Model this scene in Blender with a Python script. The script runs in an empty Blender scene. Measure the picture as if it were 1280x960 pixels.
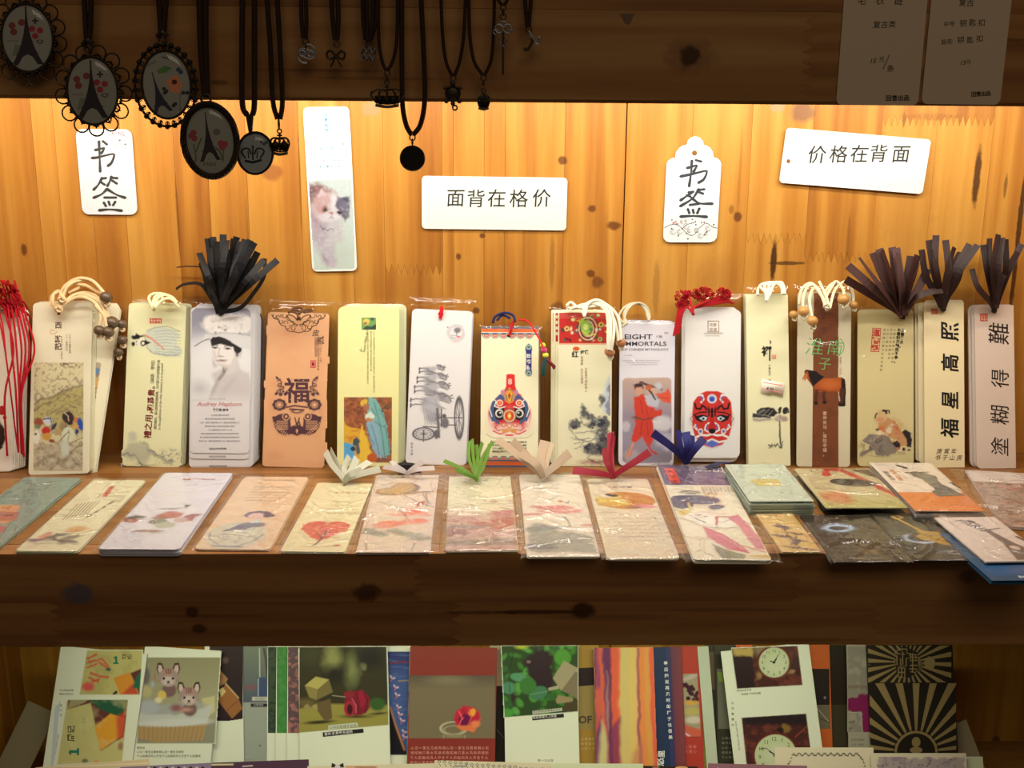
import bpy, math, random
import numpy as np
from mathutils import Vector, Matrix

SC = bpy.context.scene
COL = SC.collection
# ------------------------------------------------------------------ camera
F = 1450.0
PITCH = math.radians(14.13)
YAW = math.radians(1.4)
ROLL = 0.0082
CAM = np.array([0.0, -1.02, 0.3214])
_fw = np.array([math.sin(YAW)*math.cos(PITCH), math.cos(YAW)*math.cos(PITCH), -math.sin(PITCH)])
_r = np.array([math.cos(YAW), -math.sin(YAW), 0.0])
_u = np.cross(_r, _fw)
CR = _r*math.cos(ROLL) + _u*math.sin(ROLL)
CU = _u*math.cos(ROLL) - _r*math.sin(ROLL)
cam_data = bpy.data.cameras.new('camera')
cam_data.sensor_width = 36.0
cam_data.lens = F/1280*36.0
cam_data.clip_start = 0.01
cam = bpy.data.objects.new('camera', cam_data)
COL.objects.link(cam)
cam.matrix_world = Matrix(((CR[0], CU[0], -_fw[0], CAM[0]), (CR[1], CU[1], -_fw[1], CAM[1]),
                           (CR[2], CU[2], -_fw[2], CAM[2]), (0, 0, 0, 1)))
SC.camera = cam
# ------------------------------------------------------------------ world, lights, exposure
W = bpy.data.worlds.new('world'); SC.world = W; W.use_nodes = True
W.node_tree.nodes['Background'].inputs[0].default_value = (1.0, 0.72, 0.46, 1)
W.node_tree.nodes['Background'].inputs[1].default_value = 0.035
SC.view_settings.view_transform = 'Standard'
SC.view_settings.look = 'None'
SC.view_settings.gamma = 1.0
SC.view_settings.use_curve_mapping = False
SC.view_settings.exposure = 0.0
def area(name, loc, rot, sx, sy, power, color, spread=180):
    l = bpy.data.lights.new(name, 'AREA'); l.shape = 'RECTANGLE'; l.size = sx; l.size_y = sy
    l.energy = power; l.color = color; l.spread = math.radians(spread)
    o = bpy.data.objects.new(name, l); COL.objects.link(o); o.location = loc; o.rotation_euler = rot
    return o
# LED strips tucked behind the fascia boards, an added wall wash, and the dim light of the shop room behind the viewer
area('led_light_middle', (-0.04, -0.205, 0.350), (math.radians(30), 0, 0), 1.14, 0.014, 2.08, (1.0, 0.92, 0.82))
area('wall_wash_fill', (-0.05, -0.10, 0.352), (math.radians(38), 0, 0), 1.1, 0.014, 1.75, (1.0, 0.89, 0.68))  # added fill strip, not a real lamp; brightens the upper wall
area('led_light_lower', (0.0, -0.205, -0.045), (math.radians(25), 0, 0), 0.72, 0.012, 0.51, (0.95, 1.0, 0.58), 120)
area('shop_ceiling_light', (0.3, -2.2, 1.9), (math.radians(45), 0, 0), 1.6, 1.0, 8.0, (1.0, 0.82, 0.58))
# ------------------------------------------------------------------ pixel -> place helpers
def ray(p):
    p = np.atleast_2d(np.asarray(p, float))
    return _fw[None]*F + CR[None]*(p[:, :1]-640) - CU[None]*(p[:, 1:2]-480)
def hit(p, P0, n):
    d = ray(p); P0 = np.asarray(P0, float); n = np.asarray(n, float)
    t = ((P0-CAM)@n)/(d@n)
    return CAM[None] + d*t[:, None]
def hy(x, y, Y):      # point on the vertical plane y=Y seen at a pixel
    return hit((x, y), (0, Y, 0), (0, 1, 0))[0]
def hz(x, y, Z):
    return hit((x, y), (0, 0, Z), (0, 0, 1))[0]
def nrm(v): v = np.asarray(v, float); return v/np.linalg.norm(v)
def lin(c):
    c = np.asarray(c, float)/255.0
    return np.where(c <= 0.04045, c/12.92, ((c+0.055)/1.055)**2.4)
REF = {'mid': (224, 208, 192), 'flat': (248, 229, 206), 'catz': (300, 280, 252), 'low': (208, 212, 166), 'dark': (112, 92, 74), 'wall': (272, 250, 222), 'pend': (150, 138, 120), 'raw': (231, 231, 231)}
ZONE = 'mid'
def alb(c):           # photographed colour -> paint colour, one fixed white per lamp zone
    return np.clip(lin(c)/lin(REF[ZONE])*0.8, 0.003, 0.92)
# ------------------------------------------------------------------ materials
def mat(name):
    m = bpy.data.materials.new(name); m.use_nodes = True
    return m, m.node_tree.nodes, m.node_tree.links, m.node_tree.nodes['Principled BSDF']
def attr_mat(name, rough=0.5, spec=0.4, metal=0.0, bump=0.0, bscale=900, coat=0.0):
    m, N, L, B = mat(name)
    a = N.new('ShaderNodeAttribute'); a.attribute_name = 'Col'
    L.new(a.outputs['Color'], B.inputs['Base Color'])
    B.inputs['Roughness'].default_value = rough; B.inputs['Metallic'].default_value = metal
    B.inputs['Specular IOR Level'].default_value = spec
    B.inputs['Coat Weight'].default_value = coat; B.inputs['Coat Roughness'].default_value = 0.08
    if bump:
        n = N.new('ShaderNodeTexNoise'); n.inputs['Scale'].default_value = bscale
        g = N.new('ShaderNodeNewGeometry'); L.new(g.outputs['Position'], n.inputs['Vector'])
        b = N.new('ShaderNodeBump'); b.inputs['Strength'].default_value = bump; b.inputs['Distance'].default_value = 0.0004
        L.new(n.outputs['Fac'], b.inputs['Height']); L.new(b.outputs['Normal'], B.inputs['Normal'])
    return m
M_PAPER = attr_mat('printed_paper', 0.42, 0.35, bump=0.05)
M_CORD = attr_mat('cord_fibre', 0.75, 0.2, bump=0.5, bscale=2500)
M_SATIN = attr_mat('satin_ribbon', 0.5, 0.3, bump=0.25, bscale=1800)
M_BEAD = attr_mat('polished_wood_bead', 0.3, 0.5)
M_BRONZE = attr_mat('aged_bronze', 0.42, 0.5, metal=0.75, bump=0.6, bscale=1500)
M_INK = attr_mat('matte_card', 0.6, 0.2)
def schlick(N, L, k=1.25):
    g = N.new('ShaderNodeNewGeometry'); d = N.new('ShaderNodeVectorMath'); d.operation = 'DOT_PRODUCT'
    L.new(g.outputs['Normal'], d.inputs[0]); L.new(g.outputs['Incoming'], d.inputs[1])
    a = N.new('ShaderNodeMath'); a.operation = 'ABSOLUTE'; L.new(d.outputs['Value'], a.inputs[0])
    s = N.new('ShaderNodeMath'); s.operation = 'SUBTRACT'; s.inputs[0].default_value = 1.0; L.new(a.outputs[0], s.inputs[1])
    q = N.new('ShaderNodeMath'); q.operation = 'POWER'; q.inputs[1].default_value = 5; L.new(s.outputs[0], q.inputs[0])
    m = N.new('ShaderNodeMath'); m.operation = 'MULTIPLY_ADD'; m.inputs[1].default_value = .9; m.inputs[2].default_value = .04*k; m.use_clamp = True
    L.new(q.outputs[0], m.inputs[0]); return m.outputs[0]
def film_mat(name='clear_cellophane', k=1.25, st=.35, sc_=70, ro=.11):
    m, N, L, B = mat(name); N.remove(B)
    out = [n for n in N if n.type == 'OUTPUT_MATERIAL'][0]
    t = N.new('ShaderNodeBsdfTransparent'); t.inputs[0].default_value = (0.985, 0.985, 0.98, 1)
    g = N.new('ShaderNodeBsdfGlossy'); g.inputs['Roughness'].default_value = ro; g.inputs['Color'].default_value = (1, 1, 1, 1)
    fr = schlick(N, L, k)
    geo = N.new('ShaderNodeNewGeometry'); no = N.new('ShaderNodeTexNoise'); no.inputs['Scale'].default_value = sc_
    no.inputs['Detail'].default_value = 3; no.inputs['Distortion'].default_value = 1.2
    L.new(geo.outputs['Position'], no.inputs['Vector'])
    b = N.new('ShaderNodeBump'); b.inputs['Strength'].default_value = st; b.inputs['Distance'].default_value = 0.0015
    L.new(no.outputs['Fac'], b.inputs['Height']); L.new(b.outputs['Normal'], g.inputs['Normal'])
    mx = N.new('ShaderNodeMixShader'); L.new(fr, mx.inputs[0]); L.new(t.outputs[0], mx.inputs[1]); L.new(g.outputs[0], mx.inputs[2])
    L.new(mx.outputs[0], out.inputs['Surface'])
    return m
M_FILM = film_mat()
M_FILM2 = film_mat('crinkled_cellophane', 2.6, 1.0, 95, .09)
def glass_mat():
    m, N, L, B = mat('domed_glass'); N.remove(B)
    out = [n for n in N if n.type == 'OUTPUT_MATERIAL'][0]
    t = N.new('ShaderNodeBsdfTransparent'); g = N.new('ShaderNodeBsdfGlossy'); g.inputs['Roughness'].default_value = 0.04
    fr = schlick(N, L)
    mx = N.new('ShaderNodeMixShader'); L.new(fr, mx.inputs[0]); L.new(t.outputs[0], mx.inputs[1]); L.new(g.outputs[0], mx.inputs[2])
    L.new(mx.outputs[0], out.inputs['Surface'])
    return m
M_GLASS = glass_mat()
def wood_mat(name, axis, c_light, c_mid, c_dark, grain=1.0):
    m, N, L, B = mat(name)
    geo = N.new('ShaderNodeNewGeometry'); oi = N.new('ShaderNodeObjectInfo')
    mul = N.new('ShaderNodeVectorMath'); mul.operation = 'MULTIPLY'
    s = [38, 38, 38]; s[axis] = 1.7
    mul.inputs[1].default_value = s
    off = N.new('ShaderNodeCombineXYZ')
    mr = N.new('ShaderNodeMath'); mr.operation = 'MULTIPLY'; mr.inputs[1].default_value = 37.0
    L.new(oi.outputs['Random'], mr.inputs[0])
    for i in range(3): L.new(mr.outputs[0], off.inputs[i])
    L.new(geo.outputs['Position'], mul.inputs[0])
    add = N.new('ShaderNodeVectorMath'); L.new(mul.outputs[0], add.inputs[0]); L.new(off.outputs[0], add.inputs[1])
    # slow bend of the grain
    n0 = N.new('ShaderNodeTexNoise'); n0.inputs['Scale'].default_value = 0.7; n0.inputs['Detail'].default_value = 2
    L.new(add.outputs[0], n0.inputs['Vector'])
    wv = N.new('ShaderNodeMath'); wv.operation = 'MULTIPLY'; wv.inputs[1].default_value = 26.0*grain
    L.new(n0.outputs['Fac'], wv.inputs[0])
    sn = N.new('ShaderNodeMath'); sn.operation = 'SINE'; L.new(wv.outputs[0], sn.inputs[0])
    n1 = N.new('ShaderNodeTexNoise'); n1.inputs['Scale'].default_value = 3.2; n1.inputs['Detail'].default_value = 6; n1.inputs['Roughness'].default_value = 0.65
    L.new(add.outputs[0], n1.inputs['Vector'])
    a1 = N.new('ShaderNodeMath'); a1.operation = 'MULTIPLY_ADD'; a1.inputs[1].default_value = 0.13; L.new(sn.outputs[0], a1.inputs[0]); nr = N.new('ShaderNodeMapRange'); nr.inputs['To Min'].default_value = 0.19; nr.inputs['To Max'].default_value = 0.83; L.new(n1.outputs['Fac'], nr.inputs['Value']); L.new(nr.outputs[0], a1.inputs[2])
    rr = N.new('ShaderNodeMapRange'); rr.inputs['To Min'].default_value = -0.17; rr.inputs['To Max'].default_value = 0.14
    L.new(oi.outputs['Random'], rr.inputs['Value'])
    a2 = N.new('ShaderNodeMath'); L.new(a1.outputs[0], a2.inputs[0]); L.new(rr.outputs[0], a2.inputs[1])
    cr = N.new('ShaderNodeValToRGB'); e = cr.color_ramp.elements
    e[0].position = 0.18; e[0].color = (*c_dark, 1); e[1].position = 0.85; e[1].color = (*c_light, 1)
    x = e.new(0.5); x.color = (*c_mid, 1)
    L.new(a2.outputs[0], cr.inputs[0]); L.new(cr.outputs[0], B.inputs['Base Color'])
    B.inputs['Roughness'].default_value = 0.42; B.inputs['Specular IOR Level'].default_value = 0.35
    b = N.new('ShaderNodeBump'); b.inputs['Strength'].default_value = 0.12; b.inputs['Distance'].default_value = 0.0006
    L.new(a1.outputs[0], b.inputs['Height']); L.new(b.outputs['Normal'], B.inputs['Normal'])
    return m
WL, WM, WD = (0.54, 0.285, 0.058), (0.43, 0.188, 0.030), (0.27, 0.095, 0.013)
M_WOODV = wood_mat('varnished_pine_vertical', 2, WL, WM, WD)
M_WOODX = wood_mat('varnished_pine_lengthwise', 0, (0.50, 0.27, 0.11), (0.40, 0.19, 0.065), (0.25, 0.10, 0.035))
M_WOODY = wood_mat('varnished_pine_depth', 1, WL, WM, WD)
# ------------------------------------------------------------------ mesh building
def mesh_np(name, V, faces, cols=None, mat=None, smooth=False):
    """V (n,3); faces: list of int arrays (m,k)"""
    me = bpy.data.meshes.new(name)
    V = np.asarray(V, np.float32)
    fl = [np.asarray(f, np.int32) for f in faces if len(f)]
    loops = np.concatenate([f.ravel() for f in fl]); tot = np.concatenate([np.full(len(f), f.shape[1], np.int32) for f in fl])
    st = np.concatenate([[0], np.cumsum(tot)[:-1]]).astype(np.int32)
    me.vertices.add(len(V)); me.vertices.foreach_set('co', V.ravel())
    me.loops.add(len(loops)); me.loops.foreach_set('vertex_index', loops)
    me.polygons.add(len(tot)); me.polygons.foreach_set('loop_start', st); me.polygons.foreach_set('loop_total', tot)
    me.polygons.foreach_set('use_smooth', np.full(len(tot), bool(smooth)))
    me.update(calc_edges=True)
    if cols is not None:
        c = np.asarray(cols, np.float32)
        if c.ndim == 1: c = np.tile(c[:3], (len(V), 1))
        c4 = np.ones((len(V), 4), np.float32); c4[:, :3] = c[:, :3]
        a = me.color_attributes.new('Col', 'FLOAT_COLOR', 'POINT'); a.data.foreach_set('color', c4.ravel())
    if mat: me.materials.append(mat)
    return me
class G:
    """collects geometry with vertex colours; build() links ONE mesh object"""
    def __init__(s): s.V = []; s.Q = []; s.T = []; s.C = []; s.n = 0; s.NG = []
    def add(s, V, faces, col):
        V = np.asarray(V, float).reshape(-1, 3)
        c = np.asarray(col, float)
        if c.ndim == 1: c = np.tile(c, (len(V), 1))
        s.V.append(V); s.C.append(c)
        for f in faces:
            f = np.asarray(f, int)
            if f.size == 0: continue
            f = f.reshape(-1, f.shape[-1]) + s.n
            (s.Q if f.shape[1] == 4 else s.T if f.shape[1] == 3 else s.NG).append(f)
        s.n += len(V)
    def build(s, name, material, parent=None, fr=None, smooth=False):
        V = np.concatenate(s.V)
        if fr is not None: V = fr.inv(V)
        F_ = []
        if s.Q: F_.append(np.concatenate(s.Q))
        if s.T: F_.append(np.concatenate(s.T))
        F_ += s.NG
        me = mesh_np(name, V, F_, np.concatenate(s.C), material, smooth)
        o = bpy.data.objects.new(name, me); COL.objects.link(o)
        if parent is not None: o.parent = parent
        return o
class Fr:
    """a frame: O origin, columns r (right) u (up) n (towards viewer)"""
    def __init__(s, O, r, u, w=0, h=0):
        s.O = np.asarray(O, float); s.u = nrm(u); r = np.asarray(r, float); r = r - s.u*(r@s.u); s.r = nrm(r); s.n = np.cross(s.r, s.u)
        s.w = w; s.h = h; s.M = np.stack([s.r, s.u, s.n], 1)
    def inv(s, V): return (np.asarray(V, float)-s.O)@s.M
    def wld(s, V): return np.asarray(V, float)@s.M.T + s.O
    def mat(s):
        m = Matrix.Identity(4)
        for i in range(3):
            for j in range(3): m[i][j] = s.M[i, j]
            m[i][3] = s.O[i]
        return m
    def px(s, p, z=0.0):
        V = hit(p, s.O + s.n*z, s.n); return s.inv(V)[:, :2]
def quad_frame(q, P0, n, ext=None):
    H = hit(q, P0, n)              # TL TR BR BL
    B = (H[2]+H[3])/2; T = (H[0]+H[1])/2
    w = (np.linalg.norm(H[2]-H[3])+np.linalg.norm(H[0]-H[1]))/2
    r = nrm(H[2]-H[3]) + nrm(H[1]-H[0])
    return Fr(B, r, T-B, w, np.linalg.norm(T-B))
def lean_frame(q, back=0.004, z=0.0004):
    q = np.asarray(q, float)
    B = hz(*((q[2]+q[3])/2), z); T = hy(*((q[0]+q[1])/2), -back)
    u = nrm(T-B); n = np.cross((1, 0, 0), u); n = nrm(n)
    return quad_frame(q, B, n)
def flat_frame(q, z):
    return quad_frame(q, (0, 0, z), (0, 0, 1))
WFR = Fr((0, 0, 0), (1, 0, 0), (0, 0, 1))
# ------------------------------------------------------------------ things
def thing(name, label, cat, fr=None, group=None, loc=None):
    o = bpy.data.objects.new(name, None); COL.objects.link(o); o.empty_display_size = 0.02
    if fr is not None: o.matrix_world = fr.mat()
    elif loc is not None: o.location = loc
    o['label'] = label; o['category'] = cat
    if group: o['group'] = group
    return o
def tag(o, label, cat, group=None):
    o['label'] = label; o['category'] = cat
    if group: o['group'] = group
    return o
def struct(o): o['kind'] = 'structure'; return o
# ------------------------------------------------------------------ shapes
def rrect(x0, y0, x1, y1, r, seg=5, corners=(1, 1, 1, 1)):
    """ccw outline starting at bottom-left; corners BL BR TR TL rounded or not"""
    P = []
    for (cx, cy, a0, k) in ((x0+r, y0+r, 180, 0), (x1-r, y0+r, 270, 1), (x1-r, y1-r, 0, 2), (x0+r, y1-r, 90, 3)):
        if corners[k] and r > 0:
            for i in range(seg+1):
                a = math.radians(a0+90*i/seg); P.append((cx+r*math.cos(a), cy+r*math.sin(a)))
        else:
            P.append((cx+(r if k in (1, 2) else -r), cy+(r if k in (2, 3) else -r)))
    return np.array(P)
def prism(g, P, z0, z1, col, conv=True):
    """extrude outline P (n,2) between local z0 and z1"""
    P = np.asarray(P, float); n = len(P)
    A = np.c_[P, np.full(n, z1)]; B = np.c_[P, np.full(n, z0)]
    i = np.arange(n); j = (i+1) % n
    g.add(np.r_[A, B], [i[None], (i[::-1]+n)[None], np.c_[i, i+n, j+n, j]], col)
def box(g, a, b, col):
    a = np.minimum(a, b); b = np.maximum(a, b)
    prism(g, [(a[0], a[1]), (b[0], a[1]), (b[0], b[1]), (a[0], b[1])], a[2], b[2], col)
def smooth_path(P, k=6):
    P = np.asarray(P, float)
    if len(P) < 3: return P.astype(float)
    Q = np.r_[[2*P[0]-P[1]], P, [2*P[-1]-P[-2]]]; out = []
    for i in range(1, len(Q)-2):
        for t in np.linspace(0, 1, k, endpoint=False):
            a, b, c, d = Q[i-1:i+3]
            out.append(0.5*((2*b)+(-a+c)*t+(2*a-5*b+4*c-d)*t*t+(-a+3*b-3*c+d)*t**3))
    out.append(P[-1]); return np.array(out)
def frames_along(P):
    P = np.asarray(P, float)
    T = np.gradient(P, axis=0); T /= np.linalg.norm(T, axis=1)[:, None]+1e-12
    return T
def tube(g, P, r, col, sides=6, k=5, closed=False):
    P = smooth_path(P, k) if k else np.asarray(P, float)
    T = frames_along(P); n = len(P)
    up = np.array([0.13, -1.0, 0.21]); A = np.cross(T, up); A /= np.linalg.norm(A, axis=1)[:, None]+1e-9
    Bn = np.cross(T, A)
    rr = np.broadcast_to(np.asarray(r, float), (n,)) if np.ndim(r) else np.full(n, r)
    an = np.arange(sides)*2*math.pi/sides
    V = P[:, None] + rr[:, None, None]*(A[:, None]*np.cos(an)[None, :, None] + Bn[:, None]*np.sin(an)[None, :, None])
    idx = np.arange(n*sides).reshape(n, sides)
    a = idx[:-1]; b = idx[1:]
    q = np.stack([a, np.roll(a, -1, 1), np.roll(b, -1, 1), b], -1).reshape(-1, 4)
    fs = [q]
    if closed:
        fs.append(np.stack([idx[-1], np.roll(idx[-1], -1), np.roll(idx[0], -1), idx[0]], -1))
    else:
        fs += [idx[0][None], idx[-1][::-1][None]]
    g.add(V.reshape(-1, 3), fs, col)
def ribbon(g, P, width, col, face=(0, -1, 0.25), th=0.00025, twist=0.0, k=6):
    P = smooth_path(P, k); T = frames_along(P); n = len(P)
    fa = nrm(face); S = np.cross(T, fa); S /= np.linalg.norm(S, axis=1)[:, None]+1e-9
    Nn = np.cross(S, T)
    tw = np.linspace(0, twist, n)[:, None]
    S, Nn = S*np.cos(tw)+Nn*np.sin(tw), Nn*np.cos(tw)-S*np.sin(tw)
    w = np.broadcast_to(width, (n,))[:, None]/2
    V = np.stack([P-S*w-Nn*th/2, P-Nn*th/2*1.6, P+S*w-Nn*th/2, P+S*w+Nn*th/2, P+Nn*th*0.9, P-S*w+Nn*th/2], 1)
    idx = np.arange(n*6).reshape(n, 6); a = idx[:-1]; b = idx[1:]
    q = np.stack([a, np.roll(a, -1, 1), np.roll(b, -1, 1), b], -1).reshape(-1, 4)
    g.add(V.reshape(-1, 3), [q, idx[0][None], idx[-1][::-1][None]], col)
def lathe(g, C, ax, prof, col, seg=14):
    """prof list (radius, height) around axis ax at C"""
    ax = nrm(ax); a = nrm(np.cross(ax, (0.3, 1, 0.2))); b = np.cross(ax, a)
    an = np.arange(seg)*2*math.pi/seg
    V = [np.asarray(C)+ax*h+r*(a*math.cos(t)+b*math.sin(t)) for r, h in prof for t in an]
    n = len(prof); idx = np.arange(n*seg).reshape(n, seg); p = idx[:-1]; q = idx[1:]
    f = np.stack([p, np.roll(p, -1, 1), np.roll(q, -1, 1), q], -1).reshape(-1, 4)
    fs = [f]
    if prof[0][0] > 1e-7: fs.append(idx[0][::-1][None])
    if prof[-1][0] > 1e-7: fs.append(idx[-1][None])
    g.add(V, fs, col)
def bead_geo(g, C, r, col, ax=(0.2, 0.1, 1), squash=0.88, seg=14):
    pr = []
    for i in range(9):
        t = math.radians(-72+144*i/8); pr.append((r*math.cos(t), r*squash*math.sin(t)))
    pr = [(r*0.16, pr[0][1]*0.7)] + pr + [(r*0.16, pr[-1][1]*0.7)]
    lathe(g, C, ax, pr, col, seg)
def ball(g, C, r, col, seg=10, sq=1.0, ax=(0, 0, 1)):
    lathe(g, C, ax, [(r*math.sin(math.radians(t)) if 0 < t < 180 else 1e-8, -r*sq*math.cos(math.radians(t))) for t in np.linspace(0, 180, 8)], col, seg)
def torus(g, C, n, R, r, col, seg=18, sides=6, arc=(0, 360), ell=1.0, rot=0.0):
    n = nrm(n); a = nrm(np.cross((0, 0, 1) if abs(n[2]) < .9 else (1, 0, 0), n)); b = np.cross(n, a)
    t = np.radians(np.linspace(arc[0], arc[1], seg+1)); cr, sr = math.cos(rot), math.sin(rot)
    P = np.array([np.asarray(C)+a*(R*math.cos(x)*cr-R*ell*math.sin(x)*sr)+b*(R*math.cos(x)*sr+R*ell*math.sin(x)*cr) for x in t])
    full = abs(arc[1]-arc[0]) >= 359
    tube(g, P[:-1] if full else P, r, col, sides, k=0, closed=full)
def knot_geo(g, C, r, col, seed=0):
    rn = random.Random(seed); P = []
    a0 = rn.random()*6
    for i in range(22):
        t = i/21*2*math.pi
        P.append(np.asarray(C)+r*np.array([(math.cos(2*t+a0)*(1+.35*math.cos(3*t)))*.75, math.sin(3*t)*.45, math.sin(2*t+a0)*(1+.35*math.cos(3*t))*.75]))
    tube(g, P, r*0.42, col, 5, k=2)
# ------------------------------------------------------------------ lettering
_gc = {}
def glyph(s, bold=0.0, res=2):
    key = (s, bold, res)
    if key not in _gc:
        c = bpy.data.curves.new('t', 'FONT'); c.body = s; c.resolution_u = res; c.offset = bold; c.fill_mode = 'FRONT'
        o = bpy.data.objects.new('t', c); me = bpy.data.meshes.new_from_object(o); me.calc_loop_triangles()
        V = np.zeros(len(me.vertices)*3); me.vertices.foreach_get('co', V); V = V.reshape(-1, 3)[:, :2]
        T = np.zeros(len(me.loop_triangles)*3, np.int32); me.loop_triangles.foreach_get('vertices', T)
        _gc[key] = (V, T.reshape(-1, 3), V[:, 0].max() if len(V) else 0.3)
        bpy.data.objects.remove(o); bpy.data.curves.remove(c); bpy.data.meshes.remove(me)
    return _gc[key]
# ------------------------------------------------------------------ painting
def vnoise(X, Y, s, seed=0):
    """smooth value noise at scale s"""
    x = X/s+seed*17.3; y = Y/s+seed*9.7; xi = np.floor(x).astype(int); yi = np.floor(y).astype(int); fx = x-xi; fy = y-yi
    fx = fx*fx*(3-2*fx); fy = fy*fy*(3-2*fy)
    def h(a, b):
        n = (a*374761393 + b*668265263 + seed*1442695) & 0x7fffffff
        n = ((n ^ (n >> 13))*1274126177) & 0x7fffffff
        return ((n ^ (n >> 16)) & 0xffff)/65535.0
    return (h(xi, yi)*(1-fx)+h(xi+1, yi)*fx)*(1-fy)+(h(xi, yi+1)*(1-fx)+h(xi+1, yi+1)*fx)*fy
def fbm(X, Y, s, seed=0): return (vnoise(X, Y, s, seed)*.55+vnoise(X, Y, s/2, seed+3)*.3+vnoise(X, Y, s/4, seed+7)*.15)
class Pic:
    """a soft painted print region in authoring coordinates (photo px or card mm, y down)"""
    def __init__(s, x0, y0, x1, y1, bg=None, step=1.0, radius=0):
        nx = max(2, int(round((x1-x0)/step))+1); ny = max(2, int(round((y1-y0)/step))+1)
        s.X, s.Y = np.meshgrid(np.linspace(x0, x1, nx), np.linspace(y0, y1, ny)); s.step = step
        s.c = np.zeros(s.X.shape+(3,)); s.a = np.zeros(s.X.shape); s.wx = 0*s.X; s.wy = 0*s.X
        s.clip = np.ones(s.X.shape)
        if radius:
            dx = np.abs(s.X-(x0+x1)/2)-((x1-x0)/2-radius); dy = np.abs(s.Y-(y0+y1)/2)-((y1-y0)/2-radius)
            d = np.hypot(np.maximum(dx, 0), np.maximum(dy, 0))-radius+np.minimum(np.maximum(dx, dy), 0)
            s.clip = np.clip(.5-d/step, 0, 1)
        if bg is not None: s.c[:] = alb(bg); s.a[:] = 1
    def warp(s, amp=0, scale=5, seed=1):
        if not amp: s.wx = s.wy = 0*s.X
        else: s.wx = (fbm(s.X, s.Y, scale, seed)-.5)*2*amp; s.wy = (fbm(s.X, s.Y, scale, seed+50)-.5)*2*amp
        return s
    def put(s, m, col):
        col = alb(col) if np.ndim(col) == 1 else col
        m3 = m[..., None]; k = s.a + m - s.a*m
        s.c = np.where(k[..., None] > 1e-6, (s.c*(s.a*(1-m))[..., None] + col*m3)/np.maximum(k, 1e-6)[..., None], s.c); s.a = k
    def ell(s, cx, cy, rx, ry, col, rot=0, soft=1.2, a=1.0):
        t = math.radians(rot); x = s.X+s.wx-cx; y = s.Y+s.wy-cy
        u = (x*math.cos(t)+y*math.sin(t))/rx; v = (-x*math.sin(t)+y*math.cos(t))/ry
        d = (np.hypot(u, v)-1)*min(rx, ry); s.put(np.clip(.5-d/soft, 0, 1)*a, col); return s
    def ring(s, cx, cy, rx, ry, w, col, rot=0, soft=1.0, a=1.0):
        t = math.radians(rot); x = s.X+s.wx-cx; y = s.Y+s.wy-cy
        u = (x*math.cos(t)+y*math.sin(t))/rx; v = (-x*math.sin(t)+y*math.cos(t))/ry
        d = np.abs((np.hypot(u, v)-1)*min(rx, ry))-w/2; s.put(np.clip(.5-d/soft, 0, 1)*a, col); return s
    def _seg(s, P, closed):
        x = s.X+s.wx; y = s.Y+s.wy; d = np.full(x.shape, 1e9); ins = np.zeros(x.shape, bool); n = len(P)
        for i in range(n if closed else n-1):
            x1, y1 = P[i]; x2, y2 = P[(i+1) % n]; dx, dy = x2-x1, y2-y1
            t = np.clip(((x-x1)*dx+(y-y1)*dy)/(dx*dx+dy*dy+1e-9), 0, 1)
            d = np.minimum(d, np.hypot(x-x1-t*dx, y-y1-t*dy))
            if closed:
                c = (y1 > y) != (y2 > y); ins ^= c & (x < (x2-x1)*(y-y1)/((y2-y1) if y2 != y1 else 1e-9)+x1)
        return np.where(ins, -d, d) if closed else d
    def poly(s, P, col, soft=1.0, a=1.0): s.put(np.clip(.5-s._seg(P, True)/soft, 0, 1)*a, col); return s
    def line(s, P, w, col, soft=0.9, a=1.0): s.put(np.clip(.5-(s._seg(P, False)-w/2)/soft, 0, 1)*a, col); return s
    def rect(s, x0, y0, x1, y1, col, soft=0.6, a=1.0): return s.poly([(x0, y0), (x1, y0), (x1, y1), (x0, y1)], col, soft, a)
    def grad(s, ya, yb, ca, cb, ax=1, a=1.0):
        t = np.clip(((s.Y if ax else s.X)-ya)/(yb-ya), 0, 1)[..., None]; s.put(np.full(s.X.shape, a), alb(ca)*(1-t)+alb(cb)*t); return s
    def mottle(s, col, scale, thr=.5, a=.6, seed=1, sharp=6, sx=1.0, sy=1.0, reg=None):
        m = np.clip((fbm(s.X*sx+s.wx, s.Y*sy+s.wy, scale, seed)-thr)*sharp, 0, 1)*a
        if reg is not None:
            cx, cy, rx, ry = reg; m = m*np.clip(1.6*(1-np.hypot((s.X-cx)/rx, (s.Y-cy)/ry)), 0, 1)
        s.put(m, col); return s
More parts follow.
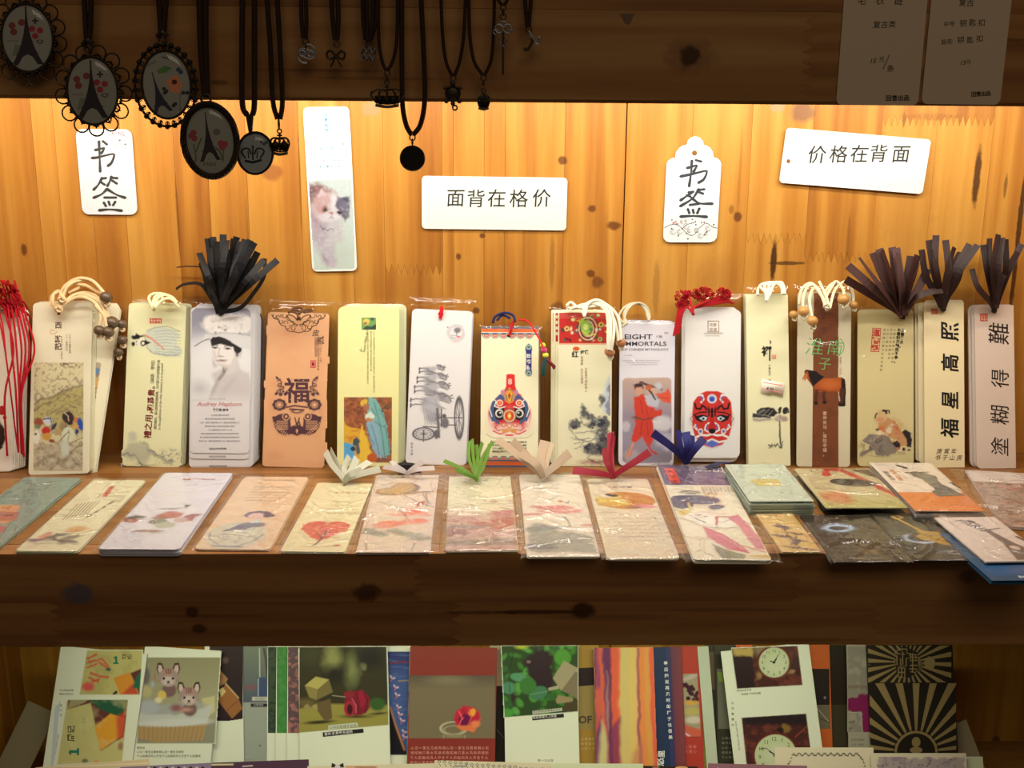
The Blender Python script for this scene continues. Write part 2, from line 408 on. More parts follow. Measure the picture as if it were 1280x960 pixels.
class Card:
    """print of one card: rasters and vector ink over a frame, authored in photo px ('px') or millimetres from its top-left ('mm')"""
    def __init__(s, fr, mode='px', off=0.00012):
        s.fr = fr; s.mode = mode; s.g = G(); s.z = off; s.off = off
    def mp(s, P):
        P = np.asarray(P, float).reshape(-1, 2)
        if s.mode == 'px': return s.fr.px(P)
        return np.c_[P[:, 0]/1000-s.fr.w/2, s.fr.h-P[:, 1]/1000]
    def mm(s, x, y):
        l = s.fr.px((x, y))[0]; return ((l[0]+s.fr.w/2)*1000, (s.fr.h-l[1])*1000)
    def lay(s): s.z += 0.0000025
    def pic(s, p, base):
        s.lay(); k = p.a*p.clip
        c = p.c*k[..., None] + alb(base)[None, None]*(1-k)[..., None] if base is not None else p.c
        ny, nx = p.X.shape; L = s.mp(np.c_[p.X.ravel(), p.Y.ravel()])
        idx = np.arange(nx*ny).reshape(ny, nx); m = np.maximum(np.maximum(k[:-1, :-1], k[1:, :-1]), np.maximum(k[:-1, 1:], k[1:, 1:])) > (.03 if base is not None else .5)
        q = np.stack([idx[1:, :-1][m], idx[1:, 1:][m], idx[:-1, 1:][m], idx[:-1, :-1][m]], -1)
        used = np.unique(q); rm = np.full(nx*ny, -1); rm[used] = np.arange(len(used))
        if len(used): s.g.add(np.c_[L[used], np.full(len(used), s.z)], [rm[q]], c.reshape(-1, 3)[used])
    def poly(s, P, col):
        s.lay(); L = s.mp(P); n = len(L)
        from mathutils.geometry import tessellate_polygon
        T = tessellate_polygon([[Vector((x, y, 0)) for x, y in L]])
        s.g.add(np.c_[L, np.full(n, s.z)], [np.array(T)], alb(col))
    def rect(s, x0, y0, x1, y1, col): s.poly([(x0, y1), (x1, y1), (x1, y0), (x0, y0)], col)
    def disc(s, cx, cy, rx, ry, col, n=20, rot=0):
        t = np.arange(n)*2*math.pi/n; c, d = math.cos(math.radians(rot)), math.sin(math.radians(rot))
        s.poly(np.c_[cx+rx*np.cos(t)*c-ry*np.sin(t)*d, cy+rx*np.cos(t)*d+ry*np.sin(t)*c], col)
    def line(s, P, w, col, sm=0):
        s.lay(); P = np.asarray(P, float)
        if sm: P = smooth_path(P, sm)
        T = np.gradient(P, axis=0); T /= np.linalg.norm(T, axis=1)[:, None]+1e-9; N_ = np.c_[-T[:, 1], T[:, 0]]
        w = np.broadcast_to(w, (len(P),))[:, None]/2; L = s.mp(np.r_[P-N_*w, P+N_*w]); n = len(P); i = np.arange(n-1)
        s.g.add(np.c_[L, np.full(2*n, s.z)], [np.c_[i, i+1, i+1+n, i+n]], alb(col))
    def ring(s, cx, cy, rx, ry, w, col, n=24, arc=(0, 360)):
        t = np.radians(np.linspace(arc[0], arc[1], n+1)); s.line(np.c_[cx+rx*np.cos(t), cy+ry*np.sin(t)], w, col)
    def txt(s, t, x, y, size, col, ang=0, bold=0.0, vert=False, step=None, sx=1.0, shear=0.0, res=2, jit=0, cang=0):
        """left end of the baseline at x,y (vert: top-left of first character box)"""
        s.lay(); a = math.radians(ang); ca, sa = math.cos(a), math.sin(a); c_ = alb(col)
        cj = any(ord(q) > 0x2e00 for q in t); rn = random.Random(len(t)*7+int(x))
        items = []
        if cj or vert or step:
            pen = 0.0
            for q in t:
                V, T, ad = glyph(q, bold, res) if q.strip() else (np.zeros((0, 2)), np.zeros((0, 3), int), 0)
                j = (rn.random()-.5)*jit
                if vert: V2 = np.c_[V[:, 0]*sx, V[:, 1]+j] + [0, -0.88-pen]; pen += (step or 1.05)
                else: V2 = np.c_[V[:, 0]*sx+pen, V[:, 1]+j]; pen += (step or (1.02 if ord(q) > 0x2e00 else ad+.08))*sx
                items.append((V2, T))
        else:
            V, T, ad = glyph(t, bold, res); items.append((np.c_[V[:, 0]*sx, V[:, 1]], T))
        for V, T in items:
            if not len(V): continue
            gx = (V[:, 0]+V[:, 1]*shear)*size; gy = -V[:, 1]*size
            L = s.mp(np.c_[x+gx*ca-gy*sa, y+gx*sa+gy*ca])
            s.g.add(np.c_[L, np.full(len(L), s.z)], [T], c_)
    def done(s, parent, name='print', m=None):
        if s.g.n: return s.g.build(name, m or M_PAPER, parent)
TINY = '山水之间有清风明月相伴读书人心自闲花开见佛悟无生一叶知秋千里共婵娟人生若只如初见何事悲画扇'
def tiny(n, k=0): return ''.join(TINY[(k*7+i*5) % len(TINY)] for i in range(n))
# ================================================================== STRUCTURE
def add_knots(m, L_):
    """dark knots and cracks of the wood itself, and broad darker patches: (x, y, z, rx, rz, strength, colour) in metres"""
    N = m.node_tree.nodes; L = m.node_tree.links; B = N['Principled BSDF']
    cur = B.inputs['Base Color'].links[0].from_socket
    geo = N.new('ShaderNodeNewGeometry')
    wn = N.new('ShaderNodeTexNoise'); wn.inputs['Scale'].default_value = 160; wn.inputs['Detail'].default_value = 2
    L.new(geo.outputs['Position'], wn.inputs['Vector'])
    for (P, rx, rz, st, c) in L_:
        sub = N.new('ShaderNodeVectorMath'); sub.operation = 'SUBTRACT'; sub.inputs[1].default_value = tuple(P); L.new(geo.outputs['Position'], sub.inputs[0])
        mu = N.new('ShaderNodeVectorMath'); mu.operation = 'MULTIPLY'; mu.inputs[1].default_value = (1/rx, 1/0.02, 1/rz); L.new(sub.outputs[0], mu.inputs[0])
        le = N.new('ShaderNodeVectorMath'); le.operation = 'LENGTH'; L.new(mu.outputs[0], le.inputs[0])
        ad = N.new('ShaderNodeMath'); ad.operation = 'MULTIPLY_ADD'; ad.inputs[1].default_value = 0.9; L.new(wn.outputs['Fac'], ad.inputs[0]); L.new(le.outputs['Value'], ad.inputs[2])
        mr = N.new('ShaderNodeMapRange'); mr.inputs['From Min'].default_value = 1.25; mr.inputs['From Max'].default_value = 1.75
        mr.inputs['To Min'].default_value = st; mr.inputs['To Max'].default_value = 0.0; L.new(ad.outputs[0], mr.inputs['Value'])
        mx = N.new('ShaderNodeMix'); mx.data_type = 'RGBA'; L.new(mr.outputs[0], mx.inputs[0]); L.new(cur, mx.inputs[6]); mx.inputs[7].default_value = (*c, 1)
        cur = mx.outputs[2]
    L.new(cur, B.inputs['Base Color'])
PPM = 1450/1.03
def kn(x, y, rx, rz, st=0.85, c=(0.10, 0.03, 0.01), Y=0.0): return (hy(x, y, Y), rx/PPM, rz/PPM, st, c)
DK = (0.05, 0.018, 0.006)
add_knots(M_WOODV, [kn(703, 201, 5, 5), kn(340, 215, 11, 10, .6, (.2, .05, .02)), kn(30, 312, 3.5, 7), kn(464, 136, 10, 8, .5, (.3, .22, .15)),
    kn(740, 261, 5, 4), kn(767, 282, 8, 5), kn(738, 342, 5, 4.5), kn(747, 353, 7, 7, .7), kn(603, 295, 3.5, 3), kn(573, 321, 3, 4),
    kn(922, 271, 5, 5.5), kn(914, 262, 3, 5, .5), kn(972, 133, 8, 6, .6, (.3, .24, .17)), kn(1004, 140, 14, 11, .75, (.16, .08, .05)), kn(595, 388, 4, 4),
    kn(697, 386, 9, 8, .7), kn(967, 327, 3.5, 24, .95, DK), kn(985, 329, 20, 2.2, .8, DK), kn(1221, 222, 4, 34, .9, DK), kn(1257, 233, 2, 14, .6, DK),
    kn(1275, 275, 3.0, 60, .9, DK), kn(1267, 350, 2.6, 50, .9, DK), kn(1166, 146, 30, 4, .25), kn(1130, 150, 2, 9, .5), kn(1060, 300, 2, 30, .35),
    kn(222, 270, 1.4, 45, .5), kn(375, 230, 1.3, 60, .4), kn(690, 330, 3, 30, .35), kn(820, 360, 4, 30, .3), kn(310, 300, 1.5, 45, .3),
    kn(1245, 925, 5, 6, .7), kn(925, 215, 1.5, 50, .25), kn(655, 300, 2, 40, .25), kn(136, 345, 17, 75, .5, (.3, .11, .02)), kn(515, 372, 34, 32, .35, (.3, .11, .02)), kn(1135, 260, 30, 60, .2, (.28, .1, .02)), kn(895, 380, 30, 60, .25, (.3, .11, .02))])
FY = -0.242
add_knots(M_WOODX, [kn(98, 742, 15, 10, .8, (.10, .10, .14), FY), kn(240, 765, 6, 6, .8, DK, FY), kn(249, 786, 7, 5, .8, DK, FY), kn(458, 741, 13, 9, .8, DK, FY),
    kn(728, 763, 11, 9, .9, DK, FY), kn(676, 765, 45, 2.2, .8, DK, FY), kn(760, 772, 60, 3, .25, DK, FY), kn(862, 70, 9, 9, .9, DK, FY), kn(862, 70, 22, 14, .3, DK, FY),
    kn(1210, 720, 9, 6, .5, DK, FY), kn(600, 766, 40, 1.8, .6, DK, FY), kn(905, 762, 60, 2, .3, DK, FY), kn(1240, 50, 30, 2, .4, DK, FY), kn(1000, 800, 60, 2, .3, DK, FY),
    kn(480, 98, 60, 1.5, .3, DK, FY), kn(250, 770, 60, 1.6, .35, DK, FY), kn(1055, 110, 8, 3, .5, DK, FY), kn(275, 103, 8, 2.0, .5, DK, FY), kn(400, 88, 50, 1.3, .3, DK, FY)])

def comb(a, b, z, amp, n, start=1):
    """finger joint zigzag from a to b along one edge"""
    P = []; n2 = n*2
    for i in range(n2+1):
        t = a+(b-a)*i/n2; P.append((t, z+(amp if (i+start) % 2 else 0)))
    return P
def plank(P, fr, th, m, parent, rn, bev=0.0002):
    P = np.asarray(P, float); g = G(); dz = (rn.random()-.5)*0.00025
    c = P.mean(0); I = P + np.sign(c-P)*bev
    V = np.r_[np.c_[P, np.full(4, -th)], np.c_[P, np.full(4, dz-bev)], np.c_[I, np.full(4, dz)]]
    i = np.arange(4); j = (i+1) % 4
    g.add(fr.wld(V), [np.c_[i, j, j+4, i+4], np.c_[i+4, j+4, j+8, i+8], [[8, 9, 10, 11]], [[3, 2, 1, 0]]], (.5, .5, .5))
    return g.build('board', m, parent, None)
def strip_plank(A, B, fr, th, m, parent, rn):
    """board between two polylines of equal length (A then B on its left side)"""
    A = np.asarray(A, float); B = np.asarray(B, float); n = len(A); g = G(); dz = (rn.random()-.5)*0.00025
    V = np.r_[np.c_[A, np.full(n, dz)], np.c_[B, np.full(n, dz)], np.c_[A, np.full(n, -th)], np.c_[B, np.full(n, -th)]]
    i = np.arange(n-1)
    g.add(fr.wld(V), [np.c_[i, i+1, n+i+1, n+i], np.c_[2*n+i+1, 2*n+i, 3*n+i, 3*n+i+1], np.c_[i+1, i, 2*n+i, 2*n+i+1], np.c_[n+i, n+i+1, 3*n+i+1, 3*n+i],
                      [[0, n, 3*n, 2*n]], [[2*n-1, n-1, 3*n-1, 4*n-1]]], (.5, .5, .5))
    return g.build('board', m, parent, None)
RN = random.Random(5)
# wall_back : backing panel with the vertical pine boards on it
XL = hy(30, 860, 0)[0]; XR = hy(1292, 860, 0)[0]+0.02
g = G(); box(g, (XL-.02, .013, -.34), (XR+.02, .024, .50), (.5, .5, .5)); wall = struct(g.build('wall_back', M_WOODV))
seams = [x for x in [hy(q, 250, 0)[0] for q in (2, 48, 75, 115, 156, 221, 262, 310, 376, 440, 480, 553, 567, 605, 631, 705, 781, 862, 935, 1010, 1095, 1163, 1232, 1277)]]
seams = [XL-.015] + [s for s in seams if s > XL] + [XR+.015]
JZ = {}   # finger joints: seam index span -> height
def zpx(x, y): return hy(x, y, 0)[2]
joints = [(480, 553, 337), (935, 1010, 298), (1010, 1095, 322), (1095, 1163, 151), (1163, 1232, 151), (2, 48, 700)]
for i in range(len(seams)-1):
    a, b = seams[i]+.00006, seams[i+1]-.00006
    if abs(seams[i+1]-hy(781, 250, 0)[0]) < 1e-4: b -= .0009
    J = None
    for (p, q, y) in joints:
        if abs(seams[i]-hy(p, 250, 0)[0]) < 1e-4: J = zpx((p+q)/2, y)
    if J is None or J < -.3:
        plank([(a, -.34), (b, -.34), (b, .50), (a, .50)], WFR, .012, M_WOODV, wall, RN)
    else:
        n = max(4, int((b-a)/.0052)); C = comb(a, b, J-.0045, .009, n)
        strip_plank([(x, -.34) for x, z in C], [(x, z-.00025) for x, z in C], WFR, .012, M_WOODV, wall, RN)
        strip_plank([(x, z+.00025) for x, z in C], [(x, .50) for x, z in C], WFR, .012, M_WOODV, wall, RN)
def slab(name, a, b, m, label=None):
    g = G(); box(g, a, b, (.5, .5, .5)); return g.build(name, m)
def side(name, x0, x1):
    w = struct(slab(name, (x0, -.242, -.34), (x1, .013, .50), M_WOODV)); return w
side('wall_left', XL-.02, XL); side('wall_right', XR, XR+.02)
def shelf(name, label, z, fz0, fz1, rows, bot_bev=0.0):
    """slab and the laminated fascia boards in front of it"""
    t = thing(name, label, 'shelf', loc=(0, 0, 0))
    for i in range(3):
        y0 = -.2235+i*.0745; g = G(); box(g, (XL, y0+.0001, z-.018), (XR, y0+.0743, z), (.5, .5, .5)); g.build('shelf_plank', M_WOODX2, t)
    ffr = Fr((0, FY, 0), (1, 0, 0), (0, 0, 1))
    for (za, zb, cuts) in rows:
        xs = [XL] + cuts + [XR]
        for k in range(len(xs)-1):
            a, b = xs[k]+.0001, xs[k+1]-.0001; P = []
            n = max(3, int((zb-za)/.006)); cm = lambda x, s: [(x+(.0035 if (i+s) % 2 else -.0035), za+(zb-za)*i/(2*n)) for i in range(2*n+1)]
            left = cm(a, 0) if k else [(a, za), (a, zb)]
            right = cm(b, 0) if k < len(xs)-2 else [(b, za), (b, zb)]
            if len(xs) == 2: plank([(a, za+.0001), (b, za+.0001), (b, zb-.0001), (a, zb-.0001)], ffr, .018, M_WOODX, t, RN, .0006)
            else:
                zz = [za+.0001+(zb-za-.0002)*i/(2*n) for i in range(2*n+1)]
                Lf = [(p[0], q) for p, q in zip(left if k else [(a, 0)]*(2*n+1), zz)]; Rt = [(p[0], q) for p, q in zip(right if k < len(xs)-2 else [(b, 0)]*(2*n+1), zz)]
                strip_plank(Rt, Lf, ffr, .018, M_WOODX, t, RN)
    if bot_bev:
        za = rows[-1][0]; g = G()
        P = np.array([(FY+.0012, za-.002), (FY+.018, za-.002), (FY+.018, za), (FY, za)]); V = np.r_[np.c_[np.full(4, XL), P], np.c_[np.full(4, XR), P]]
        i = np.arange(4); j = (i+1) % 4
        g.add(V, [np.c_[i, j, j+4, i+4], [[0, 3, 2, 1]], [[4, 5, 6, 7]]], (.5, .5, .5)); g.build('edge_trim', M_WOODX2, t)
    return t
M_WOODX2 = wood_mat('varnished_pine_shelf_top', 0, (0.36, 0.19, 0.06), (0.29, 0.135, 0.036), (0.19, 0.075, 0.018))
fx = lambda x, y: hy(x, y, FY)[0]
fz = lambda x, y: hy(x, y, FY)[2]
ZB = fz(640, 807); ZM = fz(640, 752)
shelf('middle_shelf', 'wooden display shelf carrying all the bookmarks, dark front edge board', 0.0, ZB, 0, [(ZM, 0.0, [fx(522, 725), fx(995, 730)]), (ZB, ZM, [fx(70, 780), fx(570, 780), fx(1095, 780)])])
ZT = fz(640, 128)
shelf('upper_shelf', 'topmost wooden shelf with necklaces hanging before its dark edge board', .40, ZT, .46, [(fz(640, 11), .46, [fx(300, 5)]), (ZT+.002, fz(640, 11), [fx(1010, 60)])], bot_bev=1)
shelf('lower_shelf', 'wooden shelf at the bottom carrying the postcards', -.300, -.36, -.300, [(-.34, -.300, [])])
# little light plug in a chipped knot of the upper board

g = G(); P = [hy(x, y, FY-.0002) for x, y in ((775, 17), (793, 17), (788, 29), (784, 31), (780, 28))]; V = np.r_[P, np.array(P)+[0, .0006, 0]]
g.add(V, [[[4, 3, 2, 1, 0]], [[5, 6, 7, 8, 9]]]+[[[i, (i+1) % 5, (i+1) % 5+5, i+5]] for i in range(5)], (.19, .13, .08)); g.build('wood_plug', M_INK, bpy.data.objects['upper_shelf'])
ZONE = 'raw'
# ================================================================== helpers for paper goods
def sc(pts, s, ox, oy): return [(x/s+ox, y/s+oy) for x, y in pts]
def body(fr, base, parent, rad=.003, th=.0005, dx=0, dy=0, rot=0, z=0, corners=(1, 1, 1, 1), name='card', P=None, w=None, h=None, y0=0.0):
    g = G(); w = w or fr.w; h = h or fr.h
    P = rrect(-w/2, y0, w/2, h, rad, 5, corners) if P is None else np.asarray(P)
    if rot:
        c, s = math.cos(math.radians(rot)), math.sin(math.radians(rot)); P = P@np.array([[c, s], [-s, c]])
    P = P + [dx, dy]
    prism(g, P, z-th, z, alb(base)); return g.build(name, M_PAPER, parent)
def sleeve(fr, parent, l=.003, r=.003, t=.006, b=.002, z=.0012, zb=-.003, creases=(), seed=1, step=.0012, amp=.0006, w=None, h=None, cx=0):
    """clear bag: a wrinkled front sheet joined to a flat back sheet; creases: [(points in mm from card top-left), height]"""
    w = w or fr.w; h = h or fr.h
    x0, x1, y0, y1 = cx-w/2-l, cx+w/2+r, -b, h+t
    nx = int((x1-x0)/step)+2; ny = int((y1-y0)/step)+2
    X, Y = np.meshgrid(np.linspace(x0, x1, nx), np.linspace(y0, y1, ny))
    xm, ym = X*1000+200, Y*1000+200
    Z = z + amp*(fbm(xm, ym, 22, seed)-.5)*1.6 + amp*.8*(np.abs(fbm(xm*.8+ym*.5, ym*.6-xm*.3, 13, seed+5)-.5)*2)
    d = np.minimum(np.minimum(X-x0, x1-X), np.minimum((Y-y0)*3+.001, (y1-Y))); e = np.clip(d/(max(l, .002)+.002), 0, 1)
    Z = Z*np.sqrt(np.clip(e, 0, 1))+(1-np.sqrt(e))*(zb*.5)
    for P, hgt, wd in creases:
        P = np.array([(p[0]/1000-fr.w/2, fr.h-p[1]/1000) for p in P]); dd = np.full(X.shape, 1.0)
        for (ax, ay), (bx, by) in zip(P[:-1], P[1:]):
            vx, vy = bx-ax, by-ay; tt = np.clip(((X-ax)*vx+(Y-ay)*vy)/(vx*vx+vy*vy+1e-12), 0, 1); dd = np.minimum(dd, np.hypot(X-ax-tt*vx, Y-ay-tt*vy))
        Z = Z + 1.7*hgt/1000*np.clip(1.1-dd/(wd/1000), 0, 1)
    Z = np.maximum(Z, np.where((np.abs(X) < fr.w/2) & (Y > 0) & (Y < fr.h), .00035, zb))
    idx = np.arange(nx*ny).reshape(ny, nx); q = np.stack([idx[:-1, :-1], idx[:-1, 1:], idx[1:, 1:], idx[1:, :-1]], -1).reshape(-1, 4)
    g = G(); g.add(np.stack([X, Y, Z], -1).reshape(-1, 3), [q], (1, 1, 1))
    me = g.build('sleeve', M_FILM2 if amp > .0012 else M_FILM, parent, smooth=True); return me
def crz(rn, fr, n=5, lo=8, hi=30, h=(.25, .6), wd=(1.2, 2.0)):
    out = []
    for _ in range(n):
        x, y = rn.uniform(4, fr.w*1000-4), rn.uniform(3, fr.h*1000-3); a = rn.uniform(0, 6.3); L_ = rn.uniform(lo, hi); P = [(x, y)]
        for k in range(3): a += rn.uniform(-.5, .5); x += math.cos(a)*L_/3; y += math.sin(a)*L_/3; P.append((x, y))
        out.append((P, rn.uniform(*h), rn.uniform(*wd)))
    return out
def chars(c, s, pts, size, col, bold=0.0, **k):
    for q, (x, y) in zip(s, pts): c.txt(q, x-size/2, y+size*.38, size, col, bold=bold, **k)
INKC = (52, 50, 48)
# ================================================================== CARDS PINNED ON THE BACK WALL
def wallcard(label, cat, q, base, rad=.003, P=None, Y=-.0022, name='paper_sign', corners=(1, 1, 1, 1), zone='wall', group=None, th=.0008):
    global ZONE
    ZONE = zone
    fr = quad_frame(np.array(q, float), (0, Y, 0), (0, -1, 0)); t = thing(name, label, cat, fr, group)
    PP = None if P is None else fr.px(P)[::-1]
    body(fr, base, t, rad, th=th, P=PP, corners=corners)
    return t, fr, Card(fr)
def brush(c, strokes, w, s, ox, oy, col=INKC):
    for P in strokes:
        P = sc(P, s, ox, oy); n = max(2, (len(P)-1)*5+1)
        ww = w*(1+.25*np.cos(np.linspace(0, 2*math.pi, n)))
        c.line(P, ww[:n] if len(P) > 2 else w, col, sm=5 if len(P) > 2 else 0)
        for e in (P[0], P[-1]): c.disc(e[0], e[1], w*.6, w*.52, col, 9)
# left hand tag
t, fr, c = wallcard('white rounded paper tag with two brushed characters, lace pendant covering its top edge', 'tag', [(93.5, 161), (165, 162), (171.5, 269.5), (103.5, 267)], (246, 232, 214), .006, name='paper_tag')
brush(c, [[(225, 432), (270, 427), (330, 412), (395, 400), (400, 420), (380, 470), (352, 495)], [(250, 368), (290, 360), (322, 352), (312, 375), (298, 395)], [(280, 300), (285, 420), (290, 540)], [(312, 298), (342, 322)],
          [(305, 592), (275, 645), (238, 685)], [(290, 622), (325, 645)], [(303, 597), (335, 592)], [(380, 582), (366, 620), (348, 655)], [(384, 590), (426, 593)], [(388, 613), (422, 636)],
          [(345, 680), (300, 722), (238, 750)], [(345, 680), (420, 725), (490, 750)], [(325, 748), (415, 748)], [(320, 790), (335, 815)], [(358, 782), (366, 805)], [(410, 783), (394, 808)], [(283, 850), (370, 843), (462, 853)]], 3.0, 6.4, 80, 130, (70, 66, 60))
for x, y, r in ((417, 310, 30), (488, 350, 17), (520, 330, 14)): c.disc(*sc([(x, y)], 6.4, 80, 130)[0], r/6.4, r/6.4*.9, (218, 205, 192))
c.line(sc([(340, 262), (400, 235), (450, 240), (500, 265), (545, 300)], 6.4, 80, 130), .5, (150, 130, 120), 4); c.line(sc([(440, 290), (470, 285), (545, 320)], 6.4, 80, 130), .4, (150, 130, 120), 4)
for x, y in ((390, 232), (455, 240), (470, 225), (440, 228), (478, 245)): c.disc(*sc([(x, y)], 6.4, 80, 130)[0], 1.1, .9, (214, 120, 120), 7)
for x, y in ((445, 290), (490, 322)): c.disc(*sc([(x, y)], 6.4, 80, 130)[0], 1.2, 1.0, (110, 95, 90), 7)
c.done(t)
# scalloped tag
P2 = sc([(58, 860), (62, 885), (80, 907), (110, 915), (430, 915), (465, 905), (485, 880), (490, 850), (522, 290), (515, 265), (492, 243), (462, 234), (455, 190), (432, 157), (408, 141), (383, 134), (375, 102), (350, 76), (315, 66), (280, 75), (255, 100), (245, 133), (215, 140), (185, 160), (160, 195), (152, 238), (120, 245), (95, 265), (84, 290)], 6.4, 820, 160)
t, fr, c = wallcard('white scallop-topped tag with brushed characters above printed scrolls', 'tag', [(833, 171), (902, 171), (896, 303), (829, 303)], (250, 238, 214), P=P2, name='paper_tag')
brush(c, [[(197, 387), (290, 368), (395, 343), (405, 360), (382, 410), (340, 438)], [(250, 320), (290, 308), (326, 299), (315, 325), (300, 350)], [(287, 262), (280, 360), (265, 465)], [(320, 257), (360, 268)],
          [(290, 512), (240, 548), (197, 578)], [(248, 538), (272, 547)], [(262, 515), (297, 510)], [(342, 490), (290, 565), (195, 625)], [(345, 495), (385, 490)], [(345, 513), (375, 525)], [(285, 560), (350, 602), (450, 605)],
          [(272, 615), (342, 606)], [(255, 650), (266, 680)], [(295, 655), (301, 678)], [(346, 645), (330, 680)], [(197, 708), (300, 703), (405, 710)]], 3.0, 6.4, 820, 160, (66, 66, 68))
c.disc(*sc([(308, 200)], 6.4, 820, 160)[0], 3.2, 3.2, (150, 96, 40))
for x, y, r in ((135, 830, 22), (187, 830, 20), (265, 822, 14), (240, 785, 22), (415, 805, 20), (355, 862, 20), (325, 818, 18), (205, 750, 12), (238, 740, 9), (400, 845, 12)):
    X_, Y_ = sc([(x, y)], 6.4, 820, 160)[0]; r /= 6.4; c.ring(X_, Y_, r, r, .45, (150, 128, 112), 16, (0, 300)); c.ring(X_, Y_, r*.5, r*.5, .4, (160, 138, 120), 10, (60, 330))
c.line(sc([(65, 800), (110, 775), (160, 770), (205, 800), (250, 845), (300, 855), (345, 800), (400, 760), (450, 790), (490, 800)], 6.4, 820, 160), .6, (120, 100, 88), 4)
c.line(sc([(210, 805), (250, 770), (310, 755)], 6.4, 820, 160), .6, (120, 100, 88), 4)
for x, y in ((127, 735), (290, 730), (315, 748), (318, 772), (365, 755), (462, 772), (385, 855), (405, 830), (210, 805), (245, 842), (178, 860), (255, 885), (125, 803), (385, 752)): c.disc(*sc([(x, y)], 6.4, 820, 160)[0], .95, .9, (105, 80, 70), 7)
for x, y in ((140, 758), (155, 748), (168, 765)): c.disc(*sc([(x, y)], 6.4, 820, 160)[0], 1.6, 1.0, (206, 128, 120), 7)
c.done(t)
# price signs
t, fr, c = wallcard('cream sign with five characters, left of the dark seam, under the round pendant', 'sign', [(527.5, 218), (709, 224), (708, 290), (527, 284)], (255, 240, 205), .0035)
chars(c, '面背在格价', [(569, 247), (594.5, 248), (620.5, 247.5), (648, 248), (676.5, 247.5)], 24, INKC, .004, shear=.06)
for k in range(5): c.disc(546.5+k % 2*3, 225+k*1.7, .5, .5, (140, 120, 90), 6)
c.done(t)
t, fr, c = wallcard('cream tilted sign with five characters and a punched hole at its left end', 'sign', [(983.5, 167.5), (1164, 166.5), (1155, 235), (972, 236)], (248, 232, 205), .0035, Y=-.004)
chars(c, '价格在背面', [(1020, 193), (1047, 192.5), (1073, 192), (1097, 191.5), (1125, 192)], 23.5, INKC, .006, shear=.16)
c.disc(985.5, 201.5, 2.2, 2.6, (150, 84, 40)); c.done(t)
# cat card
t, fr, c = wallcard('tall cream bookmark stuck to the wall with a photo of a fluffy white cat', 'bookmark', [(378, 134), (437, 133), (446, 338.5), (391, 339.5)], (255, 246, 214), .0045, name='cat_bookmark')
f = lambda *p: sc(p, 4.465, 370, 130)
c.txt('我爱猫猫', 404.5, 142, 5.2, (96, 160, 200), vert=True, ang=-3, step=1.1, bold=.02)
c.line(f((140, 50), (138, 150), (150, 180), (172, 187), (192, 180), (204, 150), (202, 50)), .5, (226, 190, 170), 4)
c.ring(429, 179, 4, 3, .5, (232, 190, 180), arc=(180, 380)); c.disc(429, 180, 1.1, 1.1, (236, 150, 120), 8); c.line(f((98, 395), (105, 383), (118, 385), (108, 400)), .6, (232, 160, 140))
for k, (x0, n) in enumerate(((394, 8), (388, 11), (388.5, 11), (389, 8))): c.txt(tiny(n, k), x0, 187.5+k*7.6, 4.1, (118, 168, 186), step=1.13, ang=-1.5)
ZONE = 'catz'; p = Pic(386, 224, 443, 337.5, (226, 228, 206), .8)
qd = np.array([(386.5, 226), (439, 224), (444, 335), (393, 336.5)])
p.clip = np.clip(.5-(p._seg(qd, True))/1.0+0, 0, 1)
for x, y, in qd: pass
p.grad(224, 337, (222, 226, 210), (232, 236, 206)); p.warp(2.5, 6, 3)
E_ = lambda x, y, rx, ry, col, **k: p.ell(x/4.465+370, y/4.465+130, rx/4.465, ry/4.465, col, **k)
E_(120, 500, 70, 55, (160, 112, 104), rot=30, soft=6); E_(85, 520, 25, 60, (140, 104, 100), soft=5); E_(200, 500, 35, 22, (190, 150, 138), rot=40, soft=5)
E_(175, 720, 90, 140, (222, 208, 196), soft=8); E_(130, 700, 45, 100, (206, 184, 180), soft=8); E_(190, 850, 50, 60, (214, 196, 190), soft=6); E_(260, 830, 45, 60, (226, 230, 200), soft=8)
E_(105, 620, 30, 60, (196, 160, 160), soft=6, rot=-15)
E_(185, 580, 92, 78, (236, 218, 208), soft=5); E_(140, 560, 50, 62, (216, 168, 154), soft=8); E_(165, 530, 40, 30, (222, 180, 166), soft=6)
p.poly(f((118, 520), (138, 470), (175, 510)), (232, 200, 190), 2); p.poly(f((222, 560), (230, 520), (262, 524), (302, 514), (296, 560), (298, 630), (275, 655), (245, 610)), (124, 112, 120), 3)
p.poly(f((258, 524), (302, 514), (288, 545)), (98, 88, 98), 1.5); E_(272, 575, 22, 30, (134, 124, 134), soft=4); E_(210, 540, 12, 40, (244, 232, 222), soft=4)
E_(165, 588, 17, 13, (150, 104, 92), soft=2); E_(165, 588, 9, 8, (92, 66, 64), soft=1); E_(236, 604, 15, 12, (96, 84, 90), soft=2); E_(238, 604, 7, 7, (50, 44, 50), soft=1)
E_(196, 606, 11, 7, (206, 128, 116), soft=1.5); E_(172, 626, 22, 15, (240, 222, 214), soft=3); E_(215, 632, 20, 15, (242, 228, 220), soft=3); p.line(f((197, 612), (196, 632), (180, 640)), .8, (150, 106, 100)); p.line(f((196, 632), (212, 642)), .8, (150, 106, 100))
p.warp(1.5, 3, 9); p.line(f((138, 680), (150, 700), (165, 690), (178, 708), (195, 695), (210, 705)), 1.3, (142, 128, 136)); E_(165, 870, 8, 24, (180, 150, 150), rot=-25, soft=3); E_(200, 895, 14, 14, (224, 200, 196), soft=3)
p.mottle((250, 246, 236), 3, .55, .25, 4); c.pic(p, None); c.done(t)
